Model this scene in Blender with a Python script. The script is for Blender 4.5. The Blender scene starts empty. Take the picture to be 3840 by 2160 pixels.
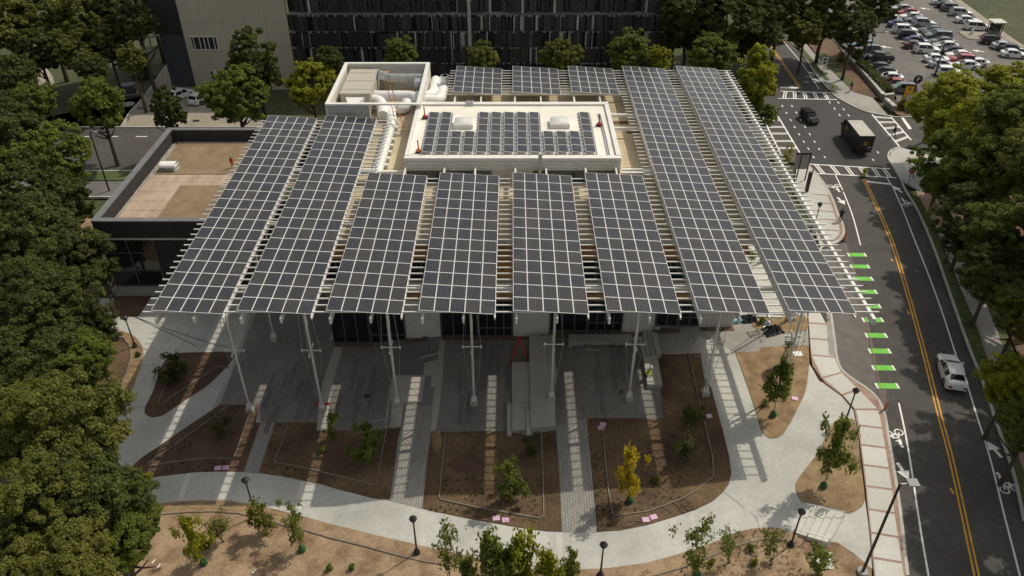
import bpy, bmesh, math, random
import numpy as np
from mathutils import Vector, Matrix
R = math.radians
random.seed(7)
rng = np.random.default_rng(11)
scene = bpy.context.scene
COL = scene.collection

# ------------------------------------------------------------------ camera, sky, sun, exposure
CAMZ, PITCH, FPX = 46.8, R(35.8), 2986.7          # camera height, pitch below horizon, focal length in photo pixels
SP, CP = math.sin(PITCH), math.cos(PITCH)
cam = bpy.data.cameras.new('camera'); camo = bpy.data.objects.new('camera', cam); COL.objects.link(camo)
cam.sensor_width = 36; cam.lens = 36 * FPX / 3840; cam.clip_end = 2000
camo.location = (0, 0, CAMZ); camo.rotation_euler = (math.pi/2 - PITCH, 0, 0)
scene.camera = camo
SUN = Vector((.61, .424, 1)).normalized()
EL, AZ = math.asin(SUN.z), math.atan2(SUN.x, SUN.y)
w = bpy.data.worlds.new('World'); scene.world = w; w.use_nodes = True
nt = w.node_tree; bg = nt.nodes['Background']
sky = nt.nodes.new('ShaderNodeTexSky'); sky.sky_type = 'NISHITA'; sky.sun_disc = False
sky.sun_elevation = EL; sky.sun_rotation = AZ; sky.air_density = 1.0; sky.dust_density = 3.0; sky.ozone_density = .7
hs = nt.nodes.new('ShaderNodeHueSaturation'); hs.inputs['Saturation'].default_value = .42      # thin high cloud whitens the blue
tint = nt.nodes.new('ShaderNodeMixRGB'); tint.blend_type = 'MULTIPLY'; tint.inputs[0].default_value = 1; tint.inputs[2].default_value = (1, .97, .9, 1)
nt.links.new(sky.outputs[0], hs.inputs['Color']); nt.links.new(hs.outputs[0], tint.inputs[1]); nt.links.new(tint.outputs[0], bg.inputs[0]); bg.inputs[1].default_value = .13
sl = bpy.data.lights.new('sun', 'SUN'); sl.energy = 2.7; sl.angle = R(.6); sl.color = (1, .92, .78)
so = bpy.data.objects.new('sun', sl); COL.objects.link(so); so.location = (40, 60, 90)
so.rotation_euler = SUN.to_track_quat('Z', 'Y').to_euler()
vs = scene.view_settings
vs.view_transform = 'Standard'; vs.look = 'None'; vs.gamma = 1; vs.use_curve_mapping = False; vs.exposure = -.05
scene.cycles.max_bounces = 6; scene.cycles.transparent_max_bounces = 8; scene.cycles.use_denoising = True

# ------------------------------------------------------------------ ground shape and survey helpers
ZP = [(-13, -.6), (-6.5, .2), (2.5, .2), (6.5, .7), (11.5, .7), (16.5, 1.3), (20, 1.3), (24, 1.6)]
def zf(x):
    if x <= ZP[0][0]: return ZP[0][1]
    for (a, za), (b, zb) in zip(ZP, ZP[1:]):
        if x <= b: return za + (zb - za) * (x - a) / (b - a)
    return ZP[-1][1]
def ray(p):
    u = (p[0] - 1920) / FPX; v = (p[1] - 1080) / FPX
    return Vector((u, CP - v * SP, -SP - v * CP))
def at_z(p, z):
    d = ray(p); t = (z - CAMZ) / d.z
    return Vector((d.x * t, d.y * t, z))
def at_y(p, y):
    d = ray(p); t = y / d.y
    return Vector((d.x * t, y, CAMZ + d.z * t))
def at_x(p, x):
    d = ray(p); t = x / d.x
    return Vector((x, d.y * t, CAMZ + d.z * t))
def G(p, off=0):                                   # survey point -> ground
    if len(p) == 3: return Vector((p[0], p[1], zf(p[0]) + off))      # already in metres
    z = .3
    for _ in range(12):
        q = at_z(p, z + off); z = zf(q.x)
    return Vector((q.x, q.y, z + off))
def tile(x0, y0, s): return lambda *pts: [(x0 + a / s, y0 + b / s) for a, b in pts]
A_ = tile(0, 718, 2); B_ = tile(1276, 718, 2); C_ = tile(2552, 718, 2); D_ = tile(0, 1436, 2); E_ = tile(1276, 1436, 2); F_ = tile(2552, 1436, 2)
U_ = tile(1276, 0, 2); T1 = tile(0, 0, 2.0125); T3 = tile(2560, 0, 2.0125); N_ = tile(2880, 200, 4); K_ = tile(3196, 0, 4)
S_ = tile(1900, 1150, 4); L_ = tile(1260, 1150, 4); V_ = tile(1200, 200, 4); Q_ = tile(500, 0, 4); H_ = tile(2616, 1120, 4)
def DD(*pts): return [(a * 1.49068, b * 1.49068) for a, b in pts]
def W(*pts): return [(a, b, 0) for a, b in pts]

# ------------------------------------------------------------------ materials
MATS = {}
def nodes(name):
    m = bpy.data.materials.new(name); m.use_nodes = True; MATS[name] = m
    t = m.node_tree; return m, t, t.nodes, t.links, t.nodes['Principled BSDF']
def ramp(n, stops):
    r = n.new('ShaderNodeValToRGB'); e = r.color_ramp.elements
    e[0].position, e[0].color = stops[0][0], (*stops[0][1], 1); e[1].position, e[1].color = stops[1][0], (*stops[1][1], 1)
    for p, c in stops[2:]:
        k = e.new(p); k.color = (*c, 1)
    return r
def mat(name, c1, c2=None, scale=1.0, rough=.8, bump=0.0, metal=0.0, fine=0.0, c3=None, spec=None, bscale=None, lo=.35, hi=.65, coords='world', stretch=None, rnd=0.0):
    m, t, n, l, p = nodes(name)
    p.inputs['Roughness'].default_value = rough; p.inputs['Metallic'].default_value = metal
    if spec is not None: p.inputs['Specular IOR Level'].default_value = spec
    if c2 is None: c2 = tuple(min(1, x * 1.12) for x in c1)
    if coords == 'world': src = n.new('ShaderNodeNewGeometry').outputs['Position']
    else: src = n.new('ShaderNodeTexCoord').outputs['Object']
    if stretch:
        mp = n.new('ShaderNodeMapping'); mp.inputs['Scale'].default_value = stretch; l.new(src, mp.inputs[0]); src = mp.outputs[0]
    nz = n.new('ShaderNodeTexNoise'); nz.inputs['Scale'].default_value = scale; nz.inputs['Detail'].default_value = 6; nz.inputs['Roughness'].default_value = .62
    l.new(src, nz.inputs[0])
    stops = [(lo, c1), (hi, c2)] + ([(min(.98, hi + .13), c3)] if c3 else [])
    rp = ramp(n, stops); l.new(nz.outputs[0], rp.inputs[0]); out = rp.outputs[0]
    if fine:
        n2 = n.new('ShaderNodeTexNoise'); n2.inputs['Scale'].default_value = scale * 14; n2.inputs['Detail'].default_value = 3; l.new(src, n2.inputs[0])
        r2 = ramp(n, [(.3, (1 - fine,) * 3), (.7, (1 + fine,) * 3)]); l.new(n2.outputs[0], r2.inputs[0])
        mx = n.new('ShaderNodeMixRGB'); mx.blend_type = 'MULTIPLY'; mx.inputs[0].default_value = 1
        l.new(out, mx.inputs[1]); l.new(r2.outputs[0], mx.inputs[2]); out = mx.outputs[0]
    if rnd:
        oi = n.new('ShaderNodeObjectInfo'); r3 = ramp(n, [(0, (1 - rnd,) * 3), (1, (1 + rnd,) * 3)]); l.new(oi.outputs['Random'], r3.inputs[0])
        mx = n.new('ShaderNodeMixRGB'); mx.blend_type = 'MULTIPLY'; mx.inputs[0].default_value = 1
        l.new(out, mx.inputs[1]); l.new(r3.outputs[0], mx.inputs[2]); out = mx.outputs[0]
    l.new(out, p.inputs['Base Color'])
    if bump:
        nb = n.new('ShaderNodeTexNoise'); nb.inputs['Scale'].default_value = bscale or scale * 10; nb.inputs['Detail'].default_value = 4; l.new(src, nb.inputs[0])
        b = n.new('ShaderNodeBump'); b.inputs['Strength'].default_value = bump; b.inputs['Distance'].default_value = .05
        l.new(nb.outputs[0], b.inputs['Height']); l.new(b.outputs[0], p.inputs['Normal'])
    return m
def solid(name, c, rough=.5, metal=0, spec=None, coat=0):
    m = mat(name, c, tuple(min(1, x * 1.08) for x in c), scale=3, rough=rough, metal=metal, coords='object', spec=spec)
    if coat: m.node_tree.nodes['Principled BSDF'].inputs['Coat Weight'].default_value = coat
    return m
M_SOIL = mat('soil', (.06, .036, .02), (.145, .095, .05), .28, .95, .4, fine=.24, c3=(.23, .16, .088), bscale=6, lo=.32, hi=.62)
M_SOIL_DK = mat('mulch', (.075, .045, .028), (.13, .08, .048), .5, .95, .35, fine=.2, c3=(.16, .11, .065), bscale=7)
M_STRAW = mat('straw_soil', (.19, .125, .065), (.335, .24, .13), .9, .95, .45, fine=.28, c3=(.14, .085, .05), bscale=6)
M_REDSOIL = mat('red_clay', (.17, .105, .06), (.335, .24, .145), .55, .95, .45, fine=.24, c3=(.39, .26, .18), bscale=4, lo=.33, hi=.56)
M_EDGE = mat('edging_strip', (.17, .14, .105), (.26, .225, .18), 1.5, .8, fine=.2)
M_GRASS = mat('grass_ground', (.04, .055, .018), (.075, .075, .03), .12, .95, .6, fine=.35, c3=(.12, .085, .045), bscale=5)
M_LAWN = mat('lawn', (.05, .08, .02), (.09, .11, .035), .4, .95, .5, fine=.3, bscale=8)
M_LEAFLITTER = mat('leaf_litter', (.1, .06, .035), (.17, .105, .06), .4, .95, .6, fine=.35, bscale=6)
M_CONC = mat('new_concrete', (.385, .385, .355), (.5, .5, .46), .22, .85, .15, fine=.07, c3=(.56, .555, .51), bscale=30, lo=.3, hi=.58)
M_CONC_B = mat('bright_concrete', (.5, .49, .44), (.58, .57, .52), .3, .85, .12, fine=.05, bscale=30, rnd=.05)
M_JOINT = mat('joint_sand', (.2, .195, .18), (.27, .26, .24), .6, .9)
M_CONC_DK = mat('aged_concrete', (.27, .26, .235), (.35, .34, .31), .3, .88, .2, fine=.08, bscale=20)
M_BLOCK = mat('cast_concrete', (.36, .345, .3), (.43, .41, .36), .4, .85, .1, fine=.05, rnd=.05)
M_BRICKBAND = mat('brick_band', (.29, .18, .14), (.38, .265, .21), 1.5, .9, .3, fine=.2)
M_ASPH = mat('asphalt', (.056, .053, .048), (.084, .079, .07), .16, .9, .25, fine=.15, c3=(.135, .122, .1), bscale=40)
M_ASPH_NEW = mat('new_asphalt', (.038, .037, .037), (.052, .05, .048), .1, .85, .25, fine=.12, bscale=40)
M_ASPH_OLD = mat('old_asphalt', (.115, .108, .1), (.16, .15, .135), .08, .9, .25, fine=.14, bscale=30)
M_DRIVE = mat('driveway', (.26, .23, .185), (.35, .31, .25), .15, .9, .2, fine=.1)
M_WHITEPAINT = mat('white_road_paint', (.36, .35, .33), (.82, .81, .77), 3.5, .7, fine=.16, lo=.28, hi=.42)
M_YELPAINT = mat('yellow_road_paint', (.55, .27, .02), (.78, .4, .035), 2.2, .7, fine=.12)
M_GREENPAINT = mat('green_road_paint', (.11, .46, .035), (.17, .58, .06), 2.0, .7, fine=.1)
M_KERB = mat('kerb_concrete', (.4, .385, .34), (.52, .5, .45), .8, .85, fine=.08)
M_STEEL = mat('white_steel', (.68, .67, .63), (.76, .75, .71), .8, .42)
M_STEELG = mat('galvanised_steel', (.42, .44, .45), (.55, .57, .58), 2, .38, metal=.75)
M_ALU = mat('panel_frame_aluminium', (.66, .66, .64), (.74, .74, .72), 1, .4, metal=.1)
M_ROOFW = mat('white_roof_membrane', (.72, .69, .6), (.8, .775, .69), .35, .75, fine=.04, c3=(.66, .6, .48), lo=.42, hi=.6)
M_ROOFB = mat('tan_roof_membrane', (.43, .355, .225), (.57, .49, .33), .3, .8, fine=.07, c3=(.64, .56, .4))
M_CORR = mat('corrugated_white', (.58, .56, .5), (.68, .66, .6), .8, .55)
M_WOOD = mat('cedar_wood', (.38, .19, .06), (.52, .28, .1), 1.6, .6, fine=.15, stretch=(1, 1, 7))
M_FRAMEDK = solid('dark_window_frame', (.09, .095, .1), .45)
M_BLACKMETAL = solid('black_metal', (.022, .02, .018), .5)
M_DARKFASC = mat('dark_brick', (.022, .02, .02), (.04, .036, .035), 2.2, .8, fine=.25)
M_GREYCAP = mat('grey_cap_metal', (.13, .13, .135), (.17, .17, .175), 1, .5)
M_FACDK = mat('black_facade_panel', (.014, .014, .018), (.025, .0245, .029), .8, .5, fine=.1)
M_FACBR = mat('brown_facade_panel', (.034, .03, .028), (.054, .047, .042), .8, .55, fine=.1)
M_FACLT = mat('pale_facade_panel', (.36, .34, .3), (.46, .43, .39), .8, .6)
M_WALLB = mat('beige_wall_concrete', (.43, .375, .285), (.5, .445, .35), .1, .85, fine=.03, c3=(.47, .44, .39))
M_SLATE = mat('slate_wall', (.04, .045, .055), (.06, .065, .075), .5, .7, fine=.1)
M_PAVWARM = mat('warm_roof_pavers', (.33, .235, .17), (.45, .355, .275), .9, .85, fine=.1, stretch=(1, .25, 1), c3=(.42, .28, .21))
M_ROOFSOIL = mat('green_roof_soil', (.19, .135, .08), (.255, .185, .11), .7, .95, .3, fine=.12)
M_AHU = mat('air_handler_paint', (.4, .375, .31), (.45, .42, .35), 1, .5)
M_DUCT = mat('white_duct_wrap', (.7, .7, .68), (.77, .77, .75), .6, .55)
M_CLEAR = solid('skylight_dome', (.62, .62, .6), .25)
M_ORANGE = solid('orange_fibreglass', (.52, .13, .04), .5)
M_RED = solid('red_paint', (.36, .04, .03), .5)
M_YELLOW = solid('yellow_paint', (.62, .33, .02), .5)
M_LIME = solid('lime_sign_yellow', (.52, .62, .03), .5)
M_WHITE = solid('white_gloss', (.75, .75, .73), .4)
M_PINK = solid('pink_plastic', (.62, .4, .55), .5)
M_BAG = solid('green_watering_bag', (.02, .09, .02), .6)
M_TARP = mat('black_tarp', (.018, .018, .02), (.05, .05, .055), 2, .35, .6)
M_HOSE = solid('yellow_hose', (.6, .45, .2), .6)
M_STONEWALL = mat('stone_wall', (.2, .18, .15), (.36, .34, .3), 2.2, .9, .5, fine=.3)
M_BARK = mat('bark', (.055, .04, .028), (.1, .078, .055), 3, .95, .6, coords='object')
M_TIRE = solid('tyre_rubber', (.015, .015, .016), .8)
M_RIM = solid('wheel_rim', (.4, .4, .42), .3, .8)
M_TAIL = solid('tail_lamp_red', (.35, .01, .01), .25)
M_HEAD = solid('head_lamp', (.7, .7, .72), .12)
M_SKIN = solid('skin', (.4, .22, .14), .6)
M_HAIR = solid('dark_hair', (.03, .02, .015), .6)
def glass(name, c, rough=.06):
    m, t, n, l, p = nodes(name)
    p.inputs['Base Color'].default_value = (*c, 1); p.inputs['Roughness'].default_value = rough; p.inputs['Specular IOR Level'].default_value = .6
    nz = n.new('ShaderNodeTexNoise'); nz.inputs['Scale'].default_value = .5
    b = n.new('ShaderNodeBump'); b.inputs['Strength'].default_value = .02; l.new(nz.outputs[0], b.inputs['Height']); l.new(b.outputs[0], p.inputs['Normal'])
    return m
M_GLASS = glass('dark_glass', (.012, .014, .014)); M_CARGLASS = glass('car_glass', (.015, .018, .02), .04)
M_TEAL = glass('teal_glass', (.03, .07, .075)); M_SUNSHADE = glass('windscreen_sunshade', (.25, .42, .36), .3)
def brick_mat(name, c1, c2, mortar, bw, bh, ms=.02, rot=0, rough=.9, vary=.35):
    m, t, n, l, p = nodes(name); p.inputs['Roughness'].default_value = rough
    g = n.new('ShaderNodeNewGeometry'); mp = n.new('ShaderNodeMapping'); mp.inputs['Rotation'].default_value = (0, 0, rot); l.new(g.outputs['Position'], mp.inputs[0])
    b = n.new('ShaderNodeTexBrick'); b.inputs['Scale'].default_value = 1; b.inputs['Brick Width'].default_value = bw; b.inputs['Row Height'].default_value = bh; b.inputs['Mortar Size'].default_value = ms
    b.inputs['Color1'].default_value = (*c1, 1); b.inputs['Color2'].default_value = (*c2, 1); b.inputs['Mortar'].default_value = (*mortar, 1); l.new(mp.outputs[0], b.inputs[0])
    nz = n.new('ShaderNodeTexNoise'); nz.inputs['Scale'].default_value = .25; nz.inputs['Detail'].default_value = 6; l.new(g.outputs['Position'], nz.inputs[0])
    r2 = ramp(n, [(.3, (1 - vary,) * 3), (.7, (1 + vary * .6,) * 3)]); l.new(nz.outputs[0], r2.inputs[0])
    mx = n.new('ShaderNodeMixRGB'); mx.blend_type = 'MULTIPLY'; mx.inputs[0].default_value = 1; l.new(b.outputs[0], mx.inputs[1]); l.new(r2.outputs[0], mx.inputs[2]); l.new(mx.outputs[0], p.inputs['Base Color'])
    bp = n.new('ShaderNodeBump'); bp.inputs['Strength'].default_value = .25; bp.inputs['Distance'].default_value = .02; bp.invert = True; l.new(b.outputs['Fac'], bp.inputs['Height']); l.new(bp.outputs[0], p.inputs['Normal'])
    return m
M_PLAZA = brick_mat('plaza_pavers', (.19, .18, .163), (.24, .228, .208), (.14, .133, .12), .62, .16, .012, R(90), vary=.2)
M_PLAZADK = brick_mat('dark_plank_pavers', (.145, .138, .127), (.175, .166, .153), (.11, .105, .097), .62, .16, .012, R(90), vary=.2)
M_PATHPAV = brick_mat('grey_path_pavers', (.29, .28, .255), (.35, .34, .31), (.17, .165, .15), .4, .2, .022, R(90), vary=.14)
def panel_mat():
    m, t, n, l, p = nodes('solar_cells'); p.inputs['Roughness'].default_value = .2; p.inputs['Specular IOR Level'].default_value = .42
    uv = n.new('ShaderNodeUVMap'); sx = n.new('ShaderNodeSeparateXYZ'); l.new(uv.outputs[0], sx.inputs[0])
    def fr(sock, k):
        a = n.new('ShaderNodeMath'); a.operation = 'MULTIPLY'; a.inputs[1].default_value = k; l.new(sock, a.inputs[0])
        f = n.new('ShaderNodeMath'); f.operation = 'FRACT'; l.new(a.outputs[0], f.inputs[0])
        s = n.new('ShaderNodeMath'); s.operation = 'SUBTRACT'; s.inputs[1].default_value = .5; l.new(f.outputs[0], s.inputs[0])
        b = n.new('ShaderNodeMath'); b.operation = 'ABSOLUTE'; l.new(s.outputs[0], b.inputs[0]); return b.outputs[0]
    fx, fy = fr(sx.outputs[0], 8), fr(sx.outputs[1], 12)
    ad = n.new('ShaderNodeMath'); l.new(fx, ad.inputs[0]); l.new(fy, ad.inputs[1])
    g1 = n.new('ShaderNodeMath'); g1.operation = 'GREATER_THAN'; g1.inputs[1].default_value = .83; l.new(ad.outputs[0], g1.inputs[0])     # cut cell corners
    mx_ = n.new('ShaderNodeMath'); mx_.operation = 'MAXIMUM'; l.new(fx, mx_.inputs[0]); mx_.inputs[1].default_value = 0
    g2 = n.new('ShaderNodeMath'); g2.operation = 'GREATER_THAN'; g2.inputs[1].default_value = .465; l.new(mx_.outputs[0], g2.inputs[0])
    g3 = n.new('ShaderNodeMath'); g3.operation = 'MULTIPLY'; g3.inputs[1].default_value = .35; l.new(g2.outputs[0], g3.inputs[0])
    mm = n.new('ShaderNodeMath'); mm.operation = 'MAXIMUM'; l.new(g1.outputs[0], mm.inputs[0]); l.new(g3.outputs[0], mm.inputs[1])
    oi = n.new('ShaderNodeObjectInfo')
    rp = ramp(n, [(0, (.013, .015, .026)), (.5, (.015, .0155, .02)), (.8, (.02, .019, .0195)), (1, (.028, .0245, .0235))]); l.new(oi.outputs['Random'], rp.inputs[0])
    mix = n.new('ShaderNodeMixRGB'); l.new(mm.outputs[0], mix.inputs[0]); l.new(rp.outputs[0], mix.inputs[1]); mix.inputs[2].default_value = (.25, .25, .24, 1)
    g = n.new('ShaderNodeNewGeometry'); nz = n.new('ShaderNodeTexNoise'); nz.inputs['Scale'].default_value = .9; nz.inputs['Detail'].default_value = 7; l.new(g.outputs['Position'], nz.inputs[0])
    r2 = ramp(n, [(.45, (0, 0, 0)), (.8, (.09, .09, .09))]); l.new(nz.outputs[0], r2.inputs[0])
    dm = n.new('ShaderNodeMixRGB'); l.new(r2.outputs[0], dm.inputs[0]); l.new(mix.outputs[0], dm.inputs[1]); dm.inputs[2].default_value = (.2, .18, .15, 1)    # dust film
    l.new(dm.outputs[0], p.inputs['Base Color']); return m
M_CELLS = panel_mat()
def leaf_mat(name, dark, mid, light, trans=.4):
    m, t, n, l, p = nodes(name); p.inputs['Roughness'].default_value = .55; p.inputs['Specular IOR Level'].default_value = .25
    g = n.new('ShaderNodeNewGeometry')
    rp = ramp(n, [(.0, dark), (.55, mid), (1, light)])
    nz = n.new('ShaderNodeTexNoise'); nz.inputs['Scale'].default_value = .35; nz.inputs['Detail'].default_value = 3; l.new(g.outputs['Position'], nz.inputs[0])
    a = n.new('ShaderNodeMath'); a.operation = 'MULTIPLY'; a.inputs[1].default_value = .55; l.new(g.outputs['Random Per Island'], a.inputs[0])
    b = n.new('ShaderNodeMath'); b.operation = 'MULTIPLY_ADD'; b.inputs[1].default_value = .9; l.new(nz.outputs[0], b.inputs[0]); l.new(a.outputs[0], b.inputs[2])
    c = n.new('ShaderNodeMath'); c.operation = 'SUBTRACT'; c.inputs[1].default_value = .22; l.new(b.outputs[0], c.inputs[0]); l.new(c.outputs[0], rp.inputs[0])
    l.new(rp.outputs[0], p.inputs['Base Color'])
    tr = n.new('ShaderNodeBsdfTranslucent'); l.new(rp.outputs[0], tr.inputs[0]); ms = n.new('ShaderNodeMixShader'); ms.inputs[0].default_value = trans
    l.new(p.outputs[0], ms.inputs[1]); l.new(tr.outputs[0], ms.inputs[2]); l.new(ms.outputs[0], n['Material Output'].inputs[0]); return m
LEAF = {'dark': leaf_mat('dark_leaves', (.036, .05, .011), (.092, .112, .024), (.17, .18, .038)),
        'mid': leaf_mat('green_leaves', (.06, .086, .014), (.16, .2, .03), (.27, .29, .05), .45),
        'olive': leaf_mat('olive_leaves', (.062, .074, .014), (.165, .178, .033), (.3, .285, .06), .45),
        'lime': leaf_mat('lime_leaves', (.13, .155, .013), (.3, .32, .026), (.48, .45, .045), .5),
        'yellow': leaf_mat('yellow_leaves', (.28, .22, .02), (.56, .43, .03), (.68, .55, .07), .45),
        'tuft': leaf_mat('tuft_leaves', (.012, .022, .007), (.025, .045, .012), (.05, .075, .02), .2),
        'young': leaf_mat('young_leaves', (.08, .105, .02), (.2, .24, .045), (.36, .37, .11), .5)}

# ------------------------------------------------------------------ mesh builder
class MB:
    def __init__(s): s.v = []; s.f = []; s.m = []
    def add(s, vs_, fs, mi=0):
        o = len(s.v); s.v += [tuple(x) for x in vs_]; s.f += [tuple(i + o for i in f) for f in fs]; s.m += [mi] * len(fs); return s
    def box(s, x0, x1, y0, y1, z0, z1, mi=0):
        return s.add([(x0, y0, z0), (x1, y0, z0), (x1, y1, z0), (x0, y1, z0), (x0, y0, z1), (x1, y0, z1), (x1, y1, z1), (x0, y1, z1)],
                     [(3, 2, 1, 0), (4, 5, 6, 7), (0, 1, 5, 4), (1, 2, 6, 5), (2, 3, 7, 6), (3, 0, 4, 7)], mi)
    def beam(s, p0, p1, w, h, mi=0, up=Vector((0, 0, 1))):      # bar of section w x h from p0 to p1
        p0, p1 = Vector(p0), Vector(p1); d = (p1 - p0).normalized()
        if abs(d.dot(up)) > .98: up = Vector((0, 1, 0))
        a = d.cross(up).normalized() * (w / 2); b = a.cross(d).normalized() * (h / 2)
        vs_ = [p + i * a + j * b for p in (p0, p1) for i, j in ((-1, -1), (1, -1), (1, 1), (-1, 1))]
        return s.add(vs_, [(3, 2, 1, 0), (4, 5, 6, 7), (0, 1, 5, 4), (1, 2, 6, 5), (2, 3, 7, 6), (3, 0, 4, 7)], mi)
    def path(s, pts, r, n=8, mi=0, caps=True):
        pts = [Vector(p) for p in pts]; rs = r if isinstance(r, (list, tuple)) else [r] * len(pts)
        rings = []; ref = None
        for i, p in enumerate(pts):
            d = ((pts[min(i + 1, len(pts) - 1)] - p).normalized() + (p - pts[max(i - 1, 0)]).normalized()).normalized()
            if ref is None: ref = Vector((0, 0, 1)) if abs(d.z) < .9 else Vector((0, 1, 0))
            a = d.cross(ref).normalized(); b = a.cross(d).normalized(); ref = b
            rings.append([p + (a * math.cos(k * 2 * math.pi / n) + b * math.sin(k * 2 * math.pi / n)) * rs[i] for k in range(n)])
        vs_ = [v for rg in rings for v in rg]; fs = []
        for i in range(len(pts) - 1):
            for k in range(n): fs.append((i * n + k, i * n + (k + 1) % n, (i + 1) * n + (k + 1) % n, (i + 1) * n + k))
        if caps: fs += [tuple(reversed(range(n))), tuple(range((len(pts) - 1) * n, len(pts) * n))]
        return s.add(vs_, fs, mi)
    def prism(s, poly, z0, z1, mi=0):
        n = len(poly); ar = sum(poly[i][0] * poly[(i + 1) % n][1] - poly[(i + 1) % n][0] * poly[i][1] for i in range(n))
        if ar < 0: poly = poly[::-1]
        vs_ = [(p[0], p[1], z0) for p in poly] + [(p[0], p[1], z1) for p in poly]
        return s.add(vs_, [tuple(range(n, 2 * n)), tuple(reversed(range(n)))] + [(i, (i + 1) % n, (i + 1) % n + n, i + n) for i in range(n)], mi)
    def lathe(s, c, prof, n=10, mi=0):
        c = Vector(c); return s.path([c + Vector((0, 0, z)) for r, z in prof], [max(r, .001) for r, z in prof], n, mi)
    def build(s, name, mats, parent=None, smooth=False, loc=None):
        me = bpy.data.meshes.new(name); me.from_pydata([tuple(v) for v in s.v], [], s.f)
        if not isinstance(mats, (list, tuple)): mats = [mats]
        for m in mats: me.materials.append(m)
        if len(mats) > 1: me.polygons.foreach_set('material_index', s.m)
        if smooth:
            me.polygons.foreach_set('use_smooth', [True] * len(me.polygons))
            me.set_sharp_from_angle(angle=R(40))
        me.update(); o = bpy.data.objects.new(name, me); COL.objects.link(o)
        if parent: o.parent = parent
        if loc is not None: o.location = loc
        return o
def obj(name, me, parent=None, loc=(0, 0, 0), rot=None, scale=None):
    o = bpy.data.objects.new(name, me); COL.objects.link(o); o.location = loc
    if rot: o.rotation_euler = rot
    if scale: o.scale = scale
    if parent: o.parent = parent
    return o
def tag(o, label=None, cat=None, group=None, kind=None):
    if label: o['label'] = label
    if cat: o['category'] = cat
    if group: o['group'] = group
    if kind: o['kind'] = kind
    return o
def thing(name, label, cat, loc=(0, 0, 0), rz=0, group=None):
    o = bpy.data.objects.new(name, None); COL.objects.link(o); o.location = loc; o.rotation_euler = (0, 0, rz); o.empty_display_size = .2
    return tag(o, label, cat, group)
KIDS = {}
def copy_tree(src, name=None):
    c = src.copy(); COL.objects.link(c)
    for k in src.children:
        d = k.copy(); COL.objects.link(d); d.parent = c
        for g in k.children:
            e = g.copy(); COL.objects.link(e); e.parent = d
    return c
def paint(o, m, slot=0):
    o.material_slots[slot].link = 'OBJECT'; o.material_slots[slot].material = m

# draped ground pieces ----------------------------------------------------------------
def sheet(name, pts, m, off=0.0, depth=.25, parent=None, kind=None, flat=None):
    P = [G(p) for p in pts]; n = len(P)
    ar = sum(P[i].x * P[(i + 1) % n].y - P[(i + 1) % n].x * P[i].y for i in range(n))
    if ar < 0: P = P[::-1]
    bm = bmesh.new(); bm.faces.new([bm.verts.new((p.x, p.y, 0)) for p in P])
    bm.normal_update(); bmesh.ops.triangulate(bm, faces=bm.faces[:], ngon_method='BEAUTY')
    if flat is None:
        for x, _ in ZP:
            bmesh.ops.bisect_plane(bm, geom=bm.verts[:] + bm.edges[:] + bm.faces[:], plane_co=(x, 0, 0), plane_no=(1, 0, 0), dist=1e-5)
    for v in bm.verts: v.co.z = (zf(v.co.x) if flat is None else flat) + off
    if depth:
        r = bmesh.ops.extrude_edge_only(bm, edges=[e for e in bm.edges if e.is_boundary])
        for v in [g for g in r['geom'] if isinstance(g, bmesh.types.BMVert)]: v.co.z -= depth
    me = bpy.data.meshes.new(name); bm.to_mesh(me); bm.free(); me.materials.append(m)
    o = obj(name, me, parent)
    if kind: o['kind'] = kind
    return o
def dense(pts, step=1.2, closed=False):
    out = []; n = len(pts)
    for i in range(n if closed else n - 1):
        a, b = pts[i], pts[(i + 1) % n]; k = max(1, int((b - a).length / step))
        out += [a.lerp(b, j / k) for j in range(k)]
    if not closed: out.append(pts[-1])
    return out
def curve(pts, k=6, closed=False):                 # Catmull-Rom through survey points (metres)
    n = len(pts); out = []
    for i in range(n if closed else n - 1):
        if closed: p0, p1, p2, p3 = pts[i - 1], pts[i], pts[(i + 1) % n], pts[(i + 2) % n]
        else: p0, p1, p2, p3 = pts[max(i - 1, 0)], pts[i], pts[i + 1], pts[min(i + 2, n - 1)]
        for j in range(k):
            t = j / k; out.append(.5 * ((2 * p1) + (p2 - p0) * t + (2 * p0 - 5 * p1 + 4 * p2 - p3) * t * t + (3 * p1 - p0 - 3 * p2 + p3) * t ** 3))
    if not closed: out.append(pts[-1])
    return out
def XY(pts): return [Vector((G(p).x, G(p).y, 0)) for p in pts]
def offset_line(pts, d):
    out = []
    for i, p in enumerate(pts):
        t = (pts[min(i + 1, len(pts) - 1)] - pts[max(i - 1, 0)]).normalized(); out.append(p + Vector((t.y, -t.x, 0)) * d)
    return out
def ribbon(name, pts, width, m, off=.004, h=0.0, parent=None, side=0.0, smooth=True, mb=None, step=1.0):
    P = XY(pts) if not isinstance(pts[0], Vector) else pts
    if smooth and len(P) > 2: P = curve(P, 5)
    P = dense(P, step); a = offset_line(P, side - width / 2); b = offset_line(P, side + width / 2)
    own = mb is None; mb = mb or MB(); vs_ = []; fs = []
    for p, q in zip(a, b):
        z0, z1 = zf(p.x) + off, zf(q.x) + off
        vs_ += [(p.x, p.y, z0 + h), (q.x, q.y, z1 + h)] + ([(p.x, p.y, z0 - .15), (q.x, q.y, z1 - .15)] if h else [])
    k = 4 if h else 2
    for i in range(len(a) - 1):
        o = i * k; fs.append((o, o + 1, o + k + 1, o + k))
        if h: fs += [(o + 2, o, o + k, o + k + 2), (o + 1, o + 3, o + k + 3, o + k + 1)]
    if h: fs += [(0, 2, 3, 1), (len(vs_) - 4, len(vs_) - 3, len(vs_) - 1, len(vs_) - 2)]
    mb.add(vs_, fs)
    return mb.build(name, m, parent) if own else mb
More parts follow.
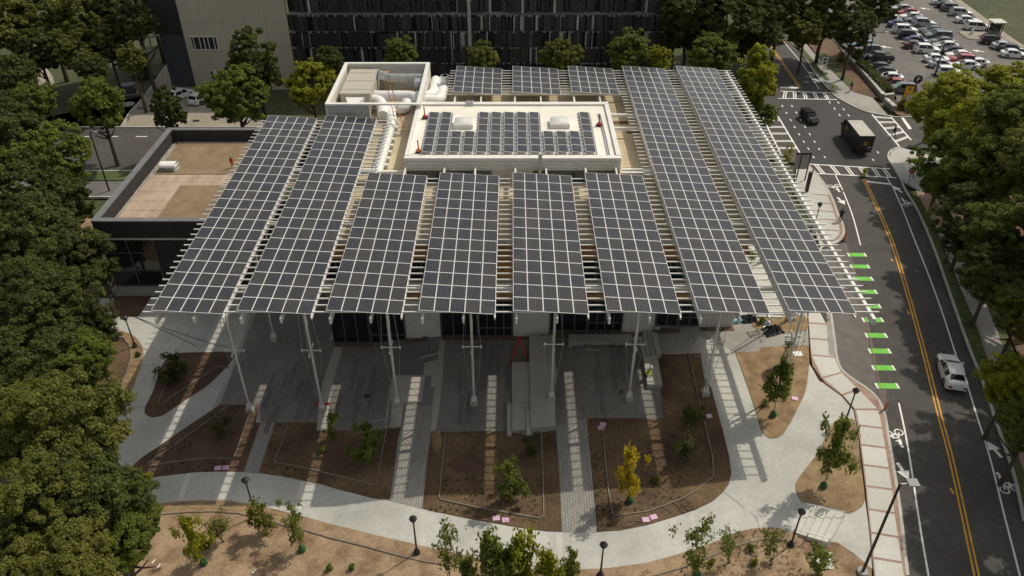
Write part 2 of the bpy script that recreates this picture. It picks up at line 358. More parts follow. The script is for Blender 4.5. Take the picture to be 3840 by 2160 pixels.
def bed_poly(pts, k=3): return [(p.x, p.y, 0) for p in curve(XY(pts), k, True)]

# ================================================================== SETTING: ground, roads, paving, beds
sheet('ground', W((-260, -40), (260, -40), (260, 420), (-260, 420)), M_GRASS, -.30, 0, kind='structure')
# --- road
road_left = F_((1800, 2500), (1700, 1448), (1640, 930), (1600, 670), (1560, 430), (1530, 250), (1480, 130), (1400, 50)) + C_((1310, 1425), (1215, 1350), (1175, 1270), (1155, 1130), (1130, 950), (1112, 810), (1080, 640), (1050, 500), (1050, 430), (1110, 405), (1180, 380), (1222, 320), (1215, 250), (1185, 190), (1150, 90)) + T3((1101, 1445), (1060, 1380), (1000, 1305), (935, 1240))
road_right_low = F_((2900, 2500), (2640, 1300), (2576, 1040), (2500, 700), (2400, 400), (2330, 190)) + C_((2260, 1420), (2150, 1140), (2040, 830), (1900, 430), (1780, 150), (1690, 0)) + T3((1640, 1350), (1600, 1280), (1550, 1195), (1570, 1140), (1640, 1113))
road_right_up = T3((1600, 885), (1430, 862), (1400, 850), (1280, 800), (1170, 740), (1120, 695), (1000, 560), (920, 430), (800, 300), (700, 150))
west_up = [(20, 104.5, 0), (-150, 106, 0)]
road_pts = road_left + W((29.5, 91.2), (-150, 91.2), (-150, 104.5), (29, 104.5)) + T3((700, 655), (640, 400), (560, 150)) + list(reversed(road_right_up)) + W((110, 106), (110, 92)) + list(reversed(road_right_low))
road = sheet('road', road_pts, M_ASPH, 0, .2, kind='structure')
sheet('new_asphalt_patch', T3((700, 850), (735, 756), (1160, 752), (1280, 802), (1400, 852), (1600, 1110), (1545, 1150), (1555, 1190), (1565, 1272), (950, 1236), (880, 1165)), M_ASPH_NEW, .004, 0, road)
sheet('sunlit_asphalt_patch', C_((1118, 880), (1056, 500), (1075, 435), (1240, 380), (1300, 560), (1390, 900), (1440, 1130), (1500, 1448)) + F_((1545, 60), (1530, 250), (1480, 130), (1400, 50)) + C_((1310, 1420), (1215, 1345), (1180, 1270), (1160, 1130), (1135, 950)), M_ASPH_OLD, .004, 0, road)  # paler sheet paints sunlight onto the kerbside bay; same asphalt as the road
for i, (p, s) in enumerate([((2020, 800), 2.2), ((1750, 260), 2.6), ((2330, 1250), 2.0)]):
    pass
mark = lambda name, m, pts, off=.009: sheet(name, pts, m, off, 0, road)
# double yellow line, white lane lines
yel = F_((2330, 1900), (2222, 1448), (2125, 1000), (2025, 550), (1945, 250), (1883, 0)) + C_((1800, 1110), (1700, 750), (1600, 420), (1520, 220), (1420, 0)) + T3((1365, 1350),)
for s in (-.14, .14): ribbon('yellow_centre_line', yel, .13, M_YELPAINT, .009, parent=road, side=s)
for s in (-.14, .14): ribbon('yellow_centre_line', T3((884, 664), (800, 540), (690, 385), (600, 260)), .13, M_YELPAINT, .009, parent=road, side=s)
for ln in (F_((1940, 1900), (1860, 1448), (1800, 1100), (1740, 700), (1690, 400), (1637, 150)), C_((1350, 403), (1290, 180), (1220, 0)) + T3((1210, 1440), (1150, 1315)),
           F_((2650, 1900), (2545, 1448), (2430, 1000), (2320, 560), (2220, 240), (2145, 0)) + C_((2080, 1270), (1960, 900), (1850, 600), (1750, 350), (1660, 120), (1607, 0)) + T3((1590, 1420), (1540, 1340)),
           T3((1030, 672), (900, 480), (780, 335), (700, 235))):
    ribbon('white_lane_line', ln, .13, M_WHITEPAINT, .009, parent=road)
for a, b, c, d in ([(735, 655), (880, 657), (880, 668), (735, 667)], [(1385, 1364), (1568, 1384), (1572, 1396), (1392, 1376)], [(1645, 884), (1665, 884), (1730, 973), (1705, 975)]):
    mark('stop_line', M_WHITEPAINT, T3(a, b, c, d))
def crosswalk(l1, l2, bars, w=.2, bw=.17):
    for l in (l1, l2): ribbon('crosswalk_line', l, w, M_WHITEPAINT, .009, parent=road, smooth=False)
    a0, a1 = XY(l1)[0], XY(l1)[-1]; b0, b1 = XY(l2)[0], XY(l2)[-1]
    for t in bars:
        for dt in (-.16, .16):
            q = a0.lerp(a1, t); r = b0.lerp(b1, t); u = (a1 - a0).normalized() * dt
            ribbon('crosswalk_bar', [q + u, r + u], bw, M_WHITEPAINT, .013, parent=road)
crosswalk(T3((738, 688), (1122, 700)), T3((722, 742), (1165, 752)), [.1, .28, .47, .66, .85])
crosswalk(T3((948, 1238), (1565, 1274)), T3((1010, 1309), (1612, 1342)), [.09, .28, .46, .63, .79, .92])
crosswalk(T3((720, 880), (888, 1160)), T3((600, 880), (740, 1160)), [.1, .3, .48, .68, .86])
crosswalk(T3((1430, 864), (1635, 1105)), T3((1568, 878), (1725, 1058)), [.08, .26, .46, .66, .86])
for p in N_((215, 790), (360, 790), (275, 893), (423, 890), (340, 1000), (488, 997), (400, 1107), (557, 1103), (466, 1215), (625, 1213), (537, 1325), (697, 1325), (605, 1430), (768, 1435), (925, 735), (1055, 740), (998, 830), (1135, 840), (1073, 925), (1208, 930), (1560, 1365)) + T3((1473, 1150), (1438, 1207), (988, 1186), (1072, 1186)):
    ribbon('guide_dash', XY([(p[0] - 2.5, p[1] - 3.5), (p[0] + 2.5, p[1] + 3.5)]), .16, M_WHITEPAINT, .009, parent=road)
for p in C_((1322, 475), (1345, 563), (1370, 655), (1398, 753), (1425, 860), (1441, 963), (1468, 1080), (1493, 1197), (1522, 1323)) + F_((1550, 22),):
    c = XY([p])[0]
    for x0, x1, m, n in ((-.78, .78, M_GREENPAINT, 'green_lane_bar'), (-.95, -.78, M_WHITEPAINT, 'white_bar_end'), (.78, .95, M_WHITEPAINT, 'white_bar_end')):
        sheet(n, W((c.x + x0, c.y - .3), (c.x + x1, c.y - .36), (c.x + x1, c.y + .3), (c.x + x0, c.y + .36)), m, .009, 0, road)
for p in F_((2010, 40), (2035, 810)) + C_((1408, 55), (1585, 515), (1708, 910)):
    c = XY([p])[0]; sheet('road_reflector', W((c.x - .07, c.y - .25), (c.x + .07, c.y - .25), (c.x + .07, c.y + .25), (c.x - .07, c.y + .25)), M_YELPAINT, .012, 0, road)
def local(c, a, pts): return W(*[(c.x + x * math.cos(a) - y * math.sin(a), c.y + x * math.sin(a) + y * math.cos(a)) for x, y in pts])
def arrow(p, a, s=1):
    c = XY([p])[0]
    mark('lane_arrow', M_WHITEPAINT, local(c, a, [(-.13 * s, -.8 * s), (.13 * s, -.8 * s), (.13 * s, 0), (.48 * s, 0), (0, .9 * s), (-.48 * s, 0), (-.13 * s, 0)]))
arrow(F_((1668, 660))[0], R(187), 1); arrow(F_((2355, 500))[0], R(10)); arrow(C_((1203, 70))[0], R(190)); arrow(T3((970, 553))[0], R(25)); arrow(T3((1625, 1430))[0], R(15))
def bike(p, a, s=1):
    c = XY([p])[0]; mb = MB()
    def ring(cx, cy, r, w_):
        n = 14; vs_ = []
        for k in range(n):
            t = k * 2 * math.pi / n
            for rr in (r - w_, r): vs_.append((cx + rr * math.cos(t), cy + rr * math.sin(t)))
        return vs_, [(2 * k, 2 * k + 1, (2 * k + 3) % (2 * n), (2 * k + 2) % (2 * n)) for k in range(n)]
    pieces = [ring(-.45, -.5, .36, .1), ring(.45, -.5, .36, .1)]
    for x0, y0, x1, y1, w_ in ((-.45, -.5, -.1, .05, .1), (-.1, .05, .3, .0, .1), (.3, 0, 0, -.45, .1), (0, -.45, -.2, .1, .1), (.45, -.5, .3, .05, .1), (-.1, .2, .1, .75, .24), (-.08, .3, .3, .35, .1)):
        d = Vector((x1 - x0, y1 - y0, 0)).normalized(); nx, ny = -d.y * w_ / 2, d.x * w_ / 2
        pieces.append(([(x0 + nx, y0 + ny), (x0 - nx, y0 - ny), (x1 - nx, y1 - ny), (x1 + nx, y1 + ny)], [(0, 1, 2, 3)]))
    pieces.append(([(.1 + .14 * math.cos(k), .92 + .14 * math.sin(k)) for k in [i * math.pi / 4 for i in range(8)]], [tuple(range(8))]))
    for j, (v2, f) in enumerate(pieces):
        mb.add([(q[0], q[1], zf(q[0]) + .01 + .001 * j) for q in local(c, a, [(x * s, y * s) for x, y in v2])], f)
    mb.build('bicycle_symbol', M_WHITEPAINT, road)
bike(F_((1622, 410))[0], R(188)); bike(F_((2435, 755))[0], R(12)); bike(C_((1690, 82))[0], R(14), 1); bike(T3((1158, 1418))[0], R(190), 1); bike(N_((740, 405))[0], R(25), 1)
# kerbs
for pts in (road_left[1:], list(reversed(road_right_low))[:-2], T3((1600, 885), (1400, 850), (1280, 800), (1170, 740), (1120, 695), (1000, 560), (920, 430), (800, 300), (700, 150)), T3((1600, 887), (1800, 880), (1930, 868), (1935, 840), (1890, 800))):
    k = ribbon('kerb', pts, .22, M_KERB, .0, .12, side=0, step=1.5); k['kind'] = 'structure'
for y in (91.2, 104.5):
    k = ribbon('kerb', [Vector((-150, y, 0)), Vector((28.5, y, 0))], .2, M_KERB, 0, .12, step=4); k['kind'] = 'structure'
# west service road, verge and driveway by the back building
sheet('service_road', W((-150, 84.6), (-40.5, 84.6), (-40.5, 88.6), (-150, 88.6)), M_ASPH_OLD, -.01, 0, kind='structure')
k = ribbon('kerb', [Vector((-150, 84.5, 0)), Vector((-40.5, 84.5, 0))], .2, M_KERB, 0, .1, step=6); k['kind'] = 'structure'
sheet('grass_verge', W((-150, 88.7), (-20, 88.7), (-20, 91.1), (-150, 91.1)), M_LAWN, .08, .2, kind='structure')
drive = sheet('driveway', W((-72, 104.6), (-33, 104.6)) + T1((1545, 780), (1520, 660)) + W((-46, 119.4), (-57, 128)) + T1((1240, 500), (1090, 720), (960, 865), (900, 960)), M_DRIVE, .0, .1, kind='structure')
ribbon('kerb_edge', T1((1270, 480), (1100, 715), (965, 870), (930, 960)), .2, M_KERB, 0, .12, drive)
for p in T1((1065, 818), (1480, 912)):
    c = XY([p])[0]; sheet('drain_grate', W((c.x - .5, c.y - .35), (c.x + .5, c.y - .35), (c.x + .5, c.y + .35), (c.x - .5, c.y + .35)), M_BLACKMETAL, .012, 0, drive)
for x in range(-64, -33, 4): sheet('lane_dash', W((x, 101.4), (x + 1.6, 101.4), (x + 1.6, 101.6), (x, 101.6)), M_WHITEPAINT, .009, 0, road)
sheet('hillside_lawn', W((-75, 104.8), (-72.2, 104.8)) + T1((895, 955), (960, 862), (1090, 717), (1240, 497)) + W((-58, 135), (-80, 150), (-110, 130)), M_GRASS, -.02, 0, kind='structure')
ribbon('curved_path', T1((150, 560), (220, 520), (290, 525), (335, 580), (350, 640), (330, 700)), 2.2, M_DRIVE, -.01)['kind'] = 'structure'
# car park
lot = sheet('car_park', T3((1160, 290), (1380, 520), (1610, 730), (1640, 880)) + W((120, 106), (170, 130)) + T3((2576, 380), (2250, 130), (2040, -30), (1900, -130), (1300, -160), (1000, -120)), M_ASPH_OLD, .006, .1, kind='structure')
for p in K_((500, 705), (1890, 765), (1090, 130)):
    c = XY([p])[0]; sheet('lane_arrow', local(c, R(60), [(-.15, -.9), (.15, -.9), (.15, 0), (.5, 0), (0, 1), (-.5, 0), (-.15, 0)]), M_WHITEPAINT, .009, 0, lot)
for a, b in zip(K_((520, 430), (560, 490), (640, 555), (700, 620), (770, 690), (850, 755), (930, 825), (1005, 897), (1085, 970), (2160, 770), (2070, 705), (1480, 250), (1540, 310)), K_((640, 432), (680, 492), (740, 560), (820, 628), (880, 692), (960, 760), (1060, 828), (1120, 900), (1180, 972), (2330, 775), (2180, 708), (1620, 262), (1640, 318))):
    ribbon('bay_line', [XY([a])[0], XY([b])[0]], .12, M_WHITEPAINT, .012, parent=lot)
ribbon('kerb_walk', K_((1450, -80), (1700, 110), (2000, 330), (2300, 560), (2576, 740), (2800, 900)), 1.6, M_DRIVE, .0, .1, smooth=False, step=3)['kind'] = 'structure'
sheet('park_lawn', K_((1480, -110), (1730, 95), (2030, 315), (2330, 545), (2620, 730), (3000, 900), (3400, 300), (2800, -200)), M_GRASS, -.1, 0, kind='structure')
isl = sheet('car_park_island', bed_poly(K_((1595, 485), (1700, 478), (2080, 490), (2100, 540), (1990, 600), (1750, 590), (1690, 560))), M_DRIVE, .12, .2, kind='structure')
# --- far pavement beyond the intersection (north side) and slope planting
pav_far = sheet('far_pavement', T3((1120, 690), (1000, 560), (920, 430), (800, 295), (740, 210), (840, 225), (1000, 415), (1200, 615), (1290, 700), (1430, 740), (1545, 870), (1430, 858), (1280, 797), (1175, 738)), M_CONC_DK, .1, .2, kind='structure')
for t0, t1 in zip(range(0, 9), range(1, 10)):
    a = [(843 + 39 * t, 228 + 42.5 * t) for t in (t0, t1)]; b = [(960 + 27 * t + 1.5, 228 + 43 * t) for t in (t0, t1)]
    ribbon('pavement_joint', XY(T3(a[0], (a[0][0] + 118 - 2 * t0, a[0][1] + 3))), .2, M_BRICKBAND, .112, parent=pav_far)
sheet('verge_strip', T3((1075, 610), (1110, 612), (1000, 480), (860, 310), (800, 240), (775, 250), (880, 385), (985, 515)), M_LAWN, .13, .1, kind='structure')
sheet('planted_slope', T3((1000, 400), (1110, 520), (1260, 690), (1290, 695), (1430, 735), (1500, 750), (1380, 560), (1160, 345), (1050, 250), (860, 225)), M_LEAFLITTER, .06, .1, kind='structure')
sheet('lawn_strip', T3((1010, 415), (1120, 525), (1240, 650), (1285, 640), (1180, 500), (1060, 400)), M_LAWN, .1, .1, kind='structure')
sheet('corner_bed', bed_poly(T3((1570, 785), (1620, 870), (1750, 878), (1900, 872), (1935, 850), (1890, 800), (1760, 770), (1650, 765))), M_LEAFLITTER, .12, .2, kind='structure')
pav_se = sheet('corner_pavement', T3((1640, 1116), (1575, 1145), (1555, 1195), (1600, 1275), (1660, 1375), (1800, 1448), (1900, 1420), (1950, 1200)), M_CONC, .1, .2, kind='structure')
# right-hand verge and pavement
rv = list(reversed(road_right_low))
sheet('right_verge', C_((1700, 0), (1790, 150), (1910, 430), (2050, 830), (2160, 1140), (2270, 1420)) + F_((2340, 190), (2410, 400), (2510, 700), (2586, 1040), (2910, 2500), (3300, 2400), (2950, 900), (2700, 200)) + C_((2500, 1200), (2300, 700), (2050, 300), (1850, 0)), M_LAWN, .06, .1, kind='structure')
sheet('right_wood_floor', C_((1850, -200), (1990, 100), (2120, 350), (2330, 720), (2520, 1200)) + F_((2700, 100), (3000, 900), (3300, 2400)) + W((120, 15), (120, 90)), M_LEAFLITTER, .05, .1, kind='structure')
pav_r = sheet('right_pavement', C_((1760, 0), (1900, 250), (2060, 620), (2210, 1000), (2300, 1260)) + F_((2450, 300), (2600, 760), (2760, 740), (2640, 300)) + C_((2440, 1260), (2330, 950), (2200, 640), (2060, 330), (1900, 20)), M_BRICKBAND, .1, .2, kind='structure')
jl = C_((1905, 260), (1960, 405), (2020, 545), (2085, 710), (2150, 870), (2215, 1005), (2252, 1110), (2298, 1220), (2350, 1340)) ; jr = C_((2045, 265), (2080, 410), (2170, 565), (2250, 735), (2310, 910), (2365, 1022), (2400, 1125), (2450, 1240), (2500, 1360))
for i in range(len(jl) - 1):
    a, b, c, d = XY([jl[i], jr[i], jr[i + 1], jl[i + 1]]); ctr = (a + b + c + d) / 4
    sheet('concrete_slab', W(*[((p + (ctr - p) * .06).x, (p + (ctr - p) * .06).y) for p in (a, b, c, d)]), M_CONC_DK, .112, .02, pav_r)

# --- walks on the near side: one concrete base, slabs on it
walk = sheet('concrete_walk', W((-46, 64), (-20, 64)) + W((22, 60), (25, 75)) + C_((940, 700), (955, 1000), (965, 1290), (1040, 1420)) + F_((1070, 0), (1210, 100), (1300, 210), (1330, 400), (1370, 780), (1420, 1140), (1440, 1395), (1300, 1280), (1180, 1200), (1110, 1190), (1050, 1170), (900, 1140), (800, 1110), (700, 1085), (560, 1090), (430, 1120), (250, 1195), (0, 1280)) +
             list(reversed(E_((0, 1075), (300, 1150), (600, 1220), (900, 1285), (1200, 1355), (1400, 1393), (1650, 1403), (2000, 1392), (2300, 1350)))) + list(reversed(D_((500, 980), (800, 960), (1060, 925), (1150, 912), (1300, 892), (1500, 882), (1700, 882), (1900, 912), (2100, 957), (2300, 1008)))) + D_((560, 700), (640, 400)) + A_((760, 1448), (700, 1000)), M_CONC, 0, .3, kind='structure')
st = [(D_((1000, 735)), D_((1060, 925))), (D_((1190, 706)), D_((1185, 907))), (D_((1395, 680)), D_((1330, 889))), (D_((1440, 673)), D_((1368, 886))), (D_((1600, 664)), D_((1540, 882))), (D_((1780, 662)), D_((1730, 884))), (D_((1985, 682)), D_((1950, 922))), (D_((2250, 735)), D_((2215, 984))), (D_((2290, 745)), D_((2255, 997))),
      (E_((0, 808)), E_((0, 1075))), (E_((300, 868)), E_((290, 1147))), (E_((612, 945)), E_((595, 1218))), (E_((657, 958)), E_((637, 1228))), (E_((960, 1020)), E_((900, 1285))), (E_((1300, 1085)), E_((1250, 1365))), (E_((1618, 1120)), E_((1620, 1402))), (E_((1668, 1120)), E_((1672, 1403))), (E_((1990, 1118)), E_((2040, 1390))), (E_((2300, 1068)), E_((2380, 1335))), (F_((65, 975)), F_((90, 1252))), (F_((105, 960)), F_((130, 1240))), (F_((325, 822)), F_((565, 1012)))]
for i in range(len(st) - 1):
    a, b, c, d = XY([st[i][0][0], st[i + 1][0][0], st[i + 1][1][0], st[i][1][0]]); wide = (b - a).length
    if i == len(st) - 2: d2 = [XY(F_((590, 1082)))[0]]
    sh = .012 / max(wide, .4)
    pts = [a.lerp(b, sh), b.lerp(a, sh)] + ([c.lerp(d, sh), XY(F_((588, 1085)))[0], XY(F_((430, 1118)))[0]] if i == len(st) - 2 else [c.lerp(d, sh)]) + [d.lerp(c, sh)]
    o = sheet('walk_slab', W(*[(p.x, p.y) for p in pts]), M_CONC_B if wide < 1.4 else M_CONC, .012, .03, walk)
for l in (D_((930, 190), (1090, 185)), D_((1240, 233), (1375, 345)), D_((1600, 190), (1680, 0)), A_((1060, 1310), (1200, 1300)), A_((1330, 1215), (1480, 950)), F_((570, 1012), (590, 1085)), F_((330, 822), (570, 1012))):
    ribbon('walk_joint', XY(l), .04, M_JOINT, .015, parent=walk)
# --- plaza paving
plaza = sheet('plaza_paving', A_((1925, 880),) + D_((1645, 165), (1890, 165), (1945, 165), (1955, 298), (2062, 298), (2385, 298), (2375, 357)) + E_((290, 355), (720, 362), (1245, 362), (1620, 325), (1850, 268), (2425, 262), (2400, 60)) + S_((2335, 1180), (2250, 740), (2040, 735)) + W((13.2, 57.5), (-17, 57.5), (-17, 72), (-23.4, 72)), M_PLAZA, .02, .3, kind='structure')
for i in range(95):                                              # long dark plank pavers
    x = random.uniform(-22, 11.5); y = random.uniform(45.5, 56); ln = random.uniform(1.8, 5.5); 
    if -11.5 < x < -5.8 or 2.3 < x < 6.9 or y + ln > 57 or (x > 6 and y < 45.5): continue
    sheet('paving_strip', W((x, y), (x + .42, y), (x + .42, y + ln), (x, y + ln)), M_PLAZADK, .024 + i * .00006, 0, plaza)
for n_, pts in (('paving_band', A_((1885, 905), (1925, 905)) + D_((1712, 0), (1645, 165), (1600, 195), (1690, 0)) + A_((1700, 1448),)), ('paving_band', A_((2515, 1150), (2576, 1150)) + D_((2493, 20), (2442, 357), (2372, 357), (2412, 20))), ('paving_band', L_((1560, 480), (1640, 480), (1560, 1448)) + E_((718, 362), (680, 365), (692, 175)))):
    sheet(n_, pts, M_BLOCK, .03, .05, plaza)
for pts, m in ((E_((470, 172), (692, 175), (682, 365), (655, 560), (612, 948), (372, 882), (440, 420), (455, 320)), M_PATHPAV), (E_((1618, 325), (1850, 268), (1925, 1124), (1665, 1122)), M_PATHPAV), (D_((1955, 296), (2062, 296), (1940, 682), (1828, 670)), M_PATHPAV)):
    sheet('paver_path', pts, m, .026, .2, kind='structure')
# --- planting beds
beds = [('left_bed', bed_poly(A_((830, 1035), (900, 1045), (990, 1075), (1055, 1140), (1075, 1200), (1065, 1270), (1040, 1350)) + D_((1010, 0), (990, 50), (880, 260), (760, 420), (560, 300)) + A_((500, 1448), (600, 1100))), M_STRAW), ('left_bed_core', bed_poly(A_((850, 1085), (930, 1105), (970, 1160), (985, 1250), (950, 1380)) + D_((900, 10), (800, 240), (650, 250), (600, 0))), M_SOIL),
        ('mulch_bed', A_((800, 937), (1040, 937), (1110, 830), (1140, 770), (860, 790)), M_SOIL_DK),
        ('spear_bed', bed_poly(A_((1735, 1208), (1500, 1208), (1330, 1215), (1260, 1250), (1220, 1300), (1190, 1370)) + D_((1150, 60), (1100, 160), (1085, 200), (1095, 235), (1140, 258), (1190, 250), (1250, 225), (1450, 90), (1580, 0)) + A_((1745, 1262),)), M_SOIL_DK),
        ('wedge_bed', D_((1648, 167), (1888, 167), (1943, 167), (1917, 300), (1953, 300), (1828, 668), (1640, 665), (1450, 672), (1200, 700), (1080, 722), (1015, 708), (985, 685), (988, 645), (1010, 610), (1060, 565), (1180, 485), (1300, 400), (1470, 285)), M_SOIL_DK),
        ('west_bed', D_((2064, 300), (2383, 300), (2374, 359), (2576, 359)) + E_((285, 357), (345, 345), (453, 325), (435, 420), (372, 882), (240, 865), (0, 803)) + D_((2400, 757), (2290, 737), (2120, 700), (1942, 678)), M_SOIL),
        ('middle_bed', E_((684, 367), (1245, 364), (1430, 400), (1500, 335), (1616, 327), (1650, 820), (1663, 1116), (1500, 1108), (1300, 1078), (1100, 1043), (860, 997), (660, 955), (616, 943), (657, 560)), M_SOIL),
        ('east_bed', E_((1852, 270), (2425, 264), (2402, 60)) + S_((2345, 1170), (2262, 722), (2576, 718)) + C_((150, 1215), (178, 1400)) + F_((230, 40), (320, 370), (365, 560), (380, 680), (362, 760), (320, 820), (240, 890), (110, 953), (0, 988)) + E_((2450, 1022), (2300, 1068), (2100, 1108), (1927, 1120)), M_SOIL),
        ('triangle_bed', H_((565, 806), (940, 795), (925, 738), (1660, 705), (1678, 950), (1640, 1300)) + F_((930, 85), (900, 150), (830, 290), (770, 385), (735, 408), (700, 416), (660, 412), (630, 390), (600, 345), (560, 200), (500, 20)), M_STRAW),
        ('debris_bed', bed_poly(H_((810, 400), (1000, 300), (1600, 260), (1640, 470), (1300, 510), (1000, 500))), M_STRAW),
        ('kerbside_bed', bed_poly(F_((1200, 272), (1290, 276), (1315, 330), (1350, 600), (1375, 800), (1378, 895), (1340, 945), (1270, 976), (1230, 970), (1000, 905), (920, 900), (882, 850), (865, 790), (880, 720), (1020, 540), (1100, 380), (1150, 300))), M_STRAW),
        ('front_bed', D_((300, 990), (800, 962), (1060, 927), (1150, 914), (1300, 894), (1500, 884), (1700, 884), (1900, 914), (2100, 959), (2300, 1010)) + E_((0, 1077), (300, 1152), (600, 1222), (900, 1287), (1200, 1357), (1400, 1395), (1650, 1405), (2000, 1394), (2300, 1352)) + F_((0, 1282), (0, 1900)) + D_((2576, 2300), (0, 2300)), M_REDSOIL),
        ('corner_planting_bed', F_((0, 1282), (250, 1197), (430, 1122), (560, 1092), (700, 1087), (800, 1112), (900, 1142), (1050, 1172), (1110, 1192), (1180, 1202), (1300, 1282), (1430, 1392), (1450, 1900), (0, 1900)), M_REDSOIL)]
beds.insert(0, ('red_earth', A_((690, 190), (860, 230), (850, 730), (640, 745), (560, 560), (470, 330), (500, 190)), M_REDSOIL))
BED = {}
for i, (n_, pts, m) in enumerate(beds):
    BED[n_] = pts; sheet(n_, pts, m, -.02 if n_ == 'red_earth' else .031 + .002 * i, .3, kind='structure')
STN = [0]
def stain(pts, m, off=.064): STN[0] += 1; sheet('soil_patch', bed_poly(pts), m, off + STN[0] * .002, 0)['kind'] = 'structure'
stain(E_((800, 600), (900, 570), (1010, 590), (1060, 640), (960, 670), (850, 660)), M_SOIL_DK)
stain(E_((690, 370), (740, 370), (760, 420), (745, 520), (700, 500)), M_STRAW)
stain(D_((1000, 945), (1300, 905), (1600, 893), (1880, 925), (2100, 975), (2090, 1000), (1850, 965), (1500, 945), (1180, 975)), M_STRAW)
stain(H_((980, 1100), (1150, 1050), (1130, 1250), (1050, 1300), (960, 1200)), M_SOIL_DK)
# edging strips in the beds
for l in (D_((1180, 995), (1400, 975), (1600, 970), (1800, 985), (2000, 1040), (2300, 1115), (2576, 1190)) + E_((200, 1235), (400, 1290), (600, 1340), (800, 1370), (950, 1400)), F_((-300, 1480), (0, 1395), (200, 1320), (350, 1250), (500, 1205), (650, 1175), (800, 1190)),
          A_((1720, 1325), (1640, 1315)) + D_((1450, 0), (1200, 173), (1190, 160), (1220, 80), (1260, 0)) + A_((1290, 1400),), D_((1730, 167), (1450, 370), (1110, 612), (1120, 632), (1300, 597), (1550, 570), (1750, 575), (1790, 480), (1880, 205)), D_((2160, 302), (2130, 420), (2055, 590), (2072, 605), (2300, 645), (2560, 710)) + E_((240, 766), (272, 760), (300, 600), (350, 347)),
          E_((790, 367), (770, 560), (742, 860), (755, 880), (1000, 935), (1490, 1020), (1527, 1000), (1520, 700), (1505, 340)), E_((1965, 340), (1985, 560), (2010, 800), (2040, 985), (2065, 1003), (2300, 970), (2560, 875)) + F_((120, 810), (245, 705), (240, 560), (200, 400), (150, 180), (105, 0)) + C_((60, 1220),), A_((840, 1080), (930, 1105), (970, 1160), (985, 1250), (950, 1380)) + D_((900, 10), (800, 240))):
    e = ribbon('bed_edging', l, .08, M_EDGE, .05, .09, smooth=False); tag(e, kind='structure')
# --- pavement along the road: brick base with concrete slabs
sw_l = C_((935, 500), (945, 700), (950, 890), (960, 990), (966, 1105), (975, 1230), (990, 1310), (1050, 1400)) + F_((1090, 10), (1213, 100), (1300, 200), (1325, 330), (1345, 470), (1365, 622), (1385, 780), (1402, 955), (1420, 1130), (1436, 1320), (1460, 1560), (1490, 1900))
sw_r = C_((1056, 500), (1090, 640), (1120, 800), (1138, 950), (1162, 1130), (1182, 1268), (1220, 1348), (1312, 1420)) + F_((1395, 48), (1475, 130), (1526, 250), (1556, 430), (1596, 670), (1636, 930), (1690, 1430), (1735, 1900))
sw = sheet('pavement', sw_l + list(reversed(sw_r)), M_BRICKBAND, .1, .3, kind='structure')
bl = C_((935, 690), (942, 790), (950, 885), (958, 992), (966, 1110), (978, 1235), (1060, 1405)) + F_((1212, 97), (1308, 205), (1335, 325), (1350, 470), (1370, 622), (1388, 780), (1405, 955), (1425, 1130), (1440, 1320), (1460, 1520), (1480, 1720))
br = C_((1062, 690), (1085, 790), (1108, 890), (1112, 1005), (1100, 1120), (1155, 1250), (1205, 1365)) + F_((1330, 52), (1485, 208), (1512, 348), (1538, 495), (1562, 648), (1588, 808), (1605, 985), (1633, 1165), (1660, 1355), (1695, 1560), (1720, 1760))
for i in range(len(bl) - 1):
    a, b, c, d = XY([bl[i], br[i], br[i + 1], bl[i + 1]]); u = (d - a).normalized() * -.0
    ln = (d - a).length; wd = (b - a).length; fx, fy = .04 / wd, .095 / ln
    q = [a.lerp(b, fx).lerp(d.lerp(c, fx), fy), a.lerp(b, 1 - fx).lerp(d.lerp(c, 1 - fx), fy), a.lerp(b, 1 - fx).lerp(d.lerp(c, 1 - fx), 1 - fy), a.lerp(b, fx).lerp(d.lerp(c, fx), 1 - fy)]
    sheet('concrete_slab', W(*[(p.x, p.y) for p in q]), M_CONC_B, .112, .02, sw)
sheet('grey_slab', C_((1094, 1012), (1128, 1010), (1158, 1236), (1112, 1236)), M_CONC_DK, .119, .01, sw)
bulb = sheet('pavement_bulb', T3((940, 1250), (1000, 1310), (1060, 1385), (1098, 1445)) + C_((1148, 90), (1183, 190), (1212, 250), (1218, 320), (1178, 376), (1108, 402), (1050, 425), (960, 150), (850, 0)) + T3((860, 1250),), M_CONC, .1, .3, kind='structure')
for l in (C_((990, 25), (1110, 35)), C_((1000, 90), (1125, 97)), C_((1020, 148), (1145, 158)), C_((1040, 210), (1175, 222)), C_((1060, 290), (1195, 302))): ribbon('brick_joint', XY(l), .22, M_BRICKBAND, .112, parent=bulb)
ribbon('brick_edge', C_((1105, 30), (1135, 90), (1168, 190), (1196, 255), (1202, 315), (1165, 362), (1090, 385)), .3, M_BRICKBAND, .113, parent=bulb)
sheet('right_terrace', S_((2265, 330), (2600, 300)) + H_((130, 100), (560, 160), (820, 390), (1000, 500), (1650, 480), (1655, 700), (925, 738), (935, 795), (565, 800), (240, 640), (20, 560)) + C_((60, 1213), (0, 1213)) + S_((2320, 712),), M_CONC_DK, .02, .2, kind='structure')

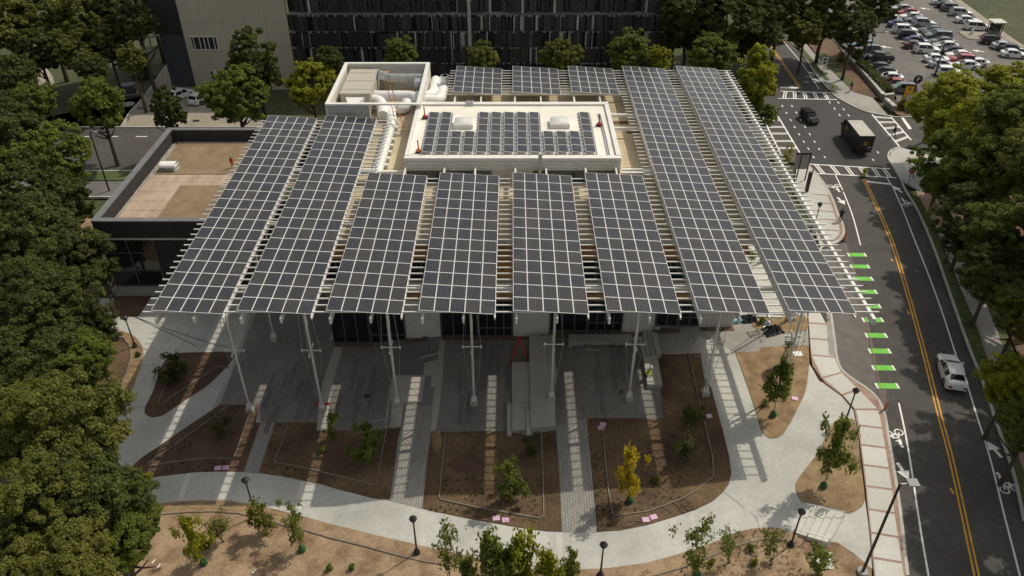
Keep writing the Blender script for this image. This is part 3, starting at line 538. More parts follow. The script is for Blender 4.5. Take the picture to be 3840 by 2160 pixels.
# ================================================================== CANOPY, BUILDINGS
ZC = 13.2                                            # high (left) edge of every solar strip
TILT = .36 / 5.35
PAN = MB()                                           # one solar panel, unit size 1 x 1 (scaled by each panel object)
fx, fy, t = .028, .019, .04
PAN.add([(0, 0, 0), (1, 0, 0), (1, 1, 0), (0, 1, 0), (fx, fy, .002), (1 - fx, fy, .002), (1 - fx, 1 - fy, .002), (fx, 1 - fy, .002), (0, 0, -t), (1, 0, -t), (1, 1, -t), (0, 1, -t)],
        [(0, 1, 5, 4), (1, 2, 6, 5), (2, 3, 7, 6), (3, 0, 4, 7), (0, 8, 9, 1), (1, 9, 10, 2), (2, 10, 11, 3), (3, 11, 8, 0), (11, 10, 9, 8)], 0)
PAN.add([PAN.v[4], PAN.v[5], PAN.v[6], PAN.v[7]], [(0, 1, 2, 3)], 1)
_p = PAN.build('panel', [M_ALU, M_CELLS]); ME_PANEL = _p.data; bpy.data.objects.remove(_p)
uvl = ME_PANEL.uv_layers.new(name='UVMap')
for poly in ME_PANEL.polygons:
    if poly.material_index == 1:
        for li, uv in zip(poly.loop_indices, ((0, 0), (1, 0), (1, 1), (0, 1))): uvl.data[li].uv = uv
FRONT_Y, ROW = 43.95, 1.578
strips = [  # front-left pixel x, front-right pixel x (or back ones), rows, y0
    (567.5, 835, 21), (887.5, 1167.5, 21), (1222.5, 1507, 13), (1569.5, 1858.5, 13), (1923.5, 2211, 13), (2273.5, 2558.5, 13), (2617, 2892, 30), (2958, 3216, 30)]
lab = ['leftmost long solar array, beside the dark brick building', 'long solar array second from the left, ending at the roof plant enclosure', 'short front solar array next to the long left arrays, over the outdoor steps',
       'short front solar array left of the middle gap, over the glass doors', 'short front solar array over the concrete seating blocks, right of the middle gap', 'short front solar array over the lime vest worker, beside the long right arrays',
       'longest solar array beside the tan roof, second from the road', 'outermost solar array on the road side with purlins sticking out']
SX = []
def add_strip(x0, wd, y0, rows, label, row=ROW):
    t = thing('solar_array', label, 'solar array', (x0, y0, ZC), 0, 'solar arrays of the roof canopy')
    t.rotation_euler = (0, math.atan(TILT), 0)
    pw = wd / 5
    for r in range(rows):
        for c in range(5):
            obj('solar_panel', ME_PANEL, t, (c * pw + .008, r * row + .008, random.uniform(-.004, .004)), scale=(pw - .016, row - .016, 1))
    rail = MB()
    for c in (.12, .5, .88):
        rail.box(c * wd - .03, c * wd + .03, .1, rows * row - .1, -.1, -.045)
    rail.build('mounting_rail', M_ALU, t)
    return t
zpx = (ZC - CAMZ) / (-(SP + .0269 * CP))
for (a, b, rows), l in zip(strips, lab):
    x0 = (a - 1920) / FPX * zpx; x1 = (b - 1920) / FPX * zpx * 1.0; wd = x1 - x0
    SX.append((x0, wd, FRONT_Y, rows)); add_strip(x0, wd, FRONT_Y, rows, l)
zb = at_z((1920, 340), ZC).y
BX = []
for k, l in ((3, 'small rear solar array next to the silver duct, behind the white roof'), (4, 'small rear solar array in the middle of the three behind the white roof'), (5, 'small rear solar array next to the long right-hand arrays, behind the white roof')):
    x0, wd = SX[k][0], SX[k][1]; y0 = FRONT_Y + 25 * ROW
    BX.append((x0, wd, y0, 5)); add_strip(x0, wd, y0, 5, l)
# steel frame
fr = thing('canopy_frame', 'white steel canopy frame of beams and purlins carrying the solar arrays', 'canopy frame', (0, FRONT_Y, 0))
def fpart(name, mb): o = mb.build(name, M_STEEL, fr); o.location = (0, -FRONT_Y, 0); return o
XL, XR = SX[0][0] - .85, SX[7][0] + SX[7][1] + 1.75
ZPUR = ZC - .36 - .12
for r in range(30):
    for q in (.27, .77):
        y = FRONT_Y + (r + q) * ROW
        spans = [(XL, XR)] if r < 13 else ([(XL, SX[1][0] + SX[1][1] + 1.5), (SX[6][0] - .9, XR)] if r < 21 else [(SX[6][0] - .9, XR)] if r < 25 else [(BX[0][0] - .75, XR)])
        for a, b in spans: fpart('purlin', MB().beam((a, y, ZPUR), (b, y, ZPUR), .075, .09))
def ybeam(name, x, y0, y1, w_=.16, h=.5, top=None):
    z = (top or ZPUR - .065); fpart(name, MB().beam((x, y0, z - h / 2), (x, y1, z - h / 2), w_, h))
for i, (x0, wd, y0, rows) in enumerate(SX):
    y1 = y0 + rows * ROW
    if 2 <= i <= 5: y1 = 66.7
    ybeam('beam', x0 + .25, y0 - .25, y1); ybeam('beam', x0 + wd * .58, y0 - .2, y1, .14, .45)
    ybeam('edge_beam', x0 + wd - .06, y0 - .12, y0 + rows * ROW, .1, .2)
    # posts that lift the high edge of the strip
    pm = MB()
    for r in range(rows * 2):
        y = y0 + (r + .55) * ROW / 2
        pm.beam((x0 + .12, y, ZPUR), (x0 + .12, y, ZC - .05), .05, .05)
        pm.beam((x0 + .12, y, ZC - .08), (x0 + wd * .5, y, ZPUR + .1), .04, .04)
    o = fpart('lifting_posts', pm)
    ybeam('edge_rail', x0 + .05, y0 + .05, y0 + rows * ROW - .05, .06, .1, ZC - .05)
for x0, wd, y0, rows in BX:
    ybeam('beam', x0 + .25, 79.8, y0 + rows * ROW); ybeam('beam', x0 + wd * .58, 79.8, y0 + rows * ROW, .14, .45); ybeam('edge_rail', x0 + .05, y0, y0 + rows * ROW, .06, .1, ZC - .05)
    pm = MB()
    for r in range(rows * 2):
        y = y0 + (r + .55) * ROW / 2; pm.beam((x0 + .12, y, ZPUR), (x0 + .12, y, ZC - .05), .05, .05)
    fpart('lifting_posts', pm)
ybeam('edge_beam', XR - .55, FRONT_Y - .3, FRONT_Y + 30 * ROW, .24, .5)
ybeam('edge_beam', SX[1][0] + SX[1][1] + 1.35, FRONT_Y + 12.5 * ROW, FRONT_Y + 21 * ROW, .12, .3)
wv = MB()                                            # scalloped white gutter flashing beside the long duct
xg = SX[1][0] + SX[1][1] + 1.5
for r in range(17):
    y = FRONT_Y + (13 + r * .5) * ROW; wv.lathe((xg, y, ZPUR - .05), [(.15, 0), (.15, .06)], 8)
fpart('scalloped_flashing', wv)
for y, (a, b) in ((48.1, (XL + .7, XR - .4)), (57.6, (XL + .7, SX[2][0])), (57.6, (SX[6][0], XR - .4)), (67.2, (XL + .7, SX[1][0] + SX[1][1] + 1.3)), (67.2, (10.3, XR - .4)), (76.5, (10.3, XR - .4)), (86, (-6.5, XR - .4))):
    fpart('girder', MB().beam((a, y, ZPUR - .8), (b, y, ZPUR - .8), .2, .4))
# columns with cross arms and tension rods
YCOL = 48.1
def column(x, y, zg, label, h0=.42):
    t = thing('canopy_column', label, 'column', (x, y, zg), 0, 'mast columns holding up the canopy')
    MB().box(-.31, .31, -.31, .31, -.2, h0).build('footing', M_BLOCK, t)
    top = ZPUR - .95 - zg; mid = h0 + (top - h0) * .52
    MB().path([(0, 0, h0), (0, 0, top)], .1, 10).build('shaft', M_STEEL, t, True)
    MB().box(-.2, .2, -.12, .12, h0, h0 + .45).build('base_bracket', M_STEEL, t)
    a = MB().beam((-.72, 0, mid), (.72, 0, mid), .07, .07); a.beam((0, -.72, mid + .004), (0, .72, mid + .004), .07, .07)
    for dx, dy in ((.72, 0), (-.72, 0), (0, .72), (0, -.72)): a.lathe((dx, dy, mid - .16), [(.03, 0), (.085, .1), (.085, .22), (.03, .32)], 6)
    a.build('cross_arm', M_STEEL, t)
    for dx, dy in ((1, 0), (-1, 0), (0, 1), (0, -1)):
        MB().path([(dx * .14, dy * .1, h0 + .35), (dx * .72, dy * .72, mid), (dx * .34, dy * .34, top)], .021, 5).build('tension_rod', M_STEELG, t)
cl = ['leftmost front canopy mast, standing at the corner of the wedge shaped bed', 'second front canopy mast from the left, with red cloth at its foot', 'front canopy mast standing on the landing of the steps', 'front canopy mast in the middle of the dark plaza', 'front canopy mast rising from the concrete seating blocks', 'front canopy mast near the worker in the lime vest', 'front canopy mast at the corner of the dark bed, beside the sunlit ramp', 'front canopy mast nearest the road, standing in the straw bed']
for p, l in zip(D_((1878, 205), (2420, 205)) + E_((430, 165), (1005, 168), (1585, 118), (2165, 118)) + H_((120, 1395),) + F_((752, 70),), cl):
    x = ray(p).x / ray(p).y * YCOL; base = zf(x)
    if l.startswith('front canopy mast standing on the landing') : base = .05
    if 'seating blocks' in l: base = .72
    column(x, YCOL, base, l)
column(G(A_((2060, 1115))[0]).x, G(A_((2060, 1115))[0]).y, -.6, 'canopy mast standing back in the shade behind the left masts')
column(25.6, 57.7, 1.6, 'canopy mast standing back on the road side, under the outermost array')
column(25.6, 67.3, 1.6, 'canopy mast deep under the outermost array near the road')
column(25.6, 77, 1.6, 'rear canopy mast under the outermost array near the junction')

# ---- main building
ROOFZ, FY = 11.0, 57.0
b = thing('main_building', 'white corrugated building with glass fronts under the solar canopy', 'building', (0, FY, 0))
def bpart(name, mb, m, parent=b, smooth=False): o = mb.build(name, m, parent, smooth); o.matrix_parent_inverse = Matrix.Translation((0, -FY, 0)) if parent is b else Matrix.Identity(4); return o
bpart('roof', MB().box(-16.8, 20.3, FY - .6, 90, ROOFZ - .35, ROOFZ), M_ROOFB)
for n_, q in (('roof_edge', (-16.9, 20.4, FY - .75, FY - .6)), ('roof_edge', (-16.95, -16.8, FY - .6, 90)), ('roof_edge', (20.3, 20.45, FY - .6, 90)), ('roof_edge', (-16.9, 20.4, 90, 90.15))):
    bpart(n_, MB().box(q[0], q[1], q[2], q[3], ROOFZ - .4, ROOFZ + .16), M_STEEL)
core = MB().box(-16.5, 20, FY + .35, 89.5, -1, ROOFZ - .36); bpart('wall', core, M_CORR)
def corr(x0, x1, z0, z1, y=FY, pitch=.2): # horizontally ribbed metal wall
    mb = MB(); n = max(2, int((z1 - z0) / pitch)); dz = (z1 - z0) / n; vs_ = []; fs = []
    for i in range(n):
        z = z0 + i * dz
        for zz, yy in ((z, 0), (z + dz * .55, -.001), (z + dz * .6, .07), (z + dz * .95, .07)): vs_ += [(x0, y + yy, zz), (x1, y + yy, zz)]
    vs_ += [(x0, y, z1), (x1, y, z1)]
    for i in range(len(vs_) // 2 - 1): fs.append((2 * i, 2 * i + 1, 2 * i + 3, 2 * i + 2))
    mb.add(vs_, fs); k = len(mb.v); 
    return mb
def window(x0, x1, z0, z1, nx, mids=(), y=FY, parent=None, fm=None, gm=None, door=None, name='window'):
    mb = MB(); f = .11
    for x in [x0 + (x1 - x0) * i / nx for i in range(nx + 1)]: mb.box(x - f / 2, x + f / 2, y - .06, y + .1, z0, z1)
    for i, z in enumerate([z0 + f / 2, z1 - f / 2] + list(mids)):
        for k in range(nx):
            xa, xb = x0 + (x1 - x0) * k / nx + f / 2, x0 + (x1 - x0) * (k + 1) / nx - f / 2; mb.box(xa, xb, y - .05, y + .08, z - f / 2, z + f / 2)
    o = bpart(name, mb, fm or M_FRAMEDK) if parent is None else mb.build(name, fm or M_FRAMEDK, parent)
    for k in range(nx):
        xa, xb = x0 + (x1 - x0) * k / nx + f / 2, x0 + (x1 - x0) * (k + 1) / nx - f / 2
        zs = sorted([z0 + f, z1 - f] + list(mids))
        for za, zb_ in zip(zs, zs[1:]):
            MB().box(xa + .002, xb - .002, y + .03, y + .045, za + (f / 2 if za in mids else 0), zb_ - (f / 2 if zb_ in mids else 0)).build('pane', gm or M_GLASS, o)
    return o
bays = [(-16.5, -9.85, -.6, 'g'), (-9.75, -6.55, -.5, 'c'), (-6.45, .0, .2, 'g'), (.1, 3.4, .3, 'c'), (3.5, 10.0, .8, 'g'), (10.1, 13.0, .9, 'c'), (13.1, 17.0, 1.4, 'g'), (17.1, 20.2, 1.4, 'c')]
for x0, x1, z0, k in bays:
    if k == 'c': bpart('corrugated_wall', corr(x0, x1, z0 - .6, 4.3), M_CORR)
    else:
        xm = x0 + (x1 - x0) * .52
        window(x0, xm - .08, z0, 4.3, 2 if xm - x0 < 3 else 3, (3.3,)); window(xm + .08, x1, z0, 4.3, 4 if x1 - xm > 2.5 else 2, (z0 + 1.0, 3.3), name='glass_door')
    bpart('gravel_strip', MB().box(x0, x1, FY - .62, FY - .1, z0 - .3, zf((x0 + x1) / 2) + .05), M_LEAFLITTER)
bpart('canopy_ledge', MB().box(-16.6, 20.2, FY - .5, FY + .3, 6.15, 6.6), M_CORR)
edges = [-16.5, -12.6, -9.0, -5.4, -2.1, 1.3, 4.8, 8.6, 12.4, 16.3, 20.2]
for xa, xb in zip(edges, edges[1:]):
    xb -= .1
    if xa == -2.1:
        for k in range(7): bpart('wood_plank', MB().box(xa, xb, FY + .02, FY + .1, 6.62 + k * .305, 6.62 + k * .305 + .29), M_WOOD)
        for k in range(4): bpart('wood_plank', MB().box(xa, xb, FY + .02, FY + .1, 5.02 + k * .28, 5.02 + k * .28 + .265), M_WOOD)
    else: window(xa, xb, 6.62, 8.68, 3, (7.7,)); window(xa, xb, 5.05, 6.13, 3)
    for k in range(7): bpart('wood_plank', MB().box(xa, xb, FY - .05, FY + .1, 8.76 + k * .3, 8.76 + k * .3 + .285), M_WOOD)
    for k in range(2): bpart('wood_plank', MB().box(xa, xb, FY - .05, FY + .1, 4.35 + k * .34, 4.35 + k * .34 + .325), M_WOOD)
# penthouse with the white roof
PX0, PX1, PY0, PY1, PZ = -9.95, 10.1, 66.7, 79.8, 13.5
bpart('penthouse_roof', MB().box(PX0 + .35, PX1 - .35, PY0 + .5, PY1 - .5, PZ - .5, PZ - .22), M_ROOFW)
for q in ((PX0, PX1, PY0, PY0 + .5), (PX0, PX1, PY1 - .5, PY1), (PX0, PX0 + .35, PY0 + .5, PY1 - .5), (PX1 - .35, PX1, PY0 + .5, PY1 - .5)):
    bpart('parapet', MB().box(*q, ROOFZ, PZ - .05), M_ROOFW); bpart('parapet_cap', MB().box(q[0] - .04, q[1] + .04, q[2] - .04, q[3] + .04, PZ - .05, PZ), M_STEEL)
n5 = 5
for i in range(n5):
    xa, xb = PX0 + .1 + i * (PX1 - PX0 - .2) / n5, PX0 + .1 + (i + 1) * (PX1 - PX0 - .2) / n5 - .1
    bpart('corrugated_wall', corr(xa, xb, ROOFZ + 1.25, PZ - .3, PY0 - .08, .28), M_CORR)
    if i in (2,): bpart('corrugated_wall', corr(xa, xb, ROOFZ, ROOFZ + 1.24, PY0 - .08), M_CORR)
    else: window(xa, xb, ROOFZ + .05, ROOFZ + 1.22, 3, y=PY0 - .12, gm=M_TEAL)
# plant enclosure on the roof
EX0, EX1, EY0, EY1, EZ = -19.35, -9.5, 77.9, 90.1, 14.0
for q in ((EX0, EX0 + .3, EY0, EY1), (EX1 - .3, EX1, EY0 + .3, EY1), (EX0 + .3, EX1 - .3, EY1 - .3, EY1), (EX0 + .3, EX0 + 4.6, EY0, EY0 + .3)):
    bpart('plant_screen_wall', MB().box(*q, ROOFZ - 2 if q[0] == EX0 else ROOFZ, EZ - .09), M_CORR)
for q in ((EX0, EX0 + .42, EY0, EY1), (EX1 - .42, EX1, EY0 + .42, EY1 - .42), (EX0 + .42, EX1, EY1 - .42, EY1), (EX0 + .42, EX1, EY0, EY0 + .42)):
    bpart('screen_cap', MB().box(*q, EZ - .09, EZ + .06), M_STEEL)
bpart('plant_floor', MB().box(EX0 + .3, EX1 - .3, EY0, EY1 - .3, ROOFZ - .3, ROOFZ + .05), M_ROOFB)
bpart('louvre_panel', corr(EX0 + .2, EX0 + 4.5, 12.2, EZ - .1, EY0 - .05), M_STEELG)
# roof hatches and pads
for p in U_((2098, 920), (2205, 990)):
    q = at_z(p, ROOFZ); bpart('drain_mat', MB().box(q.x - .85, q.x + .85, q.y - .35, q.y + .35, ROOFZ, ROOFZ + .03), M_LEAFLITTER)
for q in ((1.2, 22), (3.0, 22)): pass
for y in (66.6, 79.9):
    bpart('cross_beam', MB().box(10.2, 14.5, y - .13, y + .13, ZPUR - .9, ZPUR - .62), M_STEEL)
bpart('cross_beam', MB().box(-15.2, -10.05, 66.45, 66.75, ZPUR - .9, ZPUR - .5), M_STEEL)
# rows of tilted panels on the white roof
ytop, ybot = at_z(U_((0, 842))[0], PZ).y, at_z(U_((0, 1143))[0], PZ).y
zrow = PZ - .22
for i, (xb_, rows, l) in enumerate([(612, 6, 'flat-roof panel row at the very left, near the orange lift arm'), (714, 6, 'flat-roof panel row left of the left skylight'), (815, 3, 'half-length flat-roof panel row in front of the left skylight, on its left'), (918, 3, 'half-length flat-roof panel row in front of the left skylight, on its right'), (1020, 6, 'full flat-roof panel row just right of the left skylight'), (1122, 6, 'full flat-roof panel row second right of the left skylight'), (1225, 6, 'full flat-roof panel row midway between the two skylights'), (1328, 6, 'full flat-roof panel row second left of the right skylight'), (1430, 6, 'full flat-roof panel row just left of the right skylight'), (1534, 3, 'half-length flat-roof panel row in front of the right skylight, leftmost of three'), (1636, 3, 'half-length flat-roof panel row in front of the right skylight, middle of three'), (1738, 3, 'half-length flat-roof panel row in front of the right skylight, rightmost of three'), (1842, 6, 'flat-roof panel row at the very right, beyond the right skylight')]):
    x = at_z(U_((xb_, 1143))[0], PZ).x; rw = (ytop - ybot) / 6
    t = thing('panel_row', l, 'panel row', (x, ybot, zrow), 0, 'tilted panel rows on the white roof')
    for r in range(rows):
        obj('solar_panel', ME_PANEL, t, (0, r * rw + .01, .3), rot=(0, R(4), 0), scale=(.95, rw - .03, 1))
    fm = MB()
    for r in range(rows * 2 + 1):
        y = r * rw / 2; fm.box(-.02, .02, y - .05, y + .05, 0, .25); fm.box(.95, 1.0, y - .05, y + .05, 0, .22); fm.box(-.16, -.04, y - .14, y + .14, 0, .16)
    fm.box(1.03, 1.12, 0, rows * rw, .0, .12)
    fm.build('ballast_frame', M_STEELG, t)
for p0, p1, l in ((U_((850, 955))[0], U_((995, 880))[0], 'frosted skylight box on the left of the white roof'), (U_((1575, 950))[0], U_((1722, 875))[0], 'frosted skylight box on the right of the white roof')):
    a = at_z(p0, PZ); c = at_z(p1, PZ + .3); x1 = at_z((p1[0], p0[1]), PZ).x
    t = thing('skylight', l, 'skylight', (a.x, a.y, zrow), 0, 'skylights on the white roof'); w_, d_ = x1 - a.x, max(1.6, c.y - a.y)
    MB().box(0, w_, 0, d_, 0, .45).build('kerb', M_ROOFW, t)
    mb = MB(); mb.add([(.05, .05, .45), (w_ - .05, .05, .45), (w_ - .05, d_ - .05, .45), (.05, d_ - .05, .45), (.4, .4, .72), (w_ - .4, .4, .72), (w_ - .4, d_ - .4, .72), (.4, d_ - .4, .72)], [(0, 1, 5, 4), (1, 2, 6, 5), (2, 3, 7, 6), (3, 0, 4, 7), (4, 5, 6, 7)]); mb.build('dome', M_CLEAR, t, True)
# lift arms, vent pipes, ducts, air handler
for p, l in ((U_((636, 890))[0], 'red fall-arrest arm at the back left of the white roof'), (U_((590, 1145))[0], 'orange fall-arrest arm at the front left of the white roof'), (U_((1942, 945))[0], 'red fall-arrest arm beside the right-hand panel row')):
    q = at_z(p, zrow); t = thing('roof_anchor', l, 'roof anchor', q, 0, 'fall-arrest arms on the white roof'); mm = M_ORANGE if 'orange' in l else M_RED
    MB().box(-.3, .3, -.25, .25, 0, .14).build('base', M_BLACKMETAL, t); MB().beam((0, 0, .1), (-.05, .05, 1.25), .11, .11).build('arm', mm, t); MB().box(-.2, .25, -.18, .18, .14, .34).build('bracket', mm, t)
q = at_z(U_((1490, 1275))[0], ROOFZ + .3); t = tag(MB().lathe((q.x, 66.2, ROOFZ), [(.17, 0), (.17, 2.9), (.2, 2.9), (.2, 3.0), (.14, 3.0), (.14, 2.6)], 12).build('vent_pipe', M_STEELG, None, True), 'steel flue pipe in front of the white penthouse wall', 'flue pipe')
q = at_z(V_((1890, 660))[0], ROOFZ); tag(MB().lathe(q, [(.42, 0), (.42, 2.5), (.45, 2.5), (.45, 2.62), (.36, 2.62), (.36, 2.2)], 14).build('exhaust_stack', M_STEELG, None, True), 'grey exhaust stack standing beside the paired white ducts', 'exhaust stack')
def vz(p, z): return at_z(V_(p)[0], z)
def roundduct(pts, r, label):
    P = [vz((a, c), z) for a, c, z in pts]; P = curve(P, 5)
    t = tag(MB().path(P, r, 14).build('white_duct', M_DUCT, None, True), label, 'duct', 'white insulated roof ducts')
    return t
def corner(pts): return pts
roundduct([(530, 505, 12.8), (490, 560, 12.6), (440, 640, 12.3), (440, 690, 12.1), (520, 700, 12.1), (750, 700, 12.1), (880, 720, 12.1), (930, 780, 12.0), (945, 860, 11.9), (945, 940, 11.8)], .62, 'fat white duct bending from the air handler over the screen wall')
roundduct([(720, 660, 11.9), (790, 640, 12.0), (1000, 640, 12.1), (1300, 640, 12.1), (1400, 655, 12.1), (1480, 700, 12.1), (1600, 705, 12.1), (1750, 705, 12.1), (1810, 670, 12.1), (1830, 600, 12.1), (1850, 480, 12.2), (1850, 400, 12.3)], .6, 'long white duct crossing the plant enclosure and turning up beside the stack')
roundduct([(1450, 640, 12.2), (1600, 640, 12.3), (1690, 600, 12.3), (1720, 500, 12.3), (1740, 400, 12.4)], .55, 'shorter white duct running parallel inside the pair by the stack')
roundduct([(1300, 740, 11.9), (1290, 800, 11.8), (1200, 830, 11.7), (1090, 830, 11.6), (1060, 900, 11.6), (1075, 1000, 11.6), (1080, 1050, 11.6)], .58, 'white duct stub with elbow in the gap behind the orange ladder')
P = [at_z(V_((1075, 1030))[0], 11.6), at_z(V_((1000, 1300))[0], 11.6), at_z(U_((290, 1245))[0], 11.6)]
lt = thing('long_duct', 'long straight white duct lying on the tan roof beside the left arrays', 'duct', P[0], 0)
o = MB().path([p - P[0] for p in (P[0], P[1], P[2], P[2] + (P[2] - P[1]).normalized() * 9)], .52, 14).build('pipe', M_DUCT, lt, True)
for i in range(7):
    q = (P[2] - P[0]) * (i + .5) / 7; MB().box(q.x - .75, q.x + .75, q.y - .15, q.y + .15, -.62, -.2).build('saddle', M_DUCT, lt)
P = [at_z(A_((2480, -60))[0], 11.6), at_z(B_((20, 250))[0], 11.6)]
q0 = at_z(V_((530, 505))[0], 12.8)
ah = thing('air_handler', 'beige ribbed air handling unit inside the roof plant enclosure', 'air handler', (EX0 + .75, EY0 + 4.2, ROOFZ + .05))
MB().box(0, 3.2, 0, 7.2, .2, 2.35).build('cabinet', M_AHU, ah)
for i in range(6): MB().box(-.06, 3.26, i * 1.22, i * 1.22 + 1.16, 2.35, 2.45 + .02 * (i % 2)).build('roof_panel', M_AHU, ah)
MB().box(0.1, 3.1, .1, 7.1, 0, .2).build('base_frame', M_STEELG, ah)
for i in range(4): MB().box(3.2, 3.24, .5 + i * 1.7, 1.9 + i * 1.7, .4, 2.1).build('access_door', M_AHU, ah)
hm = MB(); hm.add([(.55, -.02, .75), (2.65, -.02, .75), (2.65, -.02, 2.1), (.55, -.02, 2.1), (1.0, -1.3, .9), (2.1, -1.3, .9), (2.1, -1.3, 1.95), (1.0, -1.3, 1.95)], [(0, 1, 5, 4), (1, 2, 6, 5), (2, 3, 7, 6), (3, 0, 4, 7), (4, 5, 6, 7)]); hm.build('outlet_hood', M_DUCT, ah)
gd = thing('metal_duct', 'galvanised rectangular duct on stilts along the enclosure back wall', 'duct', (EX0 + 4.1, EY1 - 2.6, ROOFZ))
mb = MB(); mb.beam((0, .1, 2.6), (1.3, .7, 1.9), .8, .8); mb.build('sloped_section', M_STEELG, gd)
for i in range(4): MB().box(1.3 + i * .98, 2.26 + i * .98, .3, 1.15, 1.5, 2.3).build('duct_section', M_STEELG, gd)
MB().box(4.2, 5.15, -1.1, .28, 1.25, 2.15).build('end_box', M_STEELG, gd)
for i in range(5): MB().box(1.25 + i * .95, 1.3 + i * .95, .25, .3, 0, 1.5).build('leg', M_STEELG, gd)
# conduits climbing onto the white roof
cd = MB()
for i in range(5):
    x = -4.9 + i * .17; cd.path([(x, 85.5, 12.4), (x, 82, 12.2), (x, 80.1, 13.3), (x + .05, 79.9, 13.62), (x + .1, 79.2, 13.62), (x + .1, 79.1, 13.4)], .045, 5)
tag(cd.build('conduit_bundle', M_STEELG), 'bundle of thin grey conduits climbing over the back edge of the white roof', 'conduits')
cd = MB().path([at_z(U_(p)[0], zrow + .1) for p in ((1935, 850), (1980, 1030), (2010, 1175))], .05, 5); cd.path([at_z(U_(p)[0], zrow + .1) for p in ((1948, 850), (1995, 1030), (2025, 1175))], .05, 5)
tag(cd.build('conduit_bundle', M_STEELG), 'pair of straight conduits along the right side of the white roof', 'conduits')
def ladder(base, top, w_, label, mm, back=None):
    t = thing('step_ladder', label, 'ladder', base); d = Vector(top) - Vector(base); s = Vector((1, 0, 0)) * w_
    for k in (-1, 1): MB().beam(s * k * .5, d + s * k * .32, .07, .09).build('side_rail', mm, t)
    for i in range(1, 9): MB().beam(d * i / 9 - s * .45, d * i / 9 + s * .45, .05, .03).build('rung', M_STEELG, t)
    if back is not None:
        for k in (-1, 1): MB().beam(Vector(back) - Vector(base) + s * k * .5, d + s * k * .3, .06, .07).build('rear_leg', mm, t)
        MB().box(d.x - w_ * .35, d.x + w_ * .35, d.y - .12, d.y + .12, d.z, d.z + .06).build('top_cap', mm, t)
q = at_z(V_((1205, 1120))[0], ROOFZ + .02); ladder(q, q + Vector((-1.0, 1.9, 3.4)), .75, 'orange ladder leaning through the gap below the enclosure', M_ORANGE)
q = at_z(V_((1030, 590))[0], ROOFZ + .05); ladder(q, q + Vector((-.1, .7, 2.2)), .7, 'yellow and orange step ladder standing inside the plant enclosure', M_YELLOW, q + Vector((0, 1.5, 0)))
q = G(S_((190, 850))[0]); 
lb, l2 = G(S_((60, 850))[0], .03), G(S_((320, 815))[0], .03); tp = Vector(((lb.x + l2.x) / 2, (lb.y + l2.y) / 2, 2.7 + lb.z))
t = thing('step_ladder', 'red step ladder opened in a wide A on the shaded plaza', 'ladder', lb)
for f in (lb, l2):
    for k in (-.22, .22): MB().beam(f - lb + Vector((0, k, 0)), tp - lb + Vector((0, k * .6, 0)), .08, .1).build('side_rail', M_RED, t)
    for i in range(1, 8): c = (f - lb).lerp(tp - lb, i / 8); MB().beam(c + Vector((0, -.2, 0)), c + Vector((0, .2, 0)), .05, .03).build('rung', M_STEELG, t)
MB().box(*(lambda c: (c.x - .12, c.x + .12, c.y - .18, c.y + .18, c.z, c.z + .06))(tp - lb)).build('top_cap', M_RED, t)

# ---- dark brick building on the left
DX0, DX1, DY0, DY1, DZ = -39.7, -23.6, 64.6, 85.4, 8.0
d = thing('dark_building', 'low dark brick building with planted roof left of the canopy', 'building', (DX0, DY0, 0)); dp = lambda n_, mb, m, parent=d: (lambda o: (setattr(o, 'matrix_parent_inverse', Matrix.Translation((-DX0, -DY0, 0))) if parent is d else None, o)[1])(mb.build(n_, m, parent))
dp('upper_wall', MB().box(DX0, DX1, DY0, DY0 + .5, 6.1, DZ - .1), M_DARKFASC); dp('upper_wall', MB().box(DX0, DX0 + .5, DY0 + .5, DY1, 6.1, DZ - .1), M_DARKFASC); dp('upper_wall', MB().box(DX0 + .5, DX1, DY1 - .5, DY1, 2, DZ - .1), M_DARKFASC)
dp('band', MB().box(DX0 + .02, DX1, DY0 + .05, DY0 + .6, 5.85, 6.1), M_CORR); dp('side_wall', MB().box(DX0 + .1, DX0 + .5, DY0 + 3, DY1, -.6, 6.1), M_DARKFASC)
for q in ((DX0 - .05, DX1, DY0 - .05, DY0 + .6), (DX0 - .05, DX0 + .6, DY0 + .6, DY1 + .05), (DX0 + .6, DX1, DY1 - .55, DY1 + .05)): dp('parapet_cap', MB().box(*q, DZ - .1, DZ + .02), M_GREYCAP)
dp('roof_deck', MB().box(DX0 + .5, DX1, DY0 + .5, DY1 - .5, 6.2, 6.45), M_CONC_DK)
dp('planted_soil', MB().box(DX0 + 1.2, DX1, 76.7, DY1 - 1.0, 6.45, 6.6), M_ROOFSOIL)
dp('planted_soil', MB().box(DX0 + 4.9, DX1, DY0 + .6, 74.1, 6.45, 6.6), M_ROOFSOIL)
for i in range(9):
    for j in range(3): dp('roof_paver', MB().box(DX0 + .95 + i * 1.75, DX0 + 2.67 + i * 1.75, 74.2 + j * .82, 74.99 + j * .82, 6.45, 6.56 + random.uniform(0, .015)), M_PAVWARM)
for i in range(5):
    for j in range(3): dp('roof_paver', MB().box(DX0 + .95 + j * 1.3, DX0 + 2.22 + j * 1.3, DY0 + .65 + i * 1.9, DY0 + 2.5 + i * 1.9, 6.45, 6.56 + random.uniform(0, .015)), M_PAVWARM)
dp('gravel_margin', MB().box(DX0 + .6, DX0 + .9, DY0 + .6, DY1 - 1, 6.45, 6.56), M_STONEWALL); dp('gravel_margin', MB().box(DX0 + .9, DX1, DY1 - .95, DY1 - .6, 6.45, 6.56), M_STONEWALL)
dp('front_wall', MB().box(-34.6, DX1, DY0 + .25, DY0 + .6, .2, 5.85), M_DARKFASC); dp('plinth', MB().box(DX0 - .2, DX1, DY0 - .25, DY0 + .65, -1.2, .25), M_CONC_DK)
wn = MB(); X0 = DX0 + .05
for x in (X0, X0 + 2.4, -34.7): wn.box(x, x + .1, DY0 + .2, DY0 + .32, .25, 5.85)
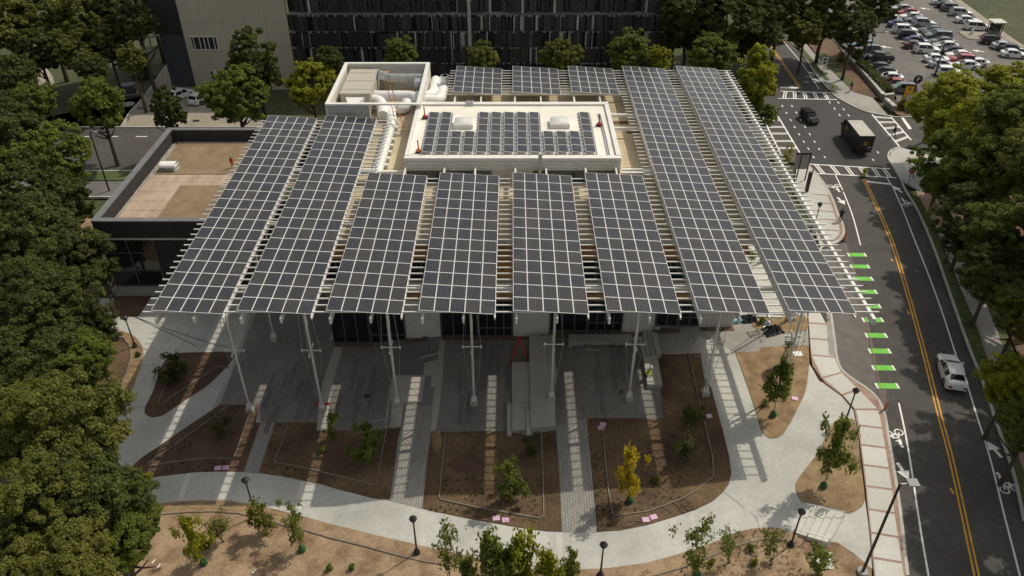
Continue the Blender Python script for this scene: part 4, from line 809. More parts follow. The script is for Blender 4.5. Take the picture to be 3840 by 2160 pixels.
for z in (.3, 2.2, 4.2, 5.75): wn.box(X0 + .1, -34.7, DY0 + .22, DY0 + .3, z, z + .09)
for y in (DY0 + .4, DY0 + 2.9): wn.box(X0, X0 + .1, y, y + .1, .25, 5.85)
wn = dp('corner_window', wn, M_FRAMEDK)
for xa, xb in ((X0 + .1, X0 + 2.4), (X0 + 2.5, -34.7)):
    for za, zb2 in ((.39, 2.2), (2.29, 4.2), (4.29, 5.75)): MB().box(xa, xb, DY0 + .25, DY0 + .27, za, zb2).build('pane', M_GLASS, wn).matrix_parent_inverse = Matrix.Translation((-DX0, -DY0, 0)) @ Matrix.Translation((DX0, DY0, 0))
MB().box(X0 + .03, X0 + .05, DY0 + .5, DY0 + 2.9, .3, 5.8).build('pane', M_GLASS, wn)
q = at_z(T1((1283, 1278))[0], 6.6); t = thing('roof_vent', 'white curved-top vent hood on the dark building roof', 'vent hood', q)
MB().box(-.95, .95, -.6, .6, 0, .1).build('pad', M_CONC_DK, t); MB().box(-.6, .6, -.4, .4, .1, .55).build('curb', M_STEELG, t)
mb = MB(); n_ = 8
for i in range(n_): a0, a1 = math.pi * i / n_, math.pi * (i + 1) / n_; mb.add([(x, -.6 * math.cos(a), .55 + .32 * math.sin(a)) for a in (a0, a1) for x in (-.85, .85)], [(0, 1, 3, 2)])
mb.box(-.85, .85, -.6, .6, .48, .56); mb.build('hood', M_WHITE, t, True)

# ---- tall building behind
BY = 119.2
bb = thing('back_building', 'tall building behind with black louvred facade and beige concrete end wall', 'building', (-40, BY, 0)); bi = Matrix.Translation((40, -BY, 0))
def bbp(n_, mb, m, kind=None): o = mb.build(n_, m, bb); o.matrix_parent_inverse = bi; o['kind'] = kind if kind else 'thing'; return o
XW0, XW1, XF1, HB = -49.3, -33.4, 24.0, 24
for k in range(5):
    x0 = XW0 + k * (XW1 - XW0) / 5; x1 = XW0 + (k + 1) * (XW1 - XW0) / 5 - .03
    zs = [-1, 2.6, 5.2, 9.4, 14, 19, HB]
    for za, zb2 in zip(zs, zs[1:]):
        bbp('wall_panel', MB().box(x0, x1, BY, BY + .8, za + .02, zb2), M_WALLB)
x0 = XW0 + 1 * (XW1 - XW0) / 5; x1 = XW0 + 2 * (XW1 - XW0) / 5
wz0, wz1, wx0, wx1 = 5.6, 7.2, -46.6, -42.6
wz0, wz1 = at_y(Q_((900, 735))[0], BY).z, at_y(Q_((880, 550))[0], BY).z; wx0, wx1 = at_y(Q_((880, 640))[0], BY).x, at_y(Q_((1265, 640))[0], BY).x
wf = MB().box(wx0 - .1, wx1 + .1, BY - .2, BY - .003, wz0 - .12, wz0); wf.box(wx0 - .1, wx1 + .1, BY - .2, BY - .003, wz1, wz1 + .1)
for i in range(7): x = wx0 + (wx1 - wx0) * [0, .1, .33, .5, .66, .88, 1][i]; wf.box(x - .05, x + .05, BY - .19, BY - .003, wz0, wz1)
wf = bbp('strip_window', wf, M_ALU)
for i in range(6):
    u = [0, .1, .33, .5, .66, .88, 1]; MB().box(wx0 + (wx1 - wx0) * u[i] + .06, wx0 + (wx1 - wx0) * u[i + 1] - .06, BY - .1, BY - .06, wz0, wz1).build('pane', M_GLASS, wf)
q = at_y(Q_((1190, 1110))[0], BY); o = bbp('small_window', MB().box(q.x - .45, q.x + .6, BY - .04, BY + .02, q.z - .9, q.z + .6), M_ALU); MB().box(q.x - .3, q.x + .1, BY - .06, BY - .041, q.z - .8, q.z + .5).build('pane', M_TEAL, o)
bbp('slate_wall', MB().box(-53.6, XW0 - .05, BY + .6, BY + 1.4, 7.6, HB), M_DARKFASC); bbp('slate_wall', MB().box(-53.2, XW0 - .05, BY + .4, BY + 1.4, -1, 7.55), M_SLATE); bbp('return_wall', MB().box(XW0 - .03, XW0 + .3, BY + .8, BY + 10, -1, HB), M_WALLB)
ld = MB()
for x in (-55.9, -54.9): ld.beam((x, BY + .6, 4.5), (x, BY + .6, HB), .16, .2)
for i in range(14): ld.beam((-56.1, BY + .6, 5 + i * 1.4), (-54.6, BY + .6, 5 + i * 1.4), .08, .08)
for z in (7, 13): ld.beam((-55, BY + .6, z), (-53.5, BY + .9, z + .4), .25, .25)
bbp('steel_trellis', ld, M_STEELG)
bbp('core_wall', MB().box(XW1, XF1 - .5, BY + 1.6, BY + 30, -1, HB), M_FACDK); bbp('floor_slab', MB().box(XW1 + .1, XF1, BY + .9, BY + 1.55, 10.4, 10.7), M_FACLT)
bbp('flat_roof', MB().box(XW0, XF1, BY + .9, BY + 30, HB, HB + .3), M_CONC_DK)
rows = [(-.6, 1.05), (1.1, 3.38), (3.45, 5.8), (5.87, 8.22), (8.29, 10.62), (10.9, 13.0), (13.05, 15.4), (15.45, 17.8), (17.85, 20.2)]
for r, (za, zb2) in enumerate(rows):
    x = XW1 + .05; M3 = [MB(), MB(), MB()]; brk = MB()
    while x < XF1 - .3:
        w_ = random.choice([.35, .55, .75, 1.1]); u = random.random(); g = random.choice([.03, .06, .2]); yo = random.choice([0, .12, .25])
        left = x < -6.3
        k = 0 if u < (.7 if left else .42) else 1 if u < .86 else 2
        if k == 2: w_ = random.choice([.12, .2, .35])
        if u > .06: M3[k].box(x, x + w_, BY + yo, BY + yo + .06, za + random.choice([0, .02, .05]), zb2 - random.choice([0, .04, .3]))
        if random.random() < .6: brk.box(x, x + .3, BY - .03, BY - .002, zb2 - .2, zb2 - .02)
        x += w_ + g
    for k, m in enumerate((M_FACDK, M_FACBR, M_FACLT)):
        if M3[k].v: bbp('facade_panels', M3[k], m, 'stuff')
    bbp('fixing_brackets', brk, M_FACLT, 'stuff'); bbp('facade_rail', MB().box(XW1, XF1, BY - .06, BY - .033, zb2 - .01, zb2 + .07), M_FRAMEDK)
bbp('concrete_fin', MB().box(-6.6, -6.1, BY - .1, BY + .5, -.6, 18), M_FACLT)

# ================================================================== STEPS, BLOCKS, WALLS
def block(name, pts, top, m=M_BLOCK, depth=.5, parent=None, kind='structure'):
    P = [at_z(p, top) for p in pts]; o = MB().prism([(p.x, p.y) for p in P], top - depth, top).build(name, m, parent)
    if parent is None: o['kind'] = kind
    return o
def group(name, label, cat): return thing(name, label, cat)
ws = group('plaza_steps', 'pale concrete steps and landing between the left and middle plaza', 'steps')
for pts, z, n_ in ((E_((325, 80), (368, 80), (332, 345), (284, 353)), -.42, 'tread'), (E_((366, 20), (402, 0), (368, 336), (331, 345)), -.24, 'tread'), (E_((398, 0), (420, 0), (392, 328), (368, 336)), -.07, 'tread'),
                   (L_((840, 1030), (1432, 1030), (1425, 1210), (1412, 1240), (1385, 1430)) + E_((662, 140), (530, 145), (475, 150), (452, 320), (391, 327)) + L_((820, 1260),), .09, 'landing'),
                   (L_((1330, 838), (1396, 835), (1376, 1030), (1310, 1030)), .12, 'tread'), (L_((1396, 820), (1462, 818), (1432, 1205), (1416, 1205), (1430, 1030), (1377, 1030)), .19, 'tread'), (L_((1462, 802), (1560, 790), (1555, 1205), (1434, 1205)), .26, 'tread')):
    block(n_, pts, z, M_BLOCK, .6, ws)
def rail(name, pts, label, posts=True):
    t = thing(name, label, 'handrail'); mb = MB(); mb.path(pts, .03, 6); mb.build('top_rail', M_STEELG, t, True)
    if posts:
        n_ = max(2, int((pts[-1] - pts[0]).length / 1.2) + 1)
        for i in range(n_):
            p = pts[0].lerp(pts[-1], i / (n_ - 1)); MB().beam(p, (p.x, p.y, zf(p.x) - .05), .045, .045).build('post', M_STEELG, t)
rail('handrail', [at_z(E_((242, 292))[0], .5), at_z(E_((406, 256))[0], 1.0)], 'grey handrail on the lower flight of the plaza steps')
rail('handrail', [at_z(L_((1265, 765))[0], .9), at_z(L_((1550, 690))[0], 1.1)], 'grey handrail above the upper flight of the plaza steps')
sb = group('seating_blocks', 'terraced cast concrete seating blocks in the middle of the plaza', 'seating blocks')
for pts, z in ((S_((340, 440), (600, 440), (608, 1052), (345, 1052)), .98), (S_((602, 420), (702, 420), (757, 1092), (612, 1052)), .9), (S_((80, 830), (344, 830), (344, 1093), (80, 1093)), .62), (S_((152, 866), (340, 862), (340, 1090), (152, 1090)), .66),
               (S_((80, 1096), (344, 1096)) + E_((1424, 143), (1290, 145)), .58), (S_((120, 1112), (340, 1112)) + E_((1422, 138), (1312, 140)), .62), (S_((348, 1055), (612, 1055), (720, 1095)) + E_((1607, 145), (1617, 322), (1432, 335), (1425, 205)), .86), (E_((1290, 148), (1424, 148), (1420, 203), (1390, 206), (1391, 350), (1288, 355)), .56), (E_((1250, 155), (1286, 155), (1286, 389), (1250, 390)), .42), (E_((1392, 207), (1424, 207), (1432, 400), (1396, 385)), .68)):
    block('concrete_block', pts, z, M_BLOCK, .75, sb)
es = group('east_steps', 'concrete steps with cheek wall climbing to the right terrace', 'steps')
for pts, z in ((S_((1970, 450), (2040, 450), (2112, 735), (2050, 735)), .85), (S_((2042, 340), (2106, 340), (2180, 735), (2113, 735)), 1.0), (S_((2108, 340), (2182, 352), (2246, 735), (2181, 735)), 1.15), (S_((2184, 390), (2266, 390), (2318, 712), (2250, 712)), 1.38)):
    block('tread', pts, z, M_BLOCK, .7, es)
block('bench_slab', S_((2050, 738), (2248, 738), (2335, 1168), (2112, 1165)), 1.2, M_BLOCK, .6)
block('planter_wall', S_((930, 412), (1880, 412), (1880, 530), (930, 530)), 1.15, M_CONC_DK, .7)
rs = group('roadside_steps', 'sunlit concrete steps rising from the curved walk to the roadside pavement', 'steps')
ut = F_((915, 895), (955, 908), (1003, 922), (1058, 938), (1112, 953), (1166, 966), (1238, 982)); lt_ = F_((815, 1105), (852, 1118), (892, 1132), (945, 1148), (1005, 1166), (1060, 1182), (1112, 1196))
for i in range(6):
    z = .86 + .13 * (i + 1); a = [at_z(q, z) for q in (ut[i], ut[i + 1], lt_[i + 1], lt_[i])]
    zz = 1.33 + .13 * i
    P = [at_z(q, zz) for q in (ut[i], ut[i + 1], lt_[i + 1], lt_[i])]
    MB().prism([(p.x, p.y) for p in P], zz - .8, zz).build('tread', M_CONC_B, rs)
rail('handrail', [G(F_((800, 1085))[0], .95), G(F_((1120, 1165))[0], 1.0)], 'long grey handrail along the front side of the roadside steps')
rail('handrail', [G(F_((930, 905))[0], .95), G(F_((1232, 968))[0], .95)], 'grey handrail at the straw bed side of the roadside steps')
def wall_line(name, pts, h, w_, label, m=M_STONEWALL, cap=True):
    t = thing(name, label, 'wall'); P = XY(pts)
    ribbon('wall_body', P, w_, m, 0, h, parent=t, smooth=False, step=2)
    if cap: ribbon('coping', P, w_ + .1, M_CONC_B, h, .08, parent=t, smooth=False, step=2)
wall_line('retaining_wall', N_((1105, 20), (1350, 260), (1550, 490), (1715, 690)), .75, .45, 'long stone retaining wall with pale coping below the car park hedge')
wall_line('retaining_wall', N_((1750, 750), (1880, 870)), .75, .45, 'short stone wall ending at the driveway crosswalk')
wall_line('retaining_wall', N_((1720, 690), (1870, 675)), .7, .3, 'low wall end turning in beside the car park stairs')
rail('handrail', [G(N_((1740, 745))[0], 1.0), G(N_((1930, 700))[0], 1.6)], 'front handrail of the little stair up to the car park')
rail('handrail', [G(N_((1750, 690))[0], 1.0), G(N_((1890, 650))[0], 1.6)], 'rear handrail of the little stair up to the car park')

# ================================================================== LAMPS AND SIGNS
def lamp(base, head, label, h=None):
    b_ = G(base); H = h or max(2.8, min(4.6, at_y(head, b_.y).z - b_.z))
    t = thing('street_lamp', label, 'street lamp', b_, 0, 'black pedestrian lamps')
    MB().lathe((0, 0, 0), [(.26, 0), (.26, .12), (.2, .18), (.16, .42), (.1, .5)], 10).build('base', M_BLACKMETAL, t, True)
    MB().lathe((0, 0, .5), [(.07, 0), (.052, H - 1.15), (.09, H - 1.1), (.05, H - 1.05)], 8).build('post', M_BLACKMETAL, t, True)
    mb = MB().lathe((0, 0, H - .55), [(.1, 0), (.2, .12), (.24, .3)], 8); mb.build('lantern', M_FRAMEDK, t, True)
    MB().lathe((0, 0, H - .25), [(.28, 0), (.25, .06), (.05, .24), (.02, .3)], 8).build('cap', M_BLACKMETAL, t)
    return t
lamp(A_((1015, 1165))[0], A_((935, 930))[0], 'black lamp in the left straw bed beside the concrete walk')
lamp(D_((760, 225))[0], D_((690, 80))[0], 'black lamp half hidden by the big left tree crown')
lamp(D_((1918, 1000))[0], D_((1832, 710))[0], 'black lamp beside the curved walk behind the multi-stem shrub')
lamp(E_((575, 1278))[0], E_((535, 1000))[0], 'black lamp casting its shadow on the front soil left of centre')
lamp(E_((1950, 1450))[0], E_((1985, 1195))[0], 'black lamp at the bottom edge right of centre')
lamp(F_((825, 1222))[0], F_((915, 945))[0], 'black lamp in front of the roadside steps')
lamp(F_((1235, 292))[0], F_((1322, 38))[0], 'black lamp at the tip of the kerbside bed next to the brick-banded pavement')
lamp(C_((1000, 275))[0], C_((1045, 80))[0], 'black lamp on the pavement bulb behind the purlin ends')
lamp(C_((1985, 535))[0], C_((2050, 310))[0], 'black lamp on the far pavement across the road')
lamp(C_((2188, 1003))[0], C_((2252, 800))[0], 'nearer black lamp on the far pavement across the road, above the white car')
b_ = G(F_((1362, 1425))[0]); top = at_y(F_((1680, 752))[0], b_.y)
t = thing('solar_lamp', 'tall brown lamp pole with a small solar panel head at the roadside', 'lamp post', b_)
dv = top - b_
MB().lathe((0, 0, 0), [(.34, 0), (.34, .25)], 12).build('footing', M_CONC_DK, t); MB().path([(0, 0, .25), (0, 0, dv.z)], [.1, .075], 8).build('pole', solid('brown_pole', (.05, .035, .025), .5), t, True)
MB().beam((0, 0, dv.z - .1), (.65, 0, dv.z), .07, .07).build('arm', M_STEELG, t); MB().box(.4, 1.05, -.3, .3, dv.z + .02, dv.z + .08).build('solar_head', M_GREYCAP, t); MB().box(.43, 1.02, -.27, .27, dv.z + .082, dv.z + .09).build('solar_cell', M_CELLS, t)
def tall_lamp(base, top, arm, label):
    b_ = G(base); H = max(5, at_y(top, b_.y).z - b_.z); t = thing('lot_lamp', label, 'lamp post', b_, 0, 'tall dark lamp posts')
    MB().path([(0, 0, 0), (0, 0, H)], [.11, .08], 8).build('pole', M_BLACKMETAL, t, True); MB().beam((0, 0, H), (arm, 0, H + .05), .07, .07).build('arm', M_BLACKMETAL, t)
    MB().box(min(arm, arm * 1.8), max(arm, arm * 1.8), -.2, .2, H, H + .12).build('lamp_head', M_STEELG, t)
tall_lamp(K_((205, 960))[0], K_((292, 568))[0], 1.2, 'car park lamp with pale head in front of the dark pickup')
tall_lamp(K_((1235, 1140))[0], K_((1247, 1035))[0], -1.0, 'car park lamp with pale head pointing left, above the bright tree')
tall_lamp(T1((825, 1440))[0], T1((712, 1000))[0], .5, 'tall dark pole left of the dark brick building')
# poles
b_ = G(N_((2345, 1330))[0]); H = at_y(N_((2445, 850))[0], b_.y).z - b_.z; t = thing('signal_pole', 'thick dark pole with white cameras beside the bright tree at the junction', 'pole', b_)
MB().path([(0, 0, 0), (0, 0, H)], .2, 10).build('shaft', M_BLACKMETAL, t, True); MB().box(-.75, -.25, -.25, .2, H * .62, H * .62 + .7).build('control_box', M_WHITE, t); MB().box(-.6, .1, -.3, .1, H - .3, H).build('camera', M_WHITE, t)
def text(body, size, m, parent, loc, rot, ex=.004, name='lettering'):
    c = bpy.data.curves.new(name, 'FONT'); c.body = body; c.size = size; c.align_x = 'CENTER'; c.align_y = 'CENTER'; c.extrude = ex; c.materials.append(m)
    o = bpy.data.objects.new(name, c); COL.objects.link(o); o.parent = parent; o.location = loc; o.rotation_euler = rot
    dg = bpy.context.evaluated_depsgraph_get(); me = bpy.data.meshes.new_from_object(o.evaluated_get(dg)); n2 = obj(name, me, parent, loc, rot); bpy.data.objects.remove(o); bpy.data.curves.remove(c); return n2
FACE = (R(90), 0, 0)
# stop sign
b_ = G(T3((1698, 1398))[0]); t = thing('stop_sign', 'red octagonal stop sign at the junction corner under the bright tree', 'stop sign', b_); H = at_y(T3((1728, 1285))[0], b_.y).z - b_.z
MB().beam((0, .03, 0), (0, .03, H + .35), .06, .04).build('post', M_STEELG, t)
oc = [(.45 * math.cos(R(22.5 + 45 * k)), .45 * math.sin(R(22.5 + 45 * k))) for k in range(8)]
def disc(poly, y0, y1, zc): mb = MB(); n = len(poly); mb.add([(x, y0, zc + z) for x, z in poly] + [(x, y1, zc + z) for x, z in poly], [tuple(range(n)), tuple(reversed(range(n, 2 * n)))] + [(i, i + n, (i + 1) % n + n, (i + 1) % n) for i in range(n)]); return mb
disc(oc, 0, .01, H).build('white_border', M_WHITE, t); disc([(x * .93, z * .93) for x, z in oc], -.006, 0.0 - .001, H).build('face', M_RED, t); text('STOP', .3, M_WHITE, t, (0, -.009, H), FACE)
def ped_sign(px, top, label):
    b_ = G(px); H = max(1.0, at_y(top, b_.y).z - b_.z); t = thing('crossing_sign', label, 'crossing sign', b_, 0, 'lime pedestrian crossing signs')
    MB().box(-.32, .32, -.25, .25, 0, .12).build('base', M_BLACKMETAL, t); MB().box(-.16, .16, -.03, .03, .12, H - .3).build('panel', M_LIME, t)
    disc([(.36 * math.cos(k * math.pi / 2), .36 * math.sin(k * math.pi / 2)) for k in range(4)], -.03, .02, H - .18).build('diamond', M_LIME, t)
    mb = MB().beam((0, -.035, H - .3), (.02, -.035, H - .1), .09, .01); mb.beam((0, -.035, H - .3), (-.09, -.035, H - .42), .05, .01); mb.beam((.02, -.035, H - .3), (.1, -.035, H - .42), .05, .01); mb.build('walker_symbol', M_BLACKMETAL, t)
ped_sign(T3((1122, 690))[0], T3((1125, 640))[0], 'lime crossing sign at the kerb of the far crosswalk')
ped_sign(T3((1362, 1338))[0], T3((1370, 1275))[0], 'lime crossing sign on the yellow line of the near crosswalk')
b_ = G(T3((1055, 545))[0]); H = at_y(T3((1072, 430))[0], b_.y).z - b_.z; t = thing('road_sign', 'white rectangular road sign on a post beside the far pavement', 'road sign', b_); MB().beam((0, .03, 0), (0, .03, H), .07, .05).build('post', M_STEELG, t); MB().box(-.42, .42, -.01, .01, H - 1.35, H).build('plate', M_WHITE, t); MB().box(-.25, .25, -.016, -.011, H - .55, H - .2).build('print', M_BLACKMETAL, t); MB().box(-.2, .2, -.016, -.011, H - 1.1, H - .7).build('print', M_BLACKMETAL, t)
# parking signs
b_ = G(N_((2045, 730))[0]); Hp = at_y(N_((2132, 388))[0], b_.y).z - b_.z; dxp = at_y(N_((2132, 388))[0], b_.y).x - b_.x
t = thing('parking_sign', 'yellow car park banner with a round black P sign above it', 'parking sign', b_)
for x in (-.75, .55): MB().beam((x + .3, 0, 0), (x + .3, 0, Hp - .9), .09, .09).build('post', M_BLACKMETAL, t)
MB().beam((.95, 0, 0), (.95, 0, Hp), .1, .1).build('post', M_BLACKMETAL, t)
disc([(.62 * math.cos(k * math.pi / 9) + .95, .62 * math.sin(k * math.pi / 9)) for k in range(18)], -.1, -.05, Hp).build('roundel', M_BLACKMETAL, t); text('P', .95, M_WHITE, t, (.95, -.106, Hp - .02), FACE)
MB().box(-.42, .8, -.08, -.05, Hp - 3.6, Hp - 1.0).build('banner', M_YELLOW, t); MB().box(-.42, .8, -.08, -.05, Hp - .99, Hp - .7).build('header', M_BLACKMETAL, t); text('4', .9, M_BLACKMETAL, t, (.2, -.086, Hp - 1.5), FACE)
for i in range(5): MB().box(.0, .4, -.086, -.081, Hp - 3.4 + i * .28, Hp - 3.25 + i * .28).build('print', M_BLACKMETAL, t)
b_ = G(N_((2125, 815))[0]); t = thing('notice_board', 'white notice board among low shrubs at the car park corner', 'notice board', b_); MB().box(-.85, .85, -.04, .04, .3, 1.9).build('board', M_WHITE, t); MB().box(-.9, .9, -.05, .05, 1.9, 2.0).build('top_bar', M_BLACKMETAL, t)
for x in (-.7, .7): MB().box(x - .05, x + .05, -.03, .03, 0, .3).build('leg', M_BLACKMETAL, t)
for i in range(5): MB().box(-.65, .5 - .12 * (i % 3), -.047, -.041, 1.55 - i * .24, 1.62 - i * .24).build('print', M_FRAMEDK, t)
# wayfinding frame and post on the near corner
b_ = G(T3((885, 1365))[0]); H = at_y(T3((905, 1165))[0], b_.y).z - b_.z; t = thing('wayfinding_frame', 'black framed information panel standing at the near junction corner', 'information panel', b_)
for x in (-.5, .55): MB().box(x - .06, x + .06, -.06, .06, 0, H).build('post', M_BLACKMETAL, t)
MB().box(-1.15, .62, -.05, .05, H, H + .22).build('header', M_BLACKMETAL, t); MB().box(-1.1, -.57, -.03, .03, H - 1.9, H - .02).build('panel', M_CONC_DK, t); MB().box(-.43, .48, -.03, .03, H - 1.9, H - .02).build('panel', M_CONC_DK, t)
b_ = G(T3((932, 1450))[0]); tag(MB().box(b_.x - .17, b_.x + .17, b_.y - .17, b_.y + .17, b_.z, b_.z + 2.6).build('bollard_post', M_BLACKMETAL), 'square black post on the near pavement bulb', 'post')
def cone_post(px, label):
    b_ = G(px); t = thing('traffic_delineator', label, 'traffic post', b_, 0, 'orange delineator posts'); MB().lathe((0, 0, 0), [(.3, 0), (.28, .08)], 8).build('base', M_BLACKMETAL, t); MB().lathe((0, 0, .08), [(.1, 0), (.07, .9), (.04, 1.0)], 8).build('tube', M_ORANGE, t, True)
cone_post(C_((1225, 370))[0], 'orange delineator where the pavement bulb ends'); cone_post(F_((1525, 210))[0], 'orange delineator at the near end of the green lane bars'); cone_post(T3((978, 1312))[0], 'orange delineator at the near corner of the crosswalk')
tag(MB().path([G(C_((1240, 330))[0], .9), G(C_((1340, 700))[0], .15), G(C_((1430, 1150))[0], .12), G(C_((1490, 1430))[0], .12), G(F_((1530, 130))[0], .9)], .018, 4).build('barrier_rope', M_ORANGE), 'thin orange rope strung along the green lane bars', 'rope')
# car park ticket booth
b_ = G(K_((2100, 545))[0]); t = thing('ticket_booth', 'small ticket booth with flat white roof on the car park island', 'booth', b_)
for x in (-.8, .8):
    for y in (-.8, .8): MB().box(x - .06, x + .06, y - .06, y + .06, 0, 2.5).build('post', M_BLACKMETAL, t)
MB().box(-1.15, 1.15, -1.15, 1.15, 2.5, 2.68).build('roof', M_CONC_B, t); MB().box(-.7, .7, -.7, .7, 0, 1.1).build('cabin_base', M_GREYCAP, t); MB().box(-.66, .66, -.66, .66, 1.1, 2.4).build('cabin_glass', M_GLASS, t)
b_ = G(K_((1785, 520))[0]); tag(MB().lathe(b_, [(.4, 0), (.28, .5), (.1, 1.4), (.05, 1.5)], 8).build('white_cover', M_WHITE, None, True), 'white draped cone on the car park island', 'cover')
b_ = G(T1((985, 705))[0]); t = thing('transformer_box', 'grey utility box on a pad in the dim lawn beside the driveway', 'utility box', b_, R(20)); MB().box(-1.2, 1.2, -.9, .9, 0, .15).build('pad', M_CONC_DK, t); MB().box(-.95, .95, -.7, .7, .15, 1.4).build('cabinet', M_SLATE, t); MB().box(-1.0, 1.0, -.75, .75, 1.4, 1.5).build('lid', M_GREYCAP, t)
b_ = G(T1((970, 790))[0]); tag(MB().lathe(b_ + Vector((0, 0, .02)), [(.9, 0), (.9, .1)], 16).build('manhole_pad', M_CONC_DK), 'round concrete pad in the dim lawn', 'manhole pad')

# ================================================================== VEHICLES
PAINT = {k: solid('paint_' + k, c, .28, .0, .5, .6) for k, c in dict(white=(.72, .72, .71), silver=(.42, .43, .45), grey=(.12, .125, .13), black=(.012, .012, .014), blue=(.03, .05, .14), sky=(.12, .2, .32), red=(.3, .025, .03), green=(.05, .07, .06), teal=(.12, .16, .17), maroon=(.09, .025, .03)).items()}
def wheel_mesh(r, w_):
    mb = MB(); mb.path([(0, -w_ / 2, 0), (0, -w_ / 2 + .02, 0), (0, w_ / 2 - .02, 0), (0, w_ / 2, 0)], [r * .9, r, r, r * .9], 16, 0); mb.path([(0, -w_ / 2 - .012, 0), (0, w_ / 2 + .012, 0)], r * .62, 12, 1)
    o = mb.build('wheel', [M_TIRE, M_RIM], None, True); me = o.data; bpy.data.objects.remove(o); return me
WH = {}
def make_car(st, cab, wx, wr=.33, cat='car', bed=None):
    t = bpy.data.objects.new('parked_car', None); COL.objects.link(t)
    body = MB(); ws_, rw = MB(), MB(); sw_ = {2: MB(), 7: MB()}
    rings = []
    for x, zl, zb, zt, wl, wb, wt in st:
        half = [(wl, zl), (max(wl, wb) + .015, (zl * .45 + zb * .55)), (wb, zb), (wt, zt), (wt * .5, zt + .025), (0, zt + .035)]
        rings.append([Vector((x, y, z)) for y, z in half] + [Vector((x, -y, z)) for y, z in reversed(half[:-1])])
    for i in range(len(st) - 1):
        a, b = rings[i], rings[i + 1]
        for k in range(10):
            q = [a[k], a[k + 1], b[k + 1], b[k]]; tgt = body
            if k in (2, 7) and cab[0] <= i < cab[2]: tgt = sw_[k]
            if 3 <= k <= 6 and i == cab[0]: tgt = ws_
            if 3 <= k <= 6 and i == cab[2]: tgt = rw
            tgt.add(q, [(0, 1, 2, 3)])
        body.add([a[10], a[0], b[0], b[10]], [(0, 1, 2, 3)])
    body.add(rings[0], [tuple(range(11))]); body.add(rings[-1], [tuple(reversed(range(11)))])
    for s in (3, 7):
        body.path([rings[i][s] for i in range(cab[0], cab[3] + 1)], .06, 6)
        mid = (cab[1] + cab[2]) // 2; lo = rings[mid][2 if s == 3 else 8]; body.beam(lo, rings[mid][s], .09, .03)
        body.beam(rings[cab[1]][2 if s == 3 else 8] + Vector((.25, 0, 0)), rings[cab[1]][s] + Vector((.05, 0, 0)), .05, .03)
    bm = bmesh.new(); me = bpy.data.meshes.new('body')
    o = body.build('body', PAINT['white'], t, True)
    bm.from_mesh(o.data); bmesh.ops.remove_doubles(bm, verts=bm.verts, dist=.001); bmesh.ops.recalc_face_normals(bm, faces=bm.faces); bm.to_mesh(o.data); bm.free(); o.data.set_sharp_from_angle(angle=R(38))
    ws_.build('windscreen', M_CARGLASS, t, True); rw.build('rear_window', M_CARGLASS, t, True)
    for k in (2, 7): sw_[k].build('side_window', M_CARGLASS, t, True)
    key = (wr,); WH.setdefault(key, wheel_mesh(wr, .24))
    wy = max(s[4] for s in st) - .1
    for x in wx:
        for y in (-wy, wy):
            obj('wheel', WH[key], t, (x, y, wr)); MB().path([(x, y, wr + .02), (x, y + (.118 if y > 0 else -.118), wr + .02)], wr * 1.13, 16).build('wheel_arch', M_BLACKMETAL, t)
    f, r_ = st[0], st[-1]
    for y in (-1, 1):
        MB().box(f[0] - .2, f[0] + .012, y * f[5] * .9 - .2, y * f[5] * .9 + .06, f[2] - .02, f[2] + .12).build('headlight', M_HEAD, t)
        MB().box(r_[0] - .012, r_[0] + .18, y * r_[5] * .88 - .14, y * r_[5] * .88 + .14, r_[2] - .12, r_[2] + .06).build('taillight', M_TAIL, t)
        xm = st[cab[0]][0] - .25; yy = st[cab[0]][5] + .1; o = MB().box(xm - .09, xm + .06, y * yy - .09, y * yy + .09, st[cab[0]][3] - .02, st[cab[0]][3] + .13).build('mirror', PAINT['white'], t)
    MB().box(f[0] - .05, f[0] + .016, -.5, .5, f[1] + .02, f[2] - .06).build('grille', M_BLACKMETAL, t); MB().box(r_[0] - .016, r_[0] + .05, -.28, .28, r_[1] + .08, r_[1] + .22).build('number_plate', M_WHITE, t)
    if bed:
        x0, x1, z = bed; MB().box(x0, x1, -.72, .72, z, z + .012).build('truck_bed', M_BLACKMETAL, t)
        for y in (-.86, .86): MB().box(x0, x1, y - .09, y + .09, z, z + .1).build('bed_rail', M_BLACKMETAL, t)
    return t
